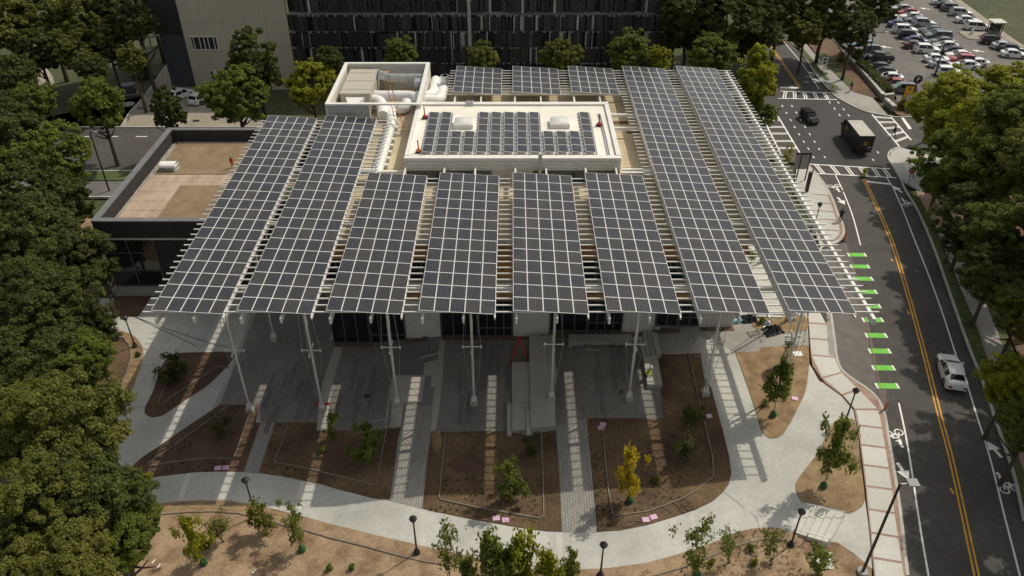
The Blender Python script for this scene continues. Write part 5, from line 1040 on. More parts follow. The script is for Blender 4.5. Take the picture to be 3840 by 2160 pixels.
PROTO = {
 'sedan': make_car([(2.33, .36, .55, .6, .55, .57, .45), (2.24, .25, .63, .7, .73, .75, .6), (2.05, .2, .7, .8, .83, .84, .7), (1.6, .2, .78, .88, .885, .885, .76), (1.1, .2, .85, .95, .9, .9, .77), (.3, .2, .91, 1.34, .9, .895, .62), (-.1, .2, .93, 1.42, .9, .89, .62), (-.6, .2, .945, 1.44, .9, .885, .61), (-1.05, .2, .96, 1.39, .9, .88, .59), (-1.3, .2, .97, 1.32, .895, .875, .57), (-1.8, .22, .985, 1.07, .885, .86, .66), (-2.1, .26, .97, 1.04, .86, .83, .66), (-2.28, .34, .86, .95, .79, .77, .62), (-2.36, .42, .7, .76, .66, .68, .56)], (4, 5, 9, 10), (1.4, -1.35)),
 'suv': make_car([(2.3, .42, .72, .8, .74, .78, .64), (2.1, .28, .85, .95, .9, .9, .78), (1.55, .26, .93, 1.04, .93, .93, .8), (1.05, .26, 1.0, 1.12, .94, .93, .8), (.4, .26, 1.05, 1.64, .94, .93, .68), (-.4, .26, 1.07, 1.7, .94, .93, .7), (-1.75, .26, 1.1, 1.66, .94, .92, .67), (-2.2, .3, 1.1, 1.2, .9, .88, .78), (-2.33, .42, .9, .98, .8, .82, .74)], (3, 4, 6, 7), (1.4, -1.4), .36),
 'minivan': make_car([(2.45, .4, .7, .78, .74, .78, .64), (2.25, .26, .85, .95, .92, .92, .8), (1.75, .24, .95, 1.06, .95, .95, .84), (1.35, .24, 1.0, 1.14, .96, .95, .84), (.5, .24, 1.05, 1.7, .96, .95, .74), (-.6, .24, 1.06, 1.75, .96, .95, .76), (-2.1, .24, 1.08, 1.72, .95, .94, .74), (-2.42, .28, 1.08, 1.2, .92, .9, .82), (-2.5, .4, .9, .98, .84, .85, .78)], (3, 4, 6, 7), (1.55, -1.45), .34),
 'pickup': make_car([(2.75, .5, .85, .92, .8, .84, .72), (2.5, .34, 1.0, 1.1, .96, .96, .84), (1.9, .32, 1.06, 1.16, .98, .98, .86), (1.35, .32, 1.1, 1.22, .98, .98, .86), (.75, .32, 1.14, 1.78, .98, .97, .72), (0, .32, 1.15, 1.82, .98, .97, .74), (-.75, .32, 1.15, 1.78, .98, .97, .74), (-.95, .32, 1.15, 1.24, .98, .97, .9), (-2.6, .34, 1.12, 1.2, .98, .97, .9), (-2.75, .5, 1.0, 1.1, .94, .94, .88)], (3, 4, 6, 7), (1.75, -1.7), .4, bed=(-2.55, -1.05, 1.27))}
CAR_NAME = {'sedan': 'parked_car', 'suv': 'parked_suv', 'minivan': 'parked_minivan', 'pickup': 'parked_pickup'}
used = set()
def place_car(kind, color, loc, heading, scale, label, group='cars in the car park', name=None):
    p = PROTO[kind]
    c = copy_tree(p)
    c.name = name or CAR_NAME[kind]; c.location = loc; c.rotation_euler = (0, 0, heading); c.scale = (scale,) * 3
    tag(c, label, {'sedan': 'car', 'suv': 'car', 'minivan': 'minivan', 'pickup': 'pickup truck'}[kind], group)
    for k in c.children:
        if k.name.startswith(('body', 'mirror')): paint(k, PAINT[color])
    return c
ZL = zf(60)
def lotcar(kind, color, px, heading, label, s=.86): 
    q = at_z(K_(px)[0], ZL + .62); return place_car(kind, color, (q.x, q.y, ZL + .01), R(heading), s, label)
for a in [('suv', 'white', (430, 120), 176, 'white car half under the tree at the far end of the middle row'), ('sedan', 'white', (520, 225), -8, 'white sedan just in front of the tree at the far end of the middle row'), ('sedan', 'black', (575, 275), -8, 'black sedan between a white sedan and a dark blue sedan'), ('sedan', 'blue', (715, 355), -8, 'dark blue sedan next to the walking person in the car park'), ('suv', 'white', (790, 440), -8, 'white SUV with dark rear glass next to a black SUV in the middle row'),
          ('suv', 'black', (860, 520), -8, 'black SUV beside the white SUV in the middle row'), ('sedan', 'blue', (975, 598), -8, 'dark blue sedan facing the dark minivan'), ('sedan', 'maroon', (960, 668), -8, 'dark maroon sedan mostly hidden behind a white SUV'), ('suv', 'white', (1120, 735), -8, 'clean white SUV with red lamps in the middle row facing a white sedan'), ('sedan', 'white', (1275, 870), -8, 'white sedan facing the red car in the middle row'), ('sedan', 'silver', (1345, 950), -8, 'silver sedan at the lamp post near the bright tree'), ('suv', 'white', (1450, 1075), -8, 'white SUV partly under the bright tree'), ('sedan', 'silver', (1590, 1150), -8, 'silver car nearly covered by the bright tree'),
          ('sedan', 'silver', (745, 120), 172, 'silver sedan at the far end of the middle row, nose to a white car'), ('sedan', 'red', (840, 178), 172, 'dark red sedan between silver and white in the far middle row'), ('sedan', 'white', (890, 240), 172, 'white sedan beside the dark red sedan'), ('sedan', 'grey', (965, 290), 172, 'dark grey sedan between a white sedan and a silver SUV'), ('suv', 'silver', (1075, 340), -8, 'silver SUV in the far half of the middle row'), ('sedan', 'green', (1190, 440), 172, 'dark green sedan behind the silver SUV'), ('sedan', 'black', (1235, 480), 172, 'black sedan between the green sedan and the grey minivan'), ('minivan', 'teal', (1290, 535), 172, 'grey-blue minivan in the middle row'), ('sedan', 'grey', (1350, 610), 172, 'dark grey sedan between the minivan and a white sedan'), ('sedan', 'white', (1400, 675), 172, 'white sedan nose to nose with the clean white SUV'), ('sedan', 'black', (1505, 748), 172, 'black sedan between two white sedans of the middle row'), ('sedan', 'white', (1600, 815), 172, 'white sedan beside the red car in the middle row'), ('suv', 'red', (1640, 890), 172, 'red car at the edge of the bright tree'), ('sedan', 'white', (1700, 965), 172, 'white car under the bright tree next to the red car'), ('sedan', 'white', (1850, 930), 172, 'white car glimpsed through the top of the bright tree'),
          ('sedan', 'white', (1360, 20), -14, 'white car at the far end of the kerbside row'), ('sedan', 'black', (1430, 68), -14, 'black car second from the far end of the kerbside row'), ('suv', 'grey', (1510, 115), -14, 'dark grey SUV beside a silver SUV in the kerbside row'), ('suv', 'silver', (1635, 185), -14, 'silver SUV in the kerbside row beside the dark lawn'), ('sedan', 'white', (1730, 290), -14, 'white sedan next to the big white SUV at the island'), ('minivan', 'white', (1885, 395), -12, 'big white SUV beside the ticket booth island'), ('suv', 'black', (2120, 600), -14, 'black SUV parked right in front of the ticket booth'), ('sedan', 'silver', (2290, 680), -14, 'silver sedan between two dark cars near the ticket booth'), ('sedan', 'black', (2400, 715), -14, 'black sedan beyond the silver sedan near the ticket booth'), ('sedan', 'white', (2430, 800), -14, 'white car hidden by leaves at the right edge of the car park'),
          ('suv', 'sky', (130, 675), 178, 'light blue SUV at the near left row by the hedge'), ('suv', 'grey', (235, 745), 178, 'dark grey car between the blue SUV and the pickup'), ('pickup', 'black', (385, 860), 178, 'black pickup truck with an open bed'), ('sedan', 'black', (395, 995), 172, 'black coupe beside the black pickup'), ('sedan', 'black', (480, 1065), 172, 'black car between the black coupe and a white sedan'), ('sedan', 'white', (555, 1150), 172, 'white sedan beside the red car in the hedge row'), ('sedan', 'red', (615, 1235), 172, 'red sedan in the hedge row'), ('suv', 'grey', (745, 1320), 172, 'dark SUV with a green sunshade behind the yellow sign')]:
    c = lotcar(*a)
    if 'sunshade' in a[4]:
        for k in c.children:
            if k.name.startswith('windscreen'): paint(k, M_SUNSHADE)
q = at_z((3571, 1387), 2.3)
fa, ra = at_z((3552, 1332), 2.4), at_z((3588, 1440), 2.4)
place_car('sedan', 'white', (q.x, q.y, 1.61), math.atan2(fa.y - ra.y, fa.x - ra.x), .93, 'white sedan driving along the road on the right', None, 'driving_car')
q = at_z(Q_((705, 1370))[0], .4); place_car('suv', 'white', (q.x, q.y, -.59), R(62), .84, 'white pickup style car reversing by the beige wall', 'white vehicles at the beige wall', 'parked_car')
q = at_z(T1((1505, 715))[0], .4); place_car('minivan', 'white', (q.x, q.y, -.59), R(75), .84, 'white van at the beige wall, half behind the round tree', 'white vehicles at the beige wall', 'parked_van')
# jeep
def simple_vehicle(name, label, cat, loc, rz, s): t = thing(name, label, cat, loc, rz); t.scale = (s,) * 3; return t
q = at_z(N_((625, 930))[0], 2.4); jp = simple_vehicle('offroad_car', 'black boxy off-road car driving towards the camera in the junction', 'car', (q.x, q.y, 1.61), R(-76), .76)
mb = MB().box(-2.0, .75, -.82, .82, .5, 1.08); mb.box(.75, 1.95, -.7, .7, .55, 1.05); mb.box(-1.9, .35, -.78, .78, 1.62, 1.82)
for x0, x1 in ((.4, .75),):
    for y in (-.74, .74): mb.beam((.72, y, 1.08), (.36, y, 1.66), .07, .07)
for x in (-.55, -1.85):
    for y in (-.76, .76): mb.box(x - .05, x + .05, y - .04, y + .04, 1.08, 1.62)
mb.build('body', PAINT['black'], jp)
mb = MB()
for x in (1.4, -1.45):
    for y in (-.85, .85): mb.box(x - .55, x + .55, y - .14, y + .14, .78, .9)
mb.build('fender', M_BLACKMETAL, jp)
MB().add([(.74, -.7, 1.1), (.74, .7, 1.1), (.4, .7, 1.62), (.4, -.7, 1.62)], [(0, 1, 2, 3)]).build('windscreen', M_CARGLASS, jp)
for y in (-.77, .77): MB().box(-1.8, .4, y - .01, y + .01, 1.1, 1.6).build('side_window', M_CARGLASS, jp)
MB().box(-1.95, -1.93, -.7, .7, 1.1, 1.6).build('rear_window', M_CARGLASS, jp)
WH[('j',)] = wheel_mesh(.41, .27)
for x in (1.4, -1.45):
    for y in (-.82, .82): obj('wheel', WH[('j',)], jp, (x, y, .41))
obj('spare_wheel', WH[('j',)], jp, (-2.12, 0, 1.0), (0, 0, R(90)))
for y in (-.5, .5): MB().path([(1.95, y, .88), (1.99, y, .88)], .11, 10).build('headlight', M_HEAD, jp)
MB().box(1.95, 1.965, -.36, .36, .66, 1.0).build('grille', M_STEELG, jp); MB().box(2.02, 2.22, -.8, .8, .5, .68).build('bumper', M_BLACKMETAL, jp)
for y in (-.95, .95): MB().box(.55, .65, y - .09, y + .09, 1.15, 1.33).build('mirror', M_BLACKMETAL, jp)
# delivery truck
q = at_z(N_((1330, 1230))[0], 2.9); tk = simple_vehicle('delivery_truck', 'dark brown delivery truck with a white roof crossing the junction', 'truck', (q.x, q.y, 1.61), (lambda f, r: math.atan2(f.y - r.y, f.x - r.x))(at_z(N_((1225, 940))[0], 4.0), at_z(N_((1450, 1217))[0], 4.0)), .86)
MTR = solid('dark_truck_paint', (.022, .018, .015), .35)
MB().box(-3.6, 2.0, -1.15, 1.15, .75, 3.02).build('cargo_box', MTR, tk); MB().box(-3.55, 1.95, -1.1, 1.1, 3.02, 3.06).build('roof', M_KERB, tk)
mb = MB(); mb.add([(x, y, z) for x, z in ((2.0, .7), (3.5, .7), (3.6, 1.45), (3.1, 2.75), (2.0, 2.9)) for y in (-1.08, 1.08)], [(0, 2, 4, 6, 8), (9, 7, 5, 3, 1), (0, 1, 3, 2), (2, 3, 5, 4), (6, 7, 9, 8)]); mb.build('cab', MTR, tk)
MB().add([(3.61, -1.0, 1.5), (3.61, 1.0, 1.5), (3.13, 1.0, 2.68), (3.13, -1.0, 2.68)], [(0, 1, 2, 3)]).build('windscreen', M_CARGLASS, tk)
for y in (-1.09, 1.09): MB().box(2.3, 3.1, y - .012, y + .012, 1.0, 2.4).build('door_opening', M_CARGLASS, tk)
WH[('t',)] = wheel_mesh(.42, .28)
for x in (2.75, -2.1):
    for y in (-1.0, 1.0): obj('wheel', WH[('t',)], tk, (x, y, .42))
MB().box(-3.75, -3.6, -1.05, 1.05, .5, .72).build('rear_bumper', M_BLACKMETAL, tk); MB().box(-3.625, -3.6, -1.0, 1.0, .85, 2.8).build('roller_door', M_FACBR, tk)
for x, y, m in ((-3.63, 0, M_YELLOW),): MB().box(-3.64, -3.626, -.2, .25, 1.55, 2.15).build('shield_emblem', solid('gold_emblem', (.4, .25, .06), .5), tk)
MB().box(1.2, 1.75, 1.151, 1.165, 1.7, 2.35).build('shield_emblem', bpy.data.materials['gold_emblem'], tk); MB().box(-3.64, -3.626, -.85, -.45, 1.2, 1.35).build('number_plate', M_WHITE, tk)
for y in (-.95, .95): MB().box(-3.64, -3.61, y - .08, y + .08, .8, 1.0).build('taillight', M_TAIL, tk); MB().box(3.5, 3.62, y - .12, y + .12, .95, 1.15).build('headlight', M_HEAD, tk); MB().box(3.1, 3.2, y * 1.35 - .1, y * 1.35 + .1, 1.7, 2.2).build('mirror', M_BLACKMETAL, tk)
# bus under the trees
q = at_z(T3((768, 255))[0], 3.2); bs = simple_vehicle('shuttle_bus', 'white and gold bus half hidden under the dark trees up the road', 'bus', (q.x - 1.1, q.y + 4.0, 1.61), R(100), .88)
MB().box(-5, 5, -1.25, 1.25, .75, 2.85).build('body', M_WHITE, bs); MB().box(-5.01, 5.01, -1.27, 1.27, .45, .74).build('skirt', M_YELLOW, bs); MB().box(-5.01, 5.01, -1.27, 1.27, 2.851, 3.0).build('roof_band', M_YELLOW, bs); MB().box(-4.95, 4.95, -1.2, 1.2, 3.0, 3.1).build('roof', M_WHITE, bs)
MB().box(-5.03, -5.0, -.8, .8, 1.9, 2.6).build('rear_window', M_CARGLASS, bs)
for i in range(6):
    for y in (-1.265, 1.265): MB().box(-4.6 + i * 1.55, -3.2 + i * 1.55, y - .012, y + .012, 1.65, 2.6).build('side_window', M_CARGLASS, bs)
for x in (3.2, -3.0):
    for y in (-1.12, 1.12): obj('wheel', WH[('t',)], bs, (x, y, .42))
for k in PROTO.values():
    for c in list(k.children): bpy.data.objects.remove(c)
    bpy.data.objects.remove(k)

# ================================================================== TREES AND PLANTS
def leaf_cloud(name, pts, nrm, size, seed, jitter=.5):
    r = np.random.default_rng(seed); n = len(pts)
    d = nrm + r.normal(0, jitter, (n, 3)); d /= np.linalg.norm(d, axis=1, keepdims=True) + 1e-9
    a = np.cross(d, r.normal(0, 1, (n, 3))); a /= np.linalg.norm(a, axis=1, keepdims=True) + 1e-9
    b = np.cross(d, a); s = size * r.uniform(.6, 1.35, (n, 1))
    v = np.stack([pts - a * s, pts + b * s * .55 + d * s * .12, pts + a * s, pts - b * s * .55 + d * s * .12], 1).reshape(-1, 3)
    me = bpy.data.meshes.new(name); me.vertices.add(4 * n); me.vertices.foreach_set('co', v.ravel().astype(np.float32))
    me.loops.add(4 * n); me.loops.foreach_set('vertex_index', np.arange(4 * n, dtype=np.int32))
    me.polygons.add(n); me.polygons.foreach_set('loop_start', np.arange(0, 4 * n, 4, dtype=np.int32))
    me.polygons.foreach_set('use_smooth', np.zeros(n, dtype=bool)); me.update(calc_edges=True); me.validate(); me.materials.append(LEAF['mid']); return me
def crown_mesh(seed, ncl=46, nleaf=15000, size=.055, shape='round', crad=(.2, .36)):
    r = np.random.default_rng(seed)
    d = r.normal(0, 1, (ncl, 3)); d /= np.linalg.norm(d, axis=1, keepdims=True); d[:, 2] = d[:, 2] * .9 + .08
    c = d * (r.uniform(.35, 1, (ncl, 1)) ** .5) * .8
    if shape == 'cone': k = 1.12 - .78 * (c[:, 2:3] + 1) / 2; c[:, :2] *= k * 1.1
    if shape == 'oval': c[:, :2] *= np.sqrt(np.clip(1 - (c[:, 2:3] * .9) ** 2, .15, 1)) * 1.05
    if shape == 'open': c[:, 2] *= .8; c[:, :2] *= 1.1
    cr = r.uniform(*crad, ncl) * (1.0 if shape != 'cone' else .85)
    # finer sub-clumps so that the surface breaks up into sprays
    sub = 7; ci = np.repeat(np.arange(ncl), sub); sd = r.normal(0, 1, (ncl * sub, 3)); sd /= np.linalg.norm(sd, axis=1, keepdims=True); sd[:, 2] = sd[:, 2] * .7 + .12
    sc = c[ci] + sd * cr[ci, None] * r.uniform(.55, 1.05, (ncl * sub, 1)); sr = cr[ci] * r.uniform(.3, .55, ncl * sub)
    i = r.integers(0, ncl * sub, nleaf); u = r.normal(0, 1, (nleaf, 3)); u /= np.linalg.norm(u, axis=1, keepdims=True); u[:, 2] *= .62
    p = sc[i] + u * sr[i, None] * r.uniform(.35, 1.0, (nleaf, 1))
    nr = u * .8 + p * .35 + np.array([0, 0, .8]); nr /= np.linalg.norm(nr, axis=1, keepdims=True)
    return leaf_cloud('crown', p, nr, size, seed + 1, .45)
def trunk_mesh(seed, limbs=6):
    rr = random.Random(seed); mb = MB()
    pts = [Vector((0, 0, -.02)), Vector((rr.uniform(-.01, .01), rr.uniform(-.01, .01), .2)), Vector((rr.uniform(-.02, .02), rr.uniform(-.02, .02), .45)), Vector((rr.uniform(-.03, .03), rr.uniform(-.03, .03), .85))]
    mb.path(pts, [.03, .023, .018, .006], 7)
    for k in range(limbs):
        a = rr.uniform(0, 6.28); h = rr.uniform(.3, .6); ln = rr.uniform(.16, .3); s = pts[1].lerp(pts[2], min(1, (h - .2) / .25)) if h < .45 else pts[2].lerp(pts[3], (h - .45) / .4)
        e = s + Vector((math.cos(a) * ln, math.sin(a) * ln, rr.uniform(.1, .25))); mb.path([s, s.lerp(e, .5) + Vector((0, 0, -.015)), e], [.012, .009, .004], 5)
    o = mb.build('trunk', M_BARK, None, True); me = o.data; bpy.data.objects.remove(o); return me
CROWN = {'round': [crown_mesh(1, 60, 30000, .037, 'round', (.15, .3)), crown_mesh(2, 66, 30000, .037, 'round', (.15, .3)), crown_mesh(3, 54, 28000, .038, 'oval', (.16, .32))], 'cone': [crown_mesh(4, 56, 26000, .038, 'cone', (.16, .3)), crown_mesh(5, 50, 26000, .038, 'cone', (.16, .3))], 'oval': [crown_mesh(6, 54, 26000, .038, 'oval', (.16, .3)), crown_mesh(7, 60, 26000, .038, 'oval', (.15, .3))],
         'open': [crown_mesh(8, 44, 20000, .036, 'open', (.15, .26))], 'big': [crown_mesh(9, 90, 62000, .024, 'round', (.14, .28)), crown_mesh(10, 80, 62000, .024, 'round', (.14, .3)), crown_mesh(14, 72, 58000, .025, 'open', (.15, .3))]}
TRUNK = [trunk_mesh(i) for i in range(4)]
ti = 0
def tree(kind, leaf, px, rpx, zc, label, ratio=1.0, name=None, at=None, r=None, group='trees around the site'):
    global ti; ti += 1
    if at is None:
        q = ((px[0] * 1.49068), (px[1] * 1.49068)); c = at_z(q, zc + .3); depth = (c.z - CAMZ) / ray(q).z; r = rpx / 2003.6 * depth * 1.1
    else: c = Vector((at[0], at[1], zc + .3))
    zg = zf(c.x); rz = r * ratio; zc_ = max(c.z, zg + rz * .9)
    t = thing(name or 'broadleaf_tree', label, 'tree', (c.x, c.y, zg), 0, group)
    ms = CROWN[kind]; o = obj('crown', ms[ti % len(ms)], t, (0, 0, zc_ - zg), (random.uniform(-.06, .06), random.uniform(-.06, .06), random.uniform(0, 6.28)), (r, r * random.uniform(.92, 1.05), rz)); paint(o, LEAF[leaf])
    hh = (zc_ - zg + rz * .5); obj('trunk', TRUNK[ti % 4], t, (0, 0, 0), (0, 0, random.uniform(0, 6.28)), (hh, hh, hh)); return t
for a in [  # lower left mass
    ('big', 'olive', (150, 1090), 165, 8, 'big olive tree crown left of the concrete walk, upper half of the lower left mass'), ('big', 'olive', (40, 1075), 130, 7.5, 'olive tree at the left edge beside the lower lamp'), ('big', 'dark', (235, 1260), 150, 7, 'dense tree overhanging the start of the curved walk'), ('big', 'olive', (85, 1290), 150, 8.5, 'big olive tree at the left edge below centre'), ('big', 'mid', (290, 1350), 105, 5.5, 'green tree nearest to the front soil bed'), ('big', 'olive', (160, 1440), 150, 7, 'olive tree in the bottom left, cut by the lower edge'), ('big', 'dark', (10, 1430), 110, 7, 'dark tree in the very bottom left corner'), ('oval', 'lime', (360, 1215), 30, 3.2, 'small yellowing tree peeping out beside the curved walk'),
    # middle left mass
    ('big', 'dark', (70, 600), 120, 8, 'dark tree at the left edge level with the dark building'), ('big', 'dark', (175, 655), 105, 7, 'dark tree in front of the dark building corner'), ('big', 'dark', (45, 745), 115, 7.5, 'dark tree at the left edge below the dark building'), ('big', 'dark', (140, 790), 115, 7, 'dense dark tree left of the upper straw bed'), ('big', 'dark', (225, 830), 75, 5, 'low dark tree beside the mulch bed'), ('big', 'dark', (75, 900), 120, 6.5, 'dark tree at the left edge just above the biggest olive crown'), ('big', 'mid', (195, 915), 92, 5, 'green tree spreading over the upper straw bed'), ('open', 'dark', (255, 690), 42, 4, 'thin dark tree against the red earth by the dark building'), ('open', 'dark', (195, 1000), 55, 2.8, 'dark brownish tree low over the straw bed'),
    # upper left
    ('round', 'dark', (50, 480), 95, 8, 'dark tree at the left edge above the service road'), ('round', 'dark', (150, 520), 90, 7, 'dark tree covering the end of the service road'), ('round', 'mid', (130, 395), 90, 8, 'green tree left of the driveway'), ('round', 'dark', (45, 350), 85, 8.5, 'dark tree at the left edge left of the driveway'), ('oval', 'mid', (250, 268), 68, 7.2, 'green tree with a bare trunk at the driveway mouth', 1.15), ('round', 'mid', (85, 255), 55, 6, 'green tree before the curved path'), ('round', 'dark', (15, 290), 60, 6.5, 'dark tree at the left edge by the curved path'),
    ('cone', 'dark', (422, 275), 54, 6, 'dark conical tree in front of the white cars', 1.3), ('round', 'mid', (592, 245), 80, 7, 'round green tree hiding half of the white van', 1.05), ('cone', 'dark', (640, 165), 88, 9, 'tall dark pointed tree against the beige wall', 1.25), ('oval', 'lime', (783, 215), 68, 7, 'yellow-green tree left of the roof plant enclosure'),
    # along the black facade
    ('round', 'dark', (828, 152), 38, 9, 'small tree behind the yellow-green tree at the facade'), ('round', 'mid', (1010, 135), 44, 9, 'tree behind the roof plant enclosure'), ('round', 'olive', (1215, 155), 50, 9, 'tree behind the leftmost rear solar array'), ('round', 'olive', (1412, 145), 52, 9, 'tree behind the gap between the rear solar arrays'), ('round', 'mid', (1580, 132), 58, 9, 'taller tree behind the start of the long arrays'), ('round', 'lime', (1655, 152), 38, 8, 'yellow-green tree behind the long arrays'), ('round', 'mid', (1790, 140), 64, 8, 'green tree behind the outermost array'), ('cone', 'lime', (1895, 215), 74, 8, 'bright yellow-green tree left of the junction', 1.45), ('oval', 'mid', (1915, 290), 45, 5, 'green lower tree at the left side of the junction'),
    # top centre right
    ('round', 'dark', (1735, 30), 85, 11, 'dark tree right of the black facade'), ('round', 'dark', (1835, 35), 85, 12, 'dark tree in the mass over the far road, left'), ('round', 'dark', (1910, 70), 62, 9, 'dark tree overhanging the bus'), ('round', 'dark', (1890, -20), 90, 11, 'dark tree at the top edge above the bus'), ('round', 'dark', (2085, 20), 85, 10, 'dark tree at the top edge between road and car park'), ('round', 'dark', (2150, 75), 52, 9, 'dark tree overlapping the far end of the car park'), ('round', 'olive', (2030, 75), 55, 8, 'olive tree over the far pavement'), ('round', 'dark', (1760, 95), 50, 7, 'dark low tree behind the green tree by the arrays'),
    ('round', 'dark', (1700, 75), 60, 8, 'dark tree closing the gap right of the black facade'), ('round', 'dark', (1965, 25), 70, 10, 'dark tree at the top edge right of the bus'), ('round', 'dark', (1850, 110), 55, 6, 'low dark tree behind the bright yellow-green tree'), ('round', 'dark', (2200, 20), 60, 9, 'dark tree over the far left corner of the car park'),
    # right side
    ('big', 'lime', (2435, 290), 135, 9, 'big bright tree in front of the car park'), ('big', 'lime', (2535, 240), 85, 10, 'bright tree at the right edge above the big one'), ('big', 'mid', (2380, 415), 100, 7, 'green tree at the junction corner beside the stop sign'), ('big', 'mid', (2510, 420), 120, 9, 'green tree at the right edge behind the junction corner'), ('big', 'dark', (2440, 560), 105, 7, 'dark tree leaning over the right pavement'), ('big', 'mid', (2545, 590), 110, 9, 'green tree at the right edge above the lamps'), ('big', 'dark', (2500, 690), 90, 7, 'dark tree behind the far pavement lamps'), ('big', 'olive', (2570, 790), 85, 7, 'olive tree at the right edge level with the white car'), ('big', 'lime', (2545, 965), 78, 7, 'yellow-green tree overhanging the road at the right edge'), ('big', 'mid', (2590, 1080), 75, 7, 'green tree cut by the right edge below the white car')]:
    tree(a[0], a[1], a[2], a[3], a[4], a[5], a[6] if len(a) > 6 else 1.0)
wl = ['far left corner', 'left edge of the woods', 'second from the left at the top', 'middle of the upper woods', 'upper woods nearest the trellis', 'woods behind the curved path', 'woods above the white patch', 'woods above the dim lawn', 'woods just left of the trellis', 'low woods tree on the dim lawn', 'woods left of the utility box', 'upper woods behind the front rank']
for i, (x, y, rp) in enumerate([(20, 60, 75), (95, 130, 70), (110, 30, 75), (200, 45, 75), (290, 25, 75), (40, 190, 55), (190, 130, 62), (270, 110, 60), (345, 60, 52), (330, 150, 40), (235, 175, 42), (370, -10, 45)]):
    tree('round', 'dark' if i % 3 else 'olive', (x, y), rp, 10 if y < 100 else 7, 'dark woodland tree, ' + wl[i])
for i, (x, y, r_, z, l) in enumerate([(46.8, 56, 5.6, 14.5, 'level with the white driving car'), (42.6, 46.5, 5.8, 14.5, 'just nearer than the white driving car'), (40.2, 38.5, 5.8, 14.5, 'level with the near bicycle symbol'), (38.6, 30.5, 5.6, 14, 'level with the bottom edge of the picture'), (37, 23, 5.4, 14, 'nearer than the bottom edge of the picture'), (50, 49, 5.5, 16, 'in the second rank level with the white car'), (47, 41, 5.5, 16, 'in the second rank nearer than the white car'), (45, 32, 5.5, 16, 'in the second rank level with the bottom edge'), (50.5, 65, 5.8, 13.5, 'beside the far pavement lamps'), (52, 75, 5.5, 12.5, 'between the far lamps and the stop sign')]):
    tree('big', ['mid', 'dark', 'olive'][i % 3], None, None, z, 'roadside tree beyond the right edge, ' + l, .9, at=(x, y), r=r_, group='trees beyond the right edge shading the road')
# saplings
def sap_mesh(seed, n=420, size=.16, shape='oval'):
    n = int(n * 2.2); size *= .62
    r = np.random.default_rng(seed); ncl = 26; c = r.normal(0, .42, (ncl, 3)); c[:, 2] = r.uniform(-.9, .9, ncl)
    w_ = np.sqrt(np.clip(1 - (c[:, 2:3]) ** 2, .1, 1)) if shape == 'oval' else np.clip((c[:, 2:3] + 1.25) * .6, .25, 1.2); c[:, :2] *= w_
    i = r.integers(0, ncl, n); p = c[i] + r.normal(0, .13, (n, 3)); nr = p * .5 + np.array([0, 0, .6]) + r.normal(0, .3, (n, 3)); nr /= np.linalg.norm(nr, axis=1, keepdims=True)
    return leaf_cloud('crown', p, nr, size, seed + 5, .6)
SAP = [sap_mesh(21), sap_mesh(22), sap_mesh(23, 360, .15), sap_mesh(24, 300, .14, 'vase'), sap_mesh(25, 320, .14, 'vase')]
SAPD = [sap_mesh(26, 850, .17), sap_mesh(27, 800, .17)]
def sapling(base, top, rpx, leaf, label, bag=False, multi=False, densec=False, lowfrac=.28):
    b_ = G(base); tp = at_y(top, b_.y); h = max(.8, tp.z - b_.z); lean = max(-.45 * h, min(.45 * h, tp.x - b_.x)); depth = b_.y / ray(base).y; r_ = rpx / FPX * depth * 1.18
    t = thing('young_tree', label, 'young tree', b_, 0, 'newly planted young trees')
    mb = MB(); top_v = Vector((lean * .8, 0, h * .9)); stems = 5 if multi else 1
    for k in range(stems):
        a = k * 1.3; e = top_v + Vector((math.cos(a) * r_ * .5, math.sin(a) * r_ * .5, -.1 * h * (k % 3))) if multi else top_v
        mb.path([Vector((.05 * k, 0, 0)), e * .4 + Vector((0, .03, 0)), e], [.035, .026, .008] if not multi else [.022, .016, .006], 5)
    for k in range(9):
        f = random.uniform(lowfrac + .05, .85); a = random.uniform(0, 6.28); s = top_v * f; mb.path([s, s + Vector((math.cos(a) * r_ * .75, math.sin(a) * r_ * .75, .18 * h))], [.011, .004], 4)
    mb.build('stem', M_BARK, t)
    zl = h * lowfrac; ms = SAPD if densec else (SAP[3:] if multi else SAP[:3]); me = random.choice(ms)
    o = obj('crown', me, t, (lean * (.5 + lowfrac / 2), 0, (zl + h) / 2), (0, math.atan2(lean, h), random.uniform(0, 6.28)), (r_, r_, (h - zl) / 2)); paint(o, LEAF[leaf])
    if bag: MB().lathe((0, 0, 0), [(.2, 0), (.27, .12), (.24, .4), (.12, .6), (.06, .66)], 9).build('watering_bag', M_BAG, t, True)
    return t
sapling(E_((2168, 895))[0], E_((2178, 505))[0], 40, 'yellow', 'young tree in bright yellow leaf with a green watering bag', True, densec=True, lowfrac=.2)
sapling(E_((1262, 880))[0], E_((1295, 590))[0], 44, 'young', 'young green tree in the sun at the front of the middle bed', lowfrac=.05, densec=True)
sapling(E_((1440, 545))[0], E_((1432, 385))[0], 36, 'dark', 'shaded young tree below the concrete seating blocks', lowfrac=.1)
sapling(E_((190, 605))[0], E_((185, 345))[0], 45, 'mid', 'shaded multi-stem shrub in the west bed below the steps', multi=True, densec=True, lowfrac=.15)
sapling(D_((2490, 425))[0], D_((2478, 225))[0], 28, 'mid', 'slim young tree beside the sunlit paving band', lowfrac=.1)
sapling(D_((1532, 1362))[0], D_((1385, 1010))[0], 42, 'lime', 'leaning yellow-green young tree with watering bag in the front soil', True, densec=True, lowfrac=.2)
sapling(D_((1665, 1195))[0], D_((1595, 1010))[0], 50, 'olive', 'wispy multi-stem shrub right of the leaning young tree', multi=True, lowfrac=.3)
sapling(D_((1985, 1142))[0], D_((1938, 935))[0], 46, 'olive', 'multi-stem shrub in front of the left walk lamp', multi=True, densec=True, lowfrac=.3)
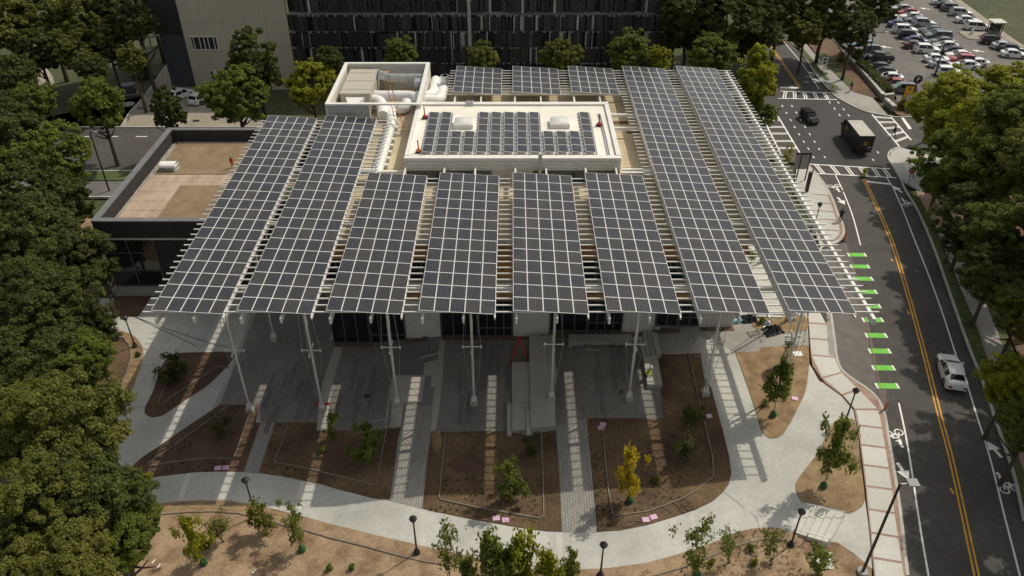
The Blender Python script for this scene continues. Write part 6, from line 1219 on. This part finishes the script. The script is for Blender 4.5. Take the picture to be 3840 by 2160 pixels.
sapling(D_((2268, 1262))[0], D_((2165, 915))[0], 40, 'young', 'pale leaved young tree with watering bag by the hose', True, lowfrac=.22)
sapling(E_((822, 1450))[0], E_((782, 1050))[0], 48, 'young', 'tall thin young tree at the bottom left of the central bush', lowfrac=.2)
for p, tp_, r_, lf, l in ((E_((1150, 1640))[0], E_((1128, 1165))[0], 62, 'young', 'bushy green young tree, tallest at the bottom edge in the centre'), (E_((1395, 1640))[0], E_((1378, 1160))[0], 58, 'lime', 'bushy yellow-green young tree at the bottom edge right of centre'), (E_((985, 1640))[0], E_((965, 1310))[0], 48, 'young', 'lower green bush at the left of the bottom edge group'), (E_((1570, 1640))[0], E_((1550, 1280))[0], 44, 'lime', 'lower yellow-green bush at the right of the bottom edge group'), (E_((1270, 1640))[0], E_((1255, 1270))[0], 60, 'young', 'green bush between the two tallest at the bottom edge')):
    sapling(p, tp_, r_, lf, l, densec=True, lowfrac=.1)
sapling(E_((1715, 1452))[0], E_((1722, 1280))[0], 34, 'mid', 'small dense shrub at the bottom edge beside the walk joint', densec=True, lowfrac=.05)
sapling(F_((120, 1450))[0], F_((165, 1035))[0], 54, 'young', 'tall young tree at the left end of the corner planting bed', True, lowfrac=.2)
sapling(F_((350, 1352))[0], F_((368, 1090))[0], 36, 'young', 'multi-stem young tree in the corner planting bed, near the walk', multi=True, lowfrac=.25)
sapling(F_((670, 1365))[0], F_((695, 1110))[0], 40, 'young', 'multi-stem young tree left of the roadside step lamp', multi=True, lowfrac=.3)
sapling(F_((1045, 1452))[0], F_((1040, 1255))[0], 50, 'young', 'young tree in front of the white utility slab', lowfrac=.15)
sapling(F_((692, 252))[0], F_((770, -140))[0], 46, 'mid', 'young tree with watering bag at the tip of the triangle bed', True, densec=True, lowfrac=.3)
sapling(F_((1068, 785))[0], F_((1255, 275))[0], 52, 'young', 'tall young tree with watering bag in the kerbside bed', True, densec=True, lowfrac=.25)
sapling(H_((1325, 1005))[0], H_((1370, 575))[0], 18, 'mid', 'very slim young tree behind the roadside mast', lowfrac=.1)
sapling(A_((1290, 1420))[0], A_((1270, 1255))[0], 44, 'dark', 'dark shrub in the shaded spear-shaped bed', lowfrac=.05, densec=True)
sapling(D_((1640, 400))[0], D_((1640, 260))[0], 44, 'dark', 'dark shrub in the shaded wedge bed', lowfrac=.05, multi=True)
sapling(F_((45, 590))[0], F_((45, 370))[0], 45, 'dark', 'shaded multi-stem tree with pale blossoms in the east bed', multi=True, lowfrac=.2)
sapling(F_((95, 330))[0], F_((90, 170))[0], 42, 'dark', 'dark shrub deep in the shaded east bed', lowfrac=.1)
sapling(T3((790, 1262))[0], T3((802, 1085))[0], 17, 'lime', 'narrow yellow young tree by the left crosswalk', lowfrac=.1)
sapling(C_((480, 560))[0], C_((560, 430))[0], 24, 'young', 'young tree seen through the gap between the two road side arrays', lowfrac=.2)
SHR = [sap_mesh(31, 420, .2), sap_mesh(32, 420, .2)]
for (p, leaf, r_), l in zip([(E_((85, 1400))[0], 'mid', .32), (D_((2472, 1405))[0], 'mid', .32), (D_((1550, 1240))[0], 'dark', .4), (F_((522, 1255))[0], 'mid', .34), (F_((545, 1365))[0], 'mid', .34), (F_((228, 1358))[0], 'mid', .32), (F_((622, 175))[0], 'mid', .34), (E_((2363, 755))[0], 'mid', .36), (D_((2412, 525))[0], 'mid', .36), (N_((1990, 850))[0], 'dark', .9), (N_((2150, 880))[0], 'dark', 1.0), (N_((2380, 790))[0], 'dark', 1.2), (A_((790, 690))[0], 'dark', 1.1), (T1((1110, 590))[0], 'dark', 1.6), (A_((1040, 1235))[0], 'dark', .3), (H_((950, 370))[0], 'young', .45), (N_((1300, 140))[0], 'dark', 1.3), (N_((1200, 60))[0], 'dark', 1.2), (N_((1080, 130))[0], 'olive', .9)],
                            ['small round shrub in the front soil near the lamp shadow', 'small round shrub at the bottom edge of the front soil', 'dark shrub behind the leaning young tree', 'round shrub in the middle of the corner planting bed', 'nearer round shrub in the corner planting bed', 'small shrub at the foot of the tall corner bed tree', 'small shrub in the triangle bed left of the watering bag', 'dark round shrub at the end of the sunlit strip in the east bed', 'small bright shrub in the shaded west bed', 'low dark shrub left of the notice board', 'low dark shrub under the notice board', 'dark shrub right of the notice board', 'dark shrub at the corner of the dark building', 'wide dark shrub beside the driveway wall', 'tiny dark shrub by the left lamp', 'leafy plant among the black tarps', 'dark shrub behind the stone wall near the pickup', 'dark shrub at the upper end of the stone wall', 'olive shrub on the planted slope']):
    b_ = G(p); t = thing('shrub', l, 'shrub', b_, 0, 'shrubs'); o = obj('foliage', random.choice(SHR), t, (0, 0, r_ * .75), (0, 0, random.uniform(0, 6)), (r_, r_, r_ * .9)); paint(o, LEAF[leaf]); MB().path([(0, 0, -.02), (0, 0, r_ * .7)], .02, 5).build('stem', M_BARK, t)
# hedge along the car park
P = XY(K_((90, 1015), (250, 1150), (520, 1440))); r0 = np.random.default_rng(77); n_ = 6500; seg = r0.uniform(0, 1, n_)
pts = np.array([list((P[0].lerp(P[1], s * 2) if s < .5 else P[1].lerp(P[2], s * 2 - 1))) for s in seg]); off = r0.uniform(-1, 1, (n_, 2)); pts[:, 0] += off[:, 0] * .8; pts[:, 1] += off[:, 1] * .3; pts[:, 2] = 1.6 + 1.3 * r0.uniform(0, 1, n_) ** .4
b0 = Vector((P[1].x, P[1].y, 1.6)); t = thing('hedge', 'clipped dark hedge between the stone wall and the parked cars', 'hedge', b0); o = obj('foliage', leaf_cloud('foliage', pts - np.array(b0), np.tile([0, 0, 1.0], (n_, 1)), .13, 78, .7), t); paint(o, LEAF['dark'])
mb = MB()
for i in range(12): q = P[0].lerp(P[1], i / 6) if i < 6 else P[1].lerp(P[2], (i - 6) / 6); mb.path([(q.x - b0.x, q.y - b0.y, 0), (q.x - b0.x, q.y - b0.y, .8)], .03, 4)
tag(mb.build('stems', M_BARK, t), kind='stuff')
# ground cover tufts
def inside(x, y, poly):
    c = False; n = len(poly)
    for i in range(n):
        a, b = poly[i], poly[i - 1]
        if (a.y > y) != (b.y > y) and x < (b.x - a.x) * (y - a.y) / (b.y - a.y) + a.x: c = not c
    return c
def tufts(name, region, step, size, clip=None, seed=3, jit=.12, leafm='mid', prob=1.0):
    if name == 'ground_cover': leafm = 'tuft'; size *= 1.35
    poly = XY(region); rr = random.Random(seed); mb = MB(); cl_ = XY(clip) if clip else None
    x0, x1 = min(p.x for p in poly), max(p.x for p in poly); y0, y1 = min(p.y for p in poly), max(p.y for p in poly); y = y0; row = 0
    while y < y1:
        x = x0 + (step / 2 if row % 2 else 0)
        while x < x1:
            px, py = x + rr.uniform(-jit, jit), y + rr.uniform(-jit, jit)
            if inside(px, py, poly) and rr.random() < prob and not (cl_ and not inside(px, py, cl_)):
                z = zf(px) + .03; s = size * rr.uniform(.6, 1.3)
                for k in range(6):
                    a = rr.uniform(0, 6.28); c, d = math.cos(a), math.sin(a); w_ = s * .35
                    mb.add([(px - d * w_ * .5, py + c * w_ * .5, z), (px + d * w_ * .5, py - c * w_ * .5, z), (px + c * s, py + d * s, z + s * rr.uniform(.5, 1.1))], [(0, 1, 2)])
            x += step
        y += step * .87; row += 1
    return tag(mb.build(name, LEAF[leafm]), kind='stuff')
tufts('ground_cover', F_((0, 1290), (250, 1205), (430, 1130), (560, 1100), (700, 1095), (800, 1125), (930, 1210), (900, 1448), (0, 1448)), .5, .13, leafm='mid')
tufts('ground_cover', E_((650, 965), (760, 890), (1000, 945), (1490, 1030), (1480, 1075), (1100, 1035), (700, 960)), .5, .13, seed=4)
tufts('ground_cover', E_((760, 700), (1500, 700), (1510, 990), (1480, 1005), (1000, 920), (760, 860)), .55, .12, seed=5, prob=.75)
tufts('ground_cover', E_((1880, 500), (1985, 480), (2040, 985), (2120, 1000), (2080, 1100), (1930, 1110)), .5, .13, seed=6, prob=.9)
tufts('ground_cover', E_((2060, 520), (2400, 450), (2576, 700), (2576, 860), (2300, 960), (2070, 990)), .55, .12, seed=7, prob=.7)
tufts('ground_cover', D_((1110, 620), (1550, 590), (1760, 585), (1820, 640), (1640, 660), (1200, 695), (1020, 700)), .5, .13, seed=8, prob=.8, leafm='dark')
tufts('ground_cover', D_((1700, 180), (1860, 180), (1450, 480), (1100, 610), (1060, 600)), .5, .13, seed=9, prob=.8, leafm='dark')
tufts('ground_cover', D_((2080, 310), (2150, 310), (2060, 600), (2300, 660), (2280, 725), (1960, 670)), .5, .13, seed=10, prob=.8, leafm='dark')
tufts('ground_cover', D_((1120, 130), (1180, 170), (1440, 20), (1560, 0), (1250, 215), (1150, 245), (1100, 215)), .5, .13, seed=12, prob=.8, leafm='dark')
tufts('verge_grass', C_((1705, 0), (1850, 250), (1960, 500), (2100, 900), (2260, 1400), (2330, 1380), (2200, 900), (2040, 550), (1880, 220), (1780, 0)), .4, .2, seed=13, jit=.2, leafm='mid')
tufts('planter_plants', S_((960, 545), (1400, 540), (1760, 545), (1760, 640), (960, 620)), .4, .3, seed=14, leafm='dark', prob=.8); tufts('planter_plants', S_((1180, 345), (1640, 345), (1640, 385), (1180, 385)), .3, .35, seed=15, leafm='dark')

# ================================================================== SMALL THINGS
def lid(p, ang, label, m=M_PINK, w_=.5, d_=.4):
    b_ = G(p, .04); o = MB().box(-w_ / 2, w_ / 2, -d_ / 2, d_ / 2, 0, .05); o = o.build('valve_box_lid', m); o.location = b_; o.rotation_euler = (0, 0, ang); tag(o, label, 'lid', 'pink valve box lids' if m is M_PINK else None)
for p, a, l in [(D_((1635, 640))[0], .1, 'left one of two pink lids in the wedge bed'), (D_((1695, 637))[0], .05, 'right one of two pink lids in the wedge bed'), (E_((1170, 1016))[0], .1, 'left one of two pink lids in front of the middle bed'), (E_((1240, 1030))[0], .0, 'right one of two pink lids in front of the middle bed'), (E_((1956, 338))[0], .3, 'pink lid at the upper left of the east bed'), (E_((1970, 313))[0], -.2, 'smaller pink lid touching the one at the upper left of the east bed'), (E_((2292, 1027))[0], .1, 'left one of two pink lids at the front of the east bed'), (E_((2350, 1007))[0], .3, 'right one of two pink lids at the front of the east bed'), (F_((212, 250))[0], .2, 'single pink lid at the right side of the shaded east bed'), (F_((858, 118))[0], -.4, 'single pink lid in the triangle bed'), (A_((832, 914))[0], 0, 'pink lid at the edge of the mulch bed')]: lid(p, a, l)
lid(H_((1500, 830))[0], .1, 'white lid in the triangle bed beside the mast', M_WHITE, .75, .6)
b_ = G(F_((1070, 1330))[0]); o = block('utility_slab', F_((975, 1275), (1130, 1270), (1150, 1395), (1010, 1398)), b_.z + .15, M_CONC_B, .3); o['kind'] = 'thing'; tag(o, 'bright concrete utility slab in the corner planting bed', 'slab')
def crumple(name, center, sx, sy, h, m, label, seed, rz=0):
    n = 12; rr = random.Random(seed); mb = MB(); vs_ = []
    for j in range(n + 1):
        for i in range(n + 1):
            u, v = i / n - .5, j / n - .5; e = 1 - (2 * max(abs(u), abs(v))) ** 3
            vs_.append(((u + rr.uniform(-.03, .03)) * sx, (v + rr.uniform(-.03, .03)) * sy, .03 + h * max(0, e) * rr.uniform(.15, 1)))
    mb.add(vs_, [(j * (n + 1) + i, j * (n + 1) + i + 1, (j + 1) * (n + 1) + i + 1, (j + 1) * (n + 1) + i) for j in range(n) for i in range(n)])
    o = mb.build(name, m); o.location = center; o.rotation_euler = (0, 0, rz); return tag(o, label, 'tarp', 'tarps and sheets by the road side array')
crumple('tarp', G(H_((1130, 490))[0]), 1.9, 1.3, .55, M_TARP, 'crumpled black tarp lying at the edge of the debris bed', 1, .3)
crumple('tarp', G(H_((780, 320))[0]), 1.5, 1.1, .6, M_TARP, 'heap of black plastic next to the blue tool box', 2)
crumple('tarp', G(H_((900, 510))[0]), 1.8, .7, .2, M_CONC_DK, 'grey sheet trailing from the black tarp', 3, .2)
crumple('tarp', G(H_((1040, 385))[0]), .9, .8, .3, M_STEELG, 'grey plastic sheet between the black heaps', 4)
crumple('tarp', G(E_((205, 100))[0]), .6, .5, .1, M_TARP, 'small dark cloth lying on the left plaza', 5, .5)
for p, l in ((D_((2385, 165))[0], 'red cloth left of the second mast footing'), (D_((2455, 160))[0], 'red cloth right of the second mast footing')): crumple('cloth', G(p, .02), .55, .28, .12, M_RED, l, 6)
b_ = G(H_((590, 350))[0]); t = thing('tool_box', 'open light blue tool box on the sunlit concrete', 'tool box', b_, .2); mt = solid('tool_blue', (.12, .36, .45), .4)
MB().box(-.4, .4, -.25, .25, 0, .3).build('box', mt, t); MB().box(-.4, .4, .25, .3, .05, .5).build('lid', mt, t); MB().box(-.2, .1, -.1, .1, .3, .34).build('tray', M_WHITE, t)
for i, (a, c, l) in enumerate(((H_((760, 230))[0], H_((1500, 225))[0], 'long white pipe lying under the road side array'), (H_((900, 265))[0], H_((1270, 280))[0], 'second white pipe lying just in front of the long one'), (H_((1405, 480))[0], H_((1465, 630))[0], 'white marker bar crossing on the grey slab, long arm'), (H_((1310, 560))[0], H_((1555, 556))[0], 'white marker bar crossing on the grey slab, cross arm'))):
    p, q = G(a, .12), G(c, .12); o = MB().path([(0, 0, 0), q - p], .1 if i < 2 else .05, 6).build('white_pipe', M_WHITE, None, True); o.location = p; tag(o, l, 'pipe', 'white pipes by the road side array')
o = MB().beam(G(S_((1180, 640))[0], .12), G(S_((1382, 652))[0], .12), .14, .06).build('timber_plank', M_PAVWARM); tag(o, 'single timber plank lying on the shaded plaza by the planter', 'plank')
tag(MB().path(curve([G(p, .03) for p in D_((2120, 1080), (2060, 1150), (2025, 1220), (2025, 1300), (2000, 1448))], 5), .03, 5).build('garden_hose', M_HOSE, None, True), 'yellow hose snaking through the front soil', 'hose')
mb = MB()
for cx, cy, r_ in ((30, 900, 34), (60, 925, 40), (20, 950, 30)):
    mb.path([G(F_((cx + r_ * math.cos(a * .55), cy + r_ * .8 * math.sin(a * .55)))[0], .06) for a in range(11)], .02, 4)
for l in (E_((2250, 1045), (2170, 1080), (2120, 1085), (2150, 1040), (2260, 1040)), E_((2400, 930), (2470, 970), (2480, 985)), E_((2500, 905), (2560, 950), (2576, 985))): mb.path([G(p, .06) for p in l], .02, 4)
tag(mb.build('irrigation_tubing', M_BLACKMETAL), 'loose black irrigation tubing coiled on the rim of the east bed', 'tubing')
mb = MB()
for l in (A_((1000, 935), (1370, 1110), (1480, 1165)), A_((1000, 935), (1250, 1030), (1620, 1150), (1700, 1165))): mb.path([G(p, .03) for p in l], .022, 4)
tag(mb.build('cable', M_BLACKMETAL), 'two black cables lying across the left concrete walk', 'cable')
b_ = G(S_((1715, 1290))[0]); t = thing('tool_tripod', 'black tripod tool lying beside the worker mast', 'tripod', b_)
for d in ((-.5, -.6), (.45, .5), (.1, -.5)): MB().beam((0, 0, .35), (d[0] * .6, d[1] * .6, 0), .05, .05).build('leg', M_BLACKMETAL, t)
for p, l in ((L_((1340, 500))[0], 'junction box at the foot of the left corrugated wall'),): b_ = G(p); tag(MB().box(b_.x - .25, b_.x + .25, 56.6, 56.88, -.2, .25).build('junction_box', M_FRAMEDK), l, 'junction box')
b_ = G(S_((2250, 350))[0]); tag(MB().lathe(b_, [(.35, 0), (.42, .25), (.3, .55), (.05, .62)], 10).build('covered_drum', M_STEELG, None, True), 'grey covered drum at the top of the east steps', 'drum')
b_ = G(E_((890, 1310))[0]); tag(MB().box(b_.x - .2, b_.x + .2, b_.y - .15, b_.y + .15, b_.z, b_.z + .45).build('black_bin', M_BLACKMETAL), 'small black box standing beside the tall thin young tree', 'box')
for i, (p, l) in enumerate(((D_((1152, 1338))[0], 'white strip of litter in the front soil, left'), (D_((1192, 1372))[0], 'second white strip of litter in the front soil'), (D_((1905, 1415))[0], 'white tag lying near the bottom edge of the front soil'))):
    b_ = G(p, .05); o = MB().box(-.05, .05, -.16, .16, 0, .02).build('litter_strip', M_WHITE); o.location = b_; o.rotation_euler = (0, 0, -.4); tag(o, l, 'litter', 'litter on the front soil')

# ================================================================== PEOPLE
def person(loc, rz, label, shirt, trousers, hair=M_HAIR, pose='walk', s=1.0, hat=None, arms='down'):
    V = Vector; st = .22 if pose == 'walk' else .06
    if pose == 'crouch':
        pel = V((-.05, 0, .42)); ch = V((.22, 0, .82)); nk = V((.3, 0, 1.0)); hd = V((.37, 0, 1.14)); kn = [V((.32, .16, .5)), V((.3, -.18, .3))]; an = [V((.1, .17, .09)), V((-.08, -.18, .1))]; to = [V((.28, .18, .04)), V((.12, -.2, .04))]
    else:
        pel = V((0, 0, .95)); ch = V((.02, 0, 1.32)); nk = V((.03, 0, 1.5)); hd = V((.05, 0, 1.64)); kn = [V((st * .7, .1, .5)), V((-st * .3, -.1, .5))]; an = [V((st, .1, .09)), V((-st * 1.3, -.1, .12))]; to = [V((st + .17, .11, .04)), V((-st * 1.3 + .15, -.11, .04))]
    v, e, r_, grp = [], [], [], []
    def add(p, rad, par, g):
        v.append(p); r_.append(rad); grp.append(g)
        if par is not None: e.append((par, len(v) - 1))
        return len(v) - 1
    ip = add(pel, .145, None, 1); ic = add(pel.lerp(ch, .55), .14, ip, 0); i2 = add(ch, .15, ic, 0); ik = add(nk, .06, i2, 2); ih = add(hd, .095, ik, 2); it = add(hd + V((0, 0, .09)), .085, ih, 3)
    for sgn, k in ((1, 0), (-1, 1)):
        a = add(pel + V((0, .1 * sgn, -.07)), .1, ip, 1); b = add(kn[k], .068, a, 1); c = add(an[k], .045, b, 1); add(to[k], .04, c, 4)
        sh = add(ch + V((-.01, .19 * sgn, .06)), .062, i2, 0)
        if pose == 'crouch': el, wr = ch + V((.16, .24 * sgn, -.2)), ch + V((.36, .12 * sgn, -.36))
        elif arms == 'phone' and sgn > 0: el, wr = ch + V((.08, .26, -.2)), ch + V((.26, .14, .0))
        else: el, wr = ch + V((-.05 * sgn * st * 4, .25 * sgn, -.2)), ch + V((.14 - .1 * sgn, .24 * sgn, -.46))
        el_ = add(el, .046, sh, 0); w1 = add(wr, .034, el_, 2); d = (wr - el).normalized(); pm = add(wr + d * .07, .036, w1, 2)
        side = V((d.z, 0, -d.x)) if abs(d.y) > .8 else V((0, 1, 0)).cross(d).normalized()
        for f in range(4): add(wr + d * (.15 + .015 * (1 - abs(f - 1.4))) + side * (.022 * (f - 1.5)) + V((0, -.025 * sgn, 0)), .009, pm, 2)
        add(wr + d * .09 + side * .06, .011, pm, 2)
    me = bpy.data.meshes.new('person'); me.from_pydata([tuple(x) for x in v], e, []); o = bpy.data.objects.new('person', me); COL.objects.link(o)
    sm = o.modifiers.new('skin', 'SKIN'); sv = me.skin_vertices[0].data
    for i, x in enumerate(r_): sv[i].radius = (x, x)
    sv[0].use_root = True; sm.use_smooth_shade = True; sb_ = o.modifiers.new('sub', 'SUBSURF'); sb_.levels = sb_.render_levels = 1
    dg = bpy.context.evaluated_depsgraph_get(); m2 = bpy.data.meshes.new_from_object(o.evaluated_get(dg)); bpy.data.objects.remove(o)
    m2.materials.clear()
    for m in (shirt, trousers, M_SKIN, hair, M_BLACKMETAL): m2.materials.append(m)
    for p in m2.polygons:
        c = p.center; best = min(range(len(v)), key=lambda i: (v[i] - c).length - r_[i] * .6); g = grp[best]
        if g == 3 or (g == 2 and best == ih and (c.x < hd.x - .02 or c.z > hd.z + .07)): g = 3
        p.material_index = g; p.use_smooth = True
    o = obj('person', m2, None, loc, (0, 0, rz), (s,) * 3); tag(o, label, 'person')
    if hat: h_ = MB().lathe(hd + V((0, 0, .04)), [(.15, 0), (.14, .04), (.12, .12), (.05, .17)], 10).build('hard_hat', hat, o, True)
    f = MB().box(hd.x + .085, hd.x + .115, -.014, .014, hd.z - .03, hd.z + .02); f.box(hd.x + .082, hd.x + .092, -.045, -.02, hd.z + .02, hd.z + .035); f.box(hd.x + .082, hd.x + .092, .02, .045, hd.z + .02, hd.z + .035); f.build('face', M_SKIN, o)
    return o
mk = lambda n_, c: solid(n_, c, .8)
BLK = mk('black_cloth', (.014, .014, .017)); NAVY = mk('navy_cloth', (.025, .03, .05)); HIV = mk('lime_vest', (.5, .65, .03)); GRN = mk('green_shirt', (.02, .14, .07)); RDC = mk('red_cloth', (.55, .02, .025)); WHT = mk('white_shirt', (.6, .6, .6)); GREYC = mk('grey_cloth', (.12, .12, .13))
person(G(C_((1192, 228))[0], .05), R(60), 'person in a dark suit walking on the kerb of the pavement bulb', BLK, BLK, arms='phone')
q = G(S_((2085, 1090))[0], .05); wk = person(q, R(20), 'worker in a lime vest and white hard hat crouching at the bench slab', HIV, NAVY, pose='crouch', hat=M_WHITE, s=1.05)
person(G(N_((1875, 1255))[0], .02), R(110), 'person in black crossing the driveway crosswalk', BLK, BLK, s=.95)
person(G(N_((1235, 570))[0], .12), R(200), 'person in dark clothes striding beside the planted slope', GREYC, BLK, s=.95)
person(at_z(T1((1757, 1268))[0], 6.6), R(90), 'person in red on the planted roof beside the left array', RDC, RDC, s=.8, pose='stand')
person(G(K_((515, 450))[0], .02), R(120), 'person in black walking behind the dark blue sedan', BLK, BLK, s=.85)
person(G(T3((1725, 1345))[0], .12), R(110), 'person in white shirt and black shorts behind the stop sign', WHT, BLK, s=.9)
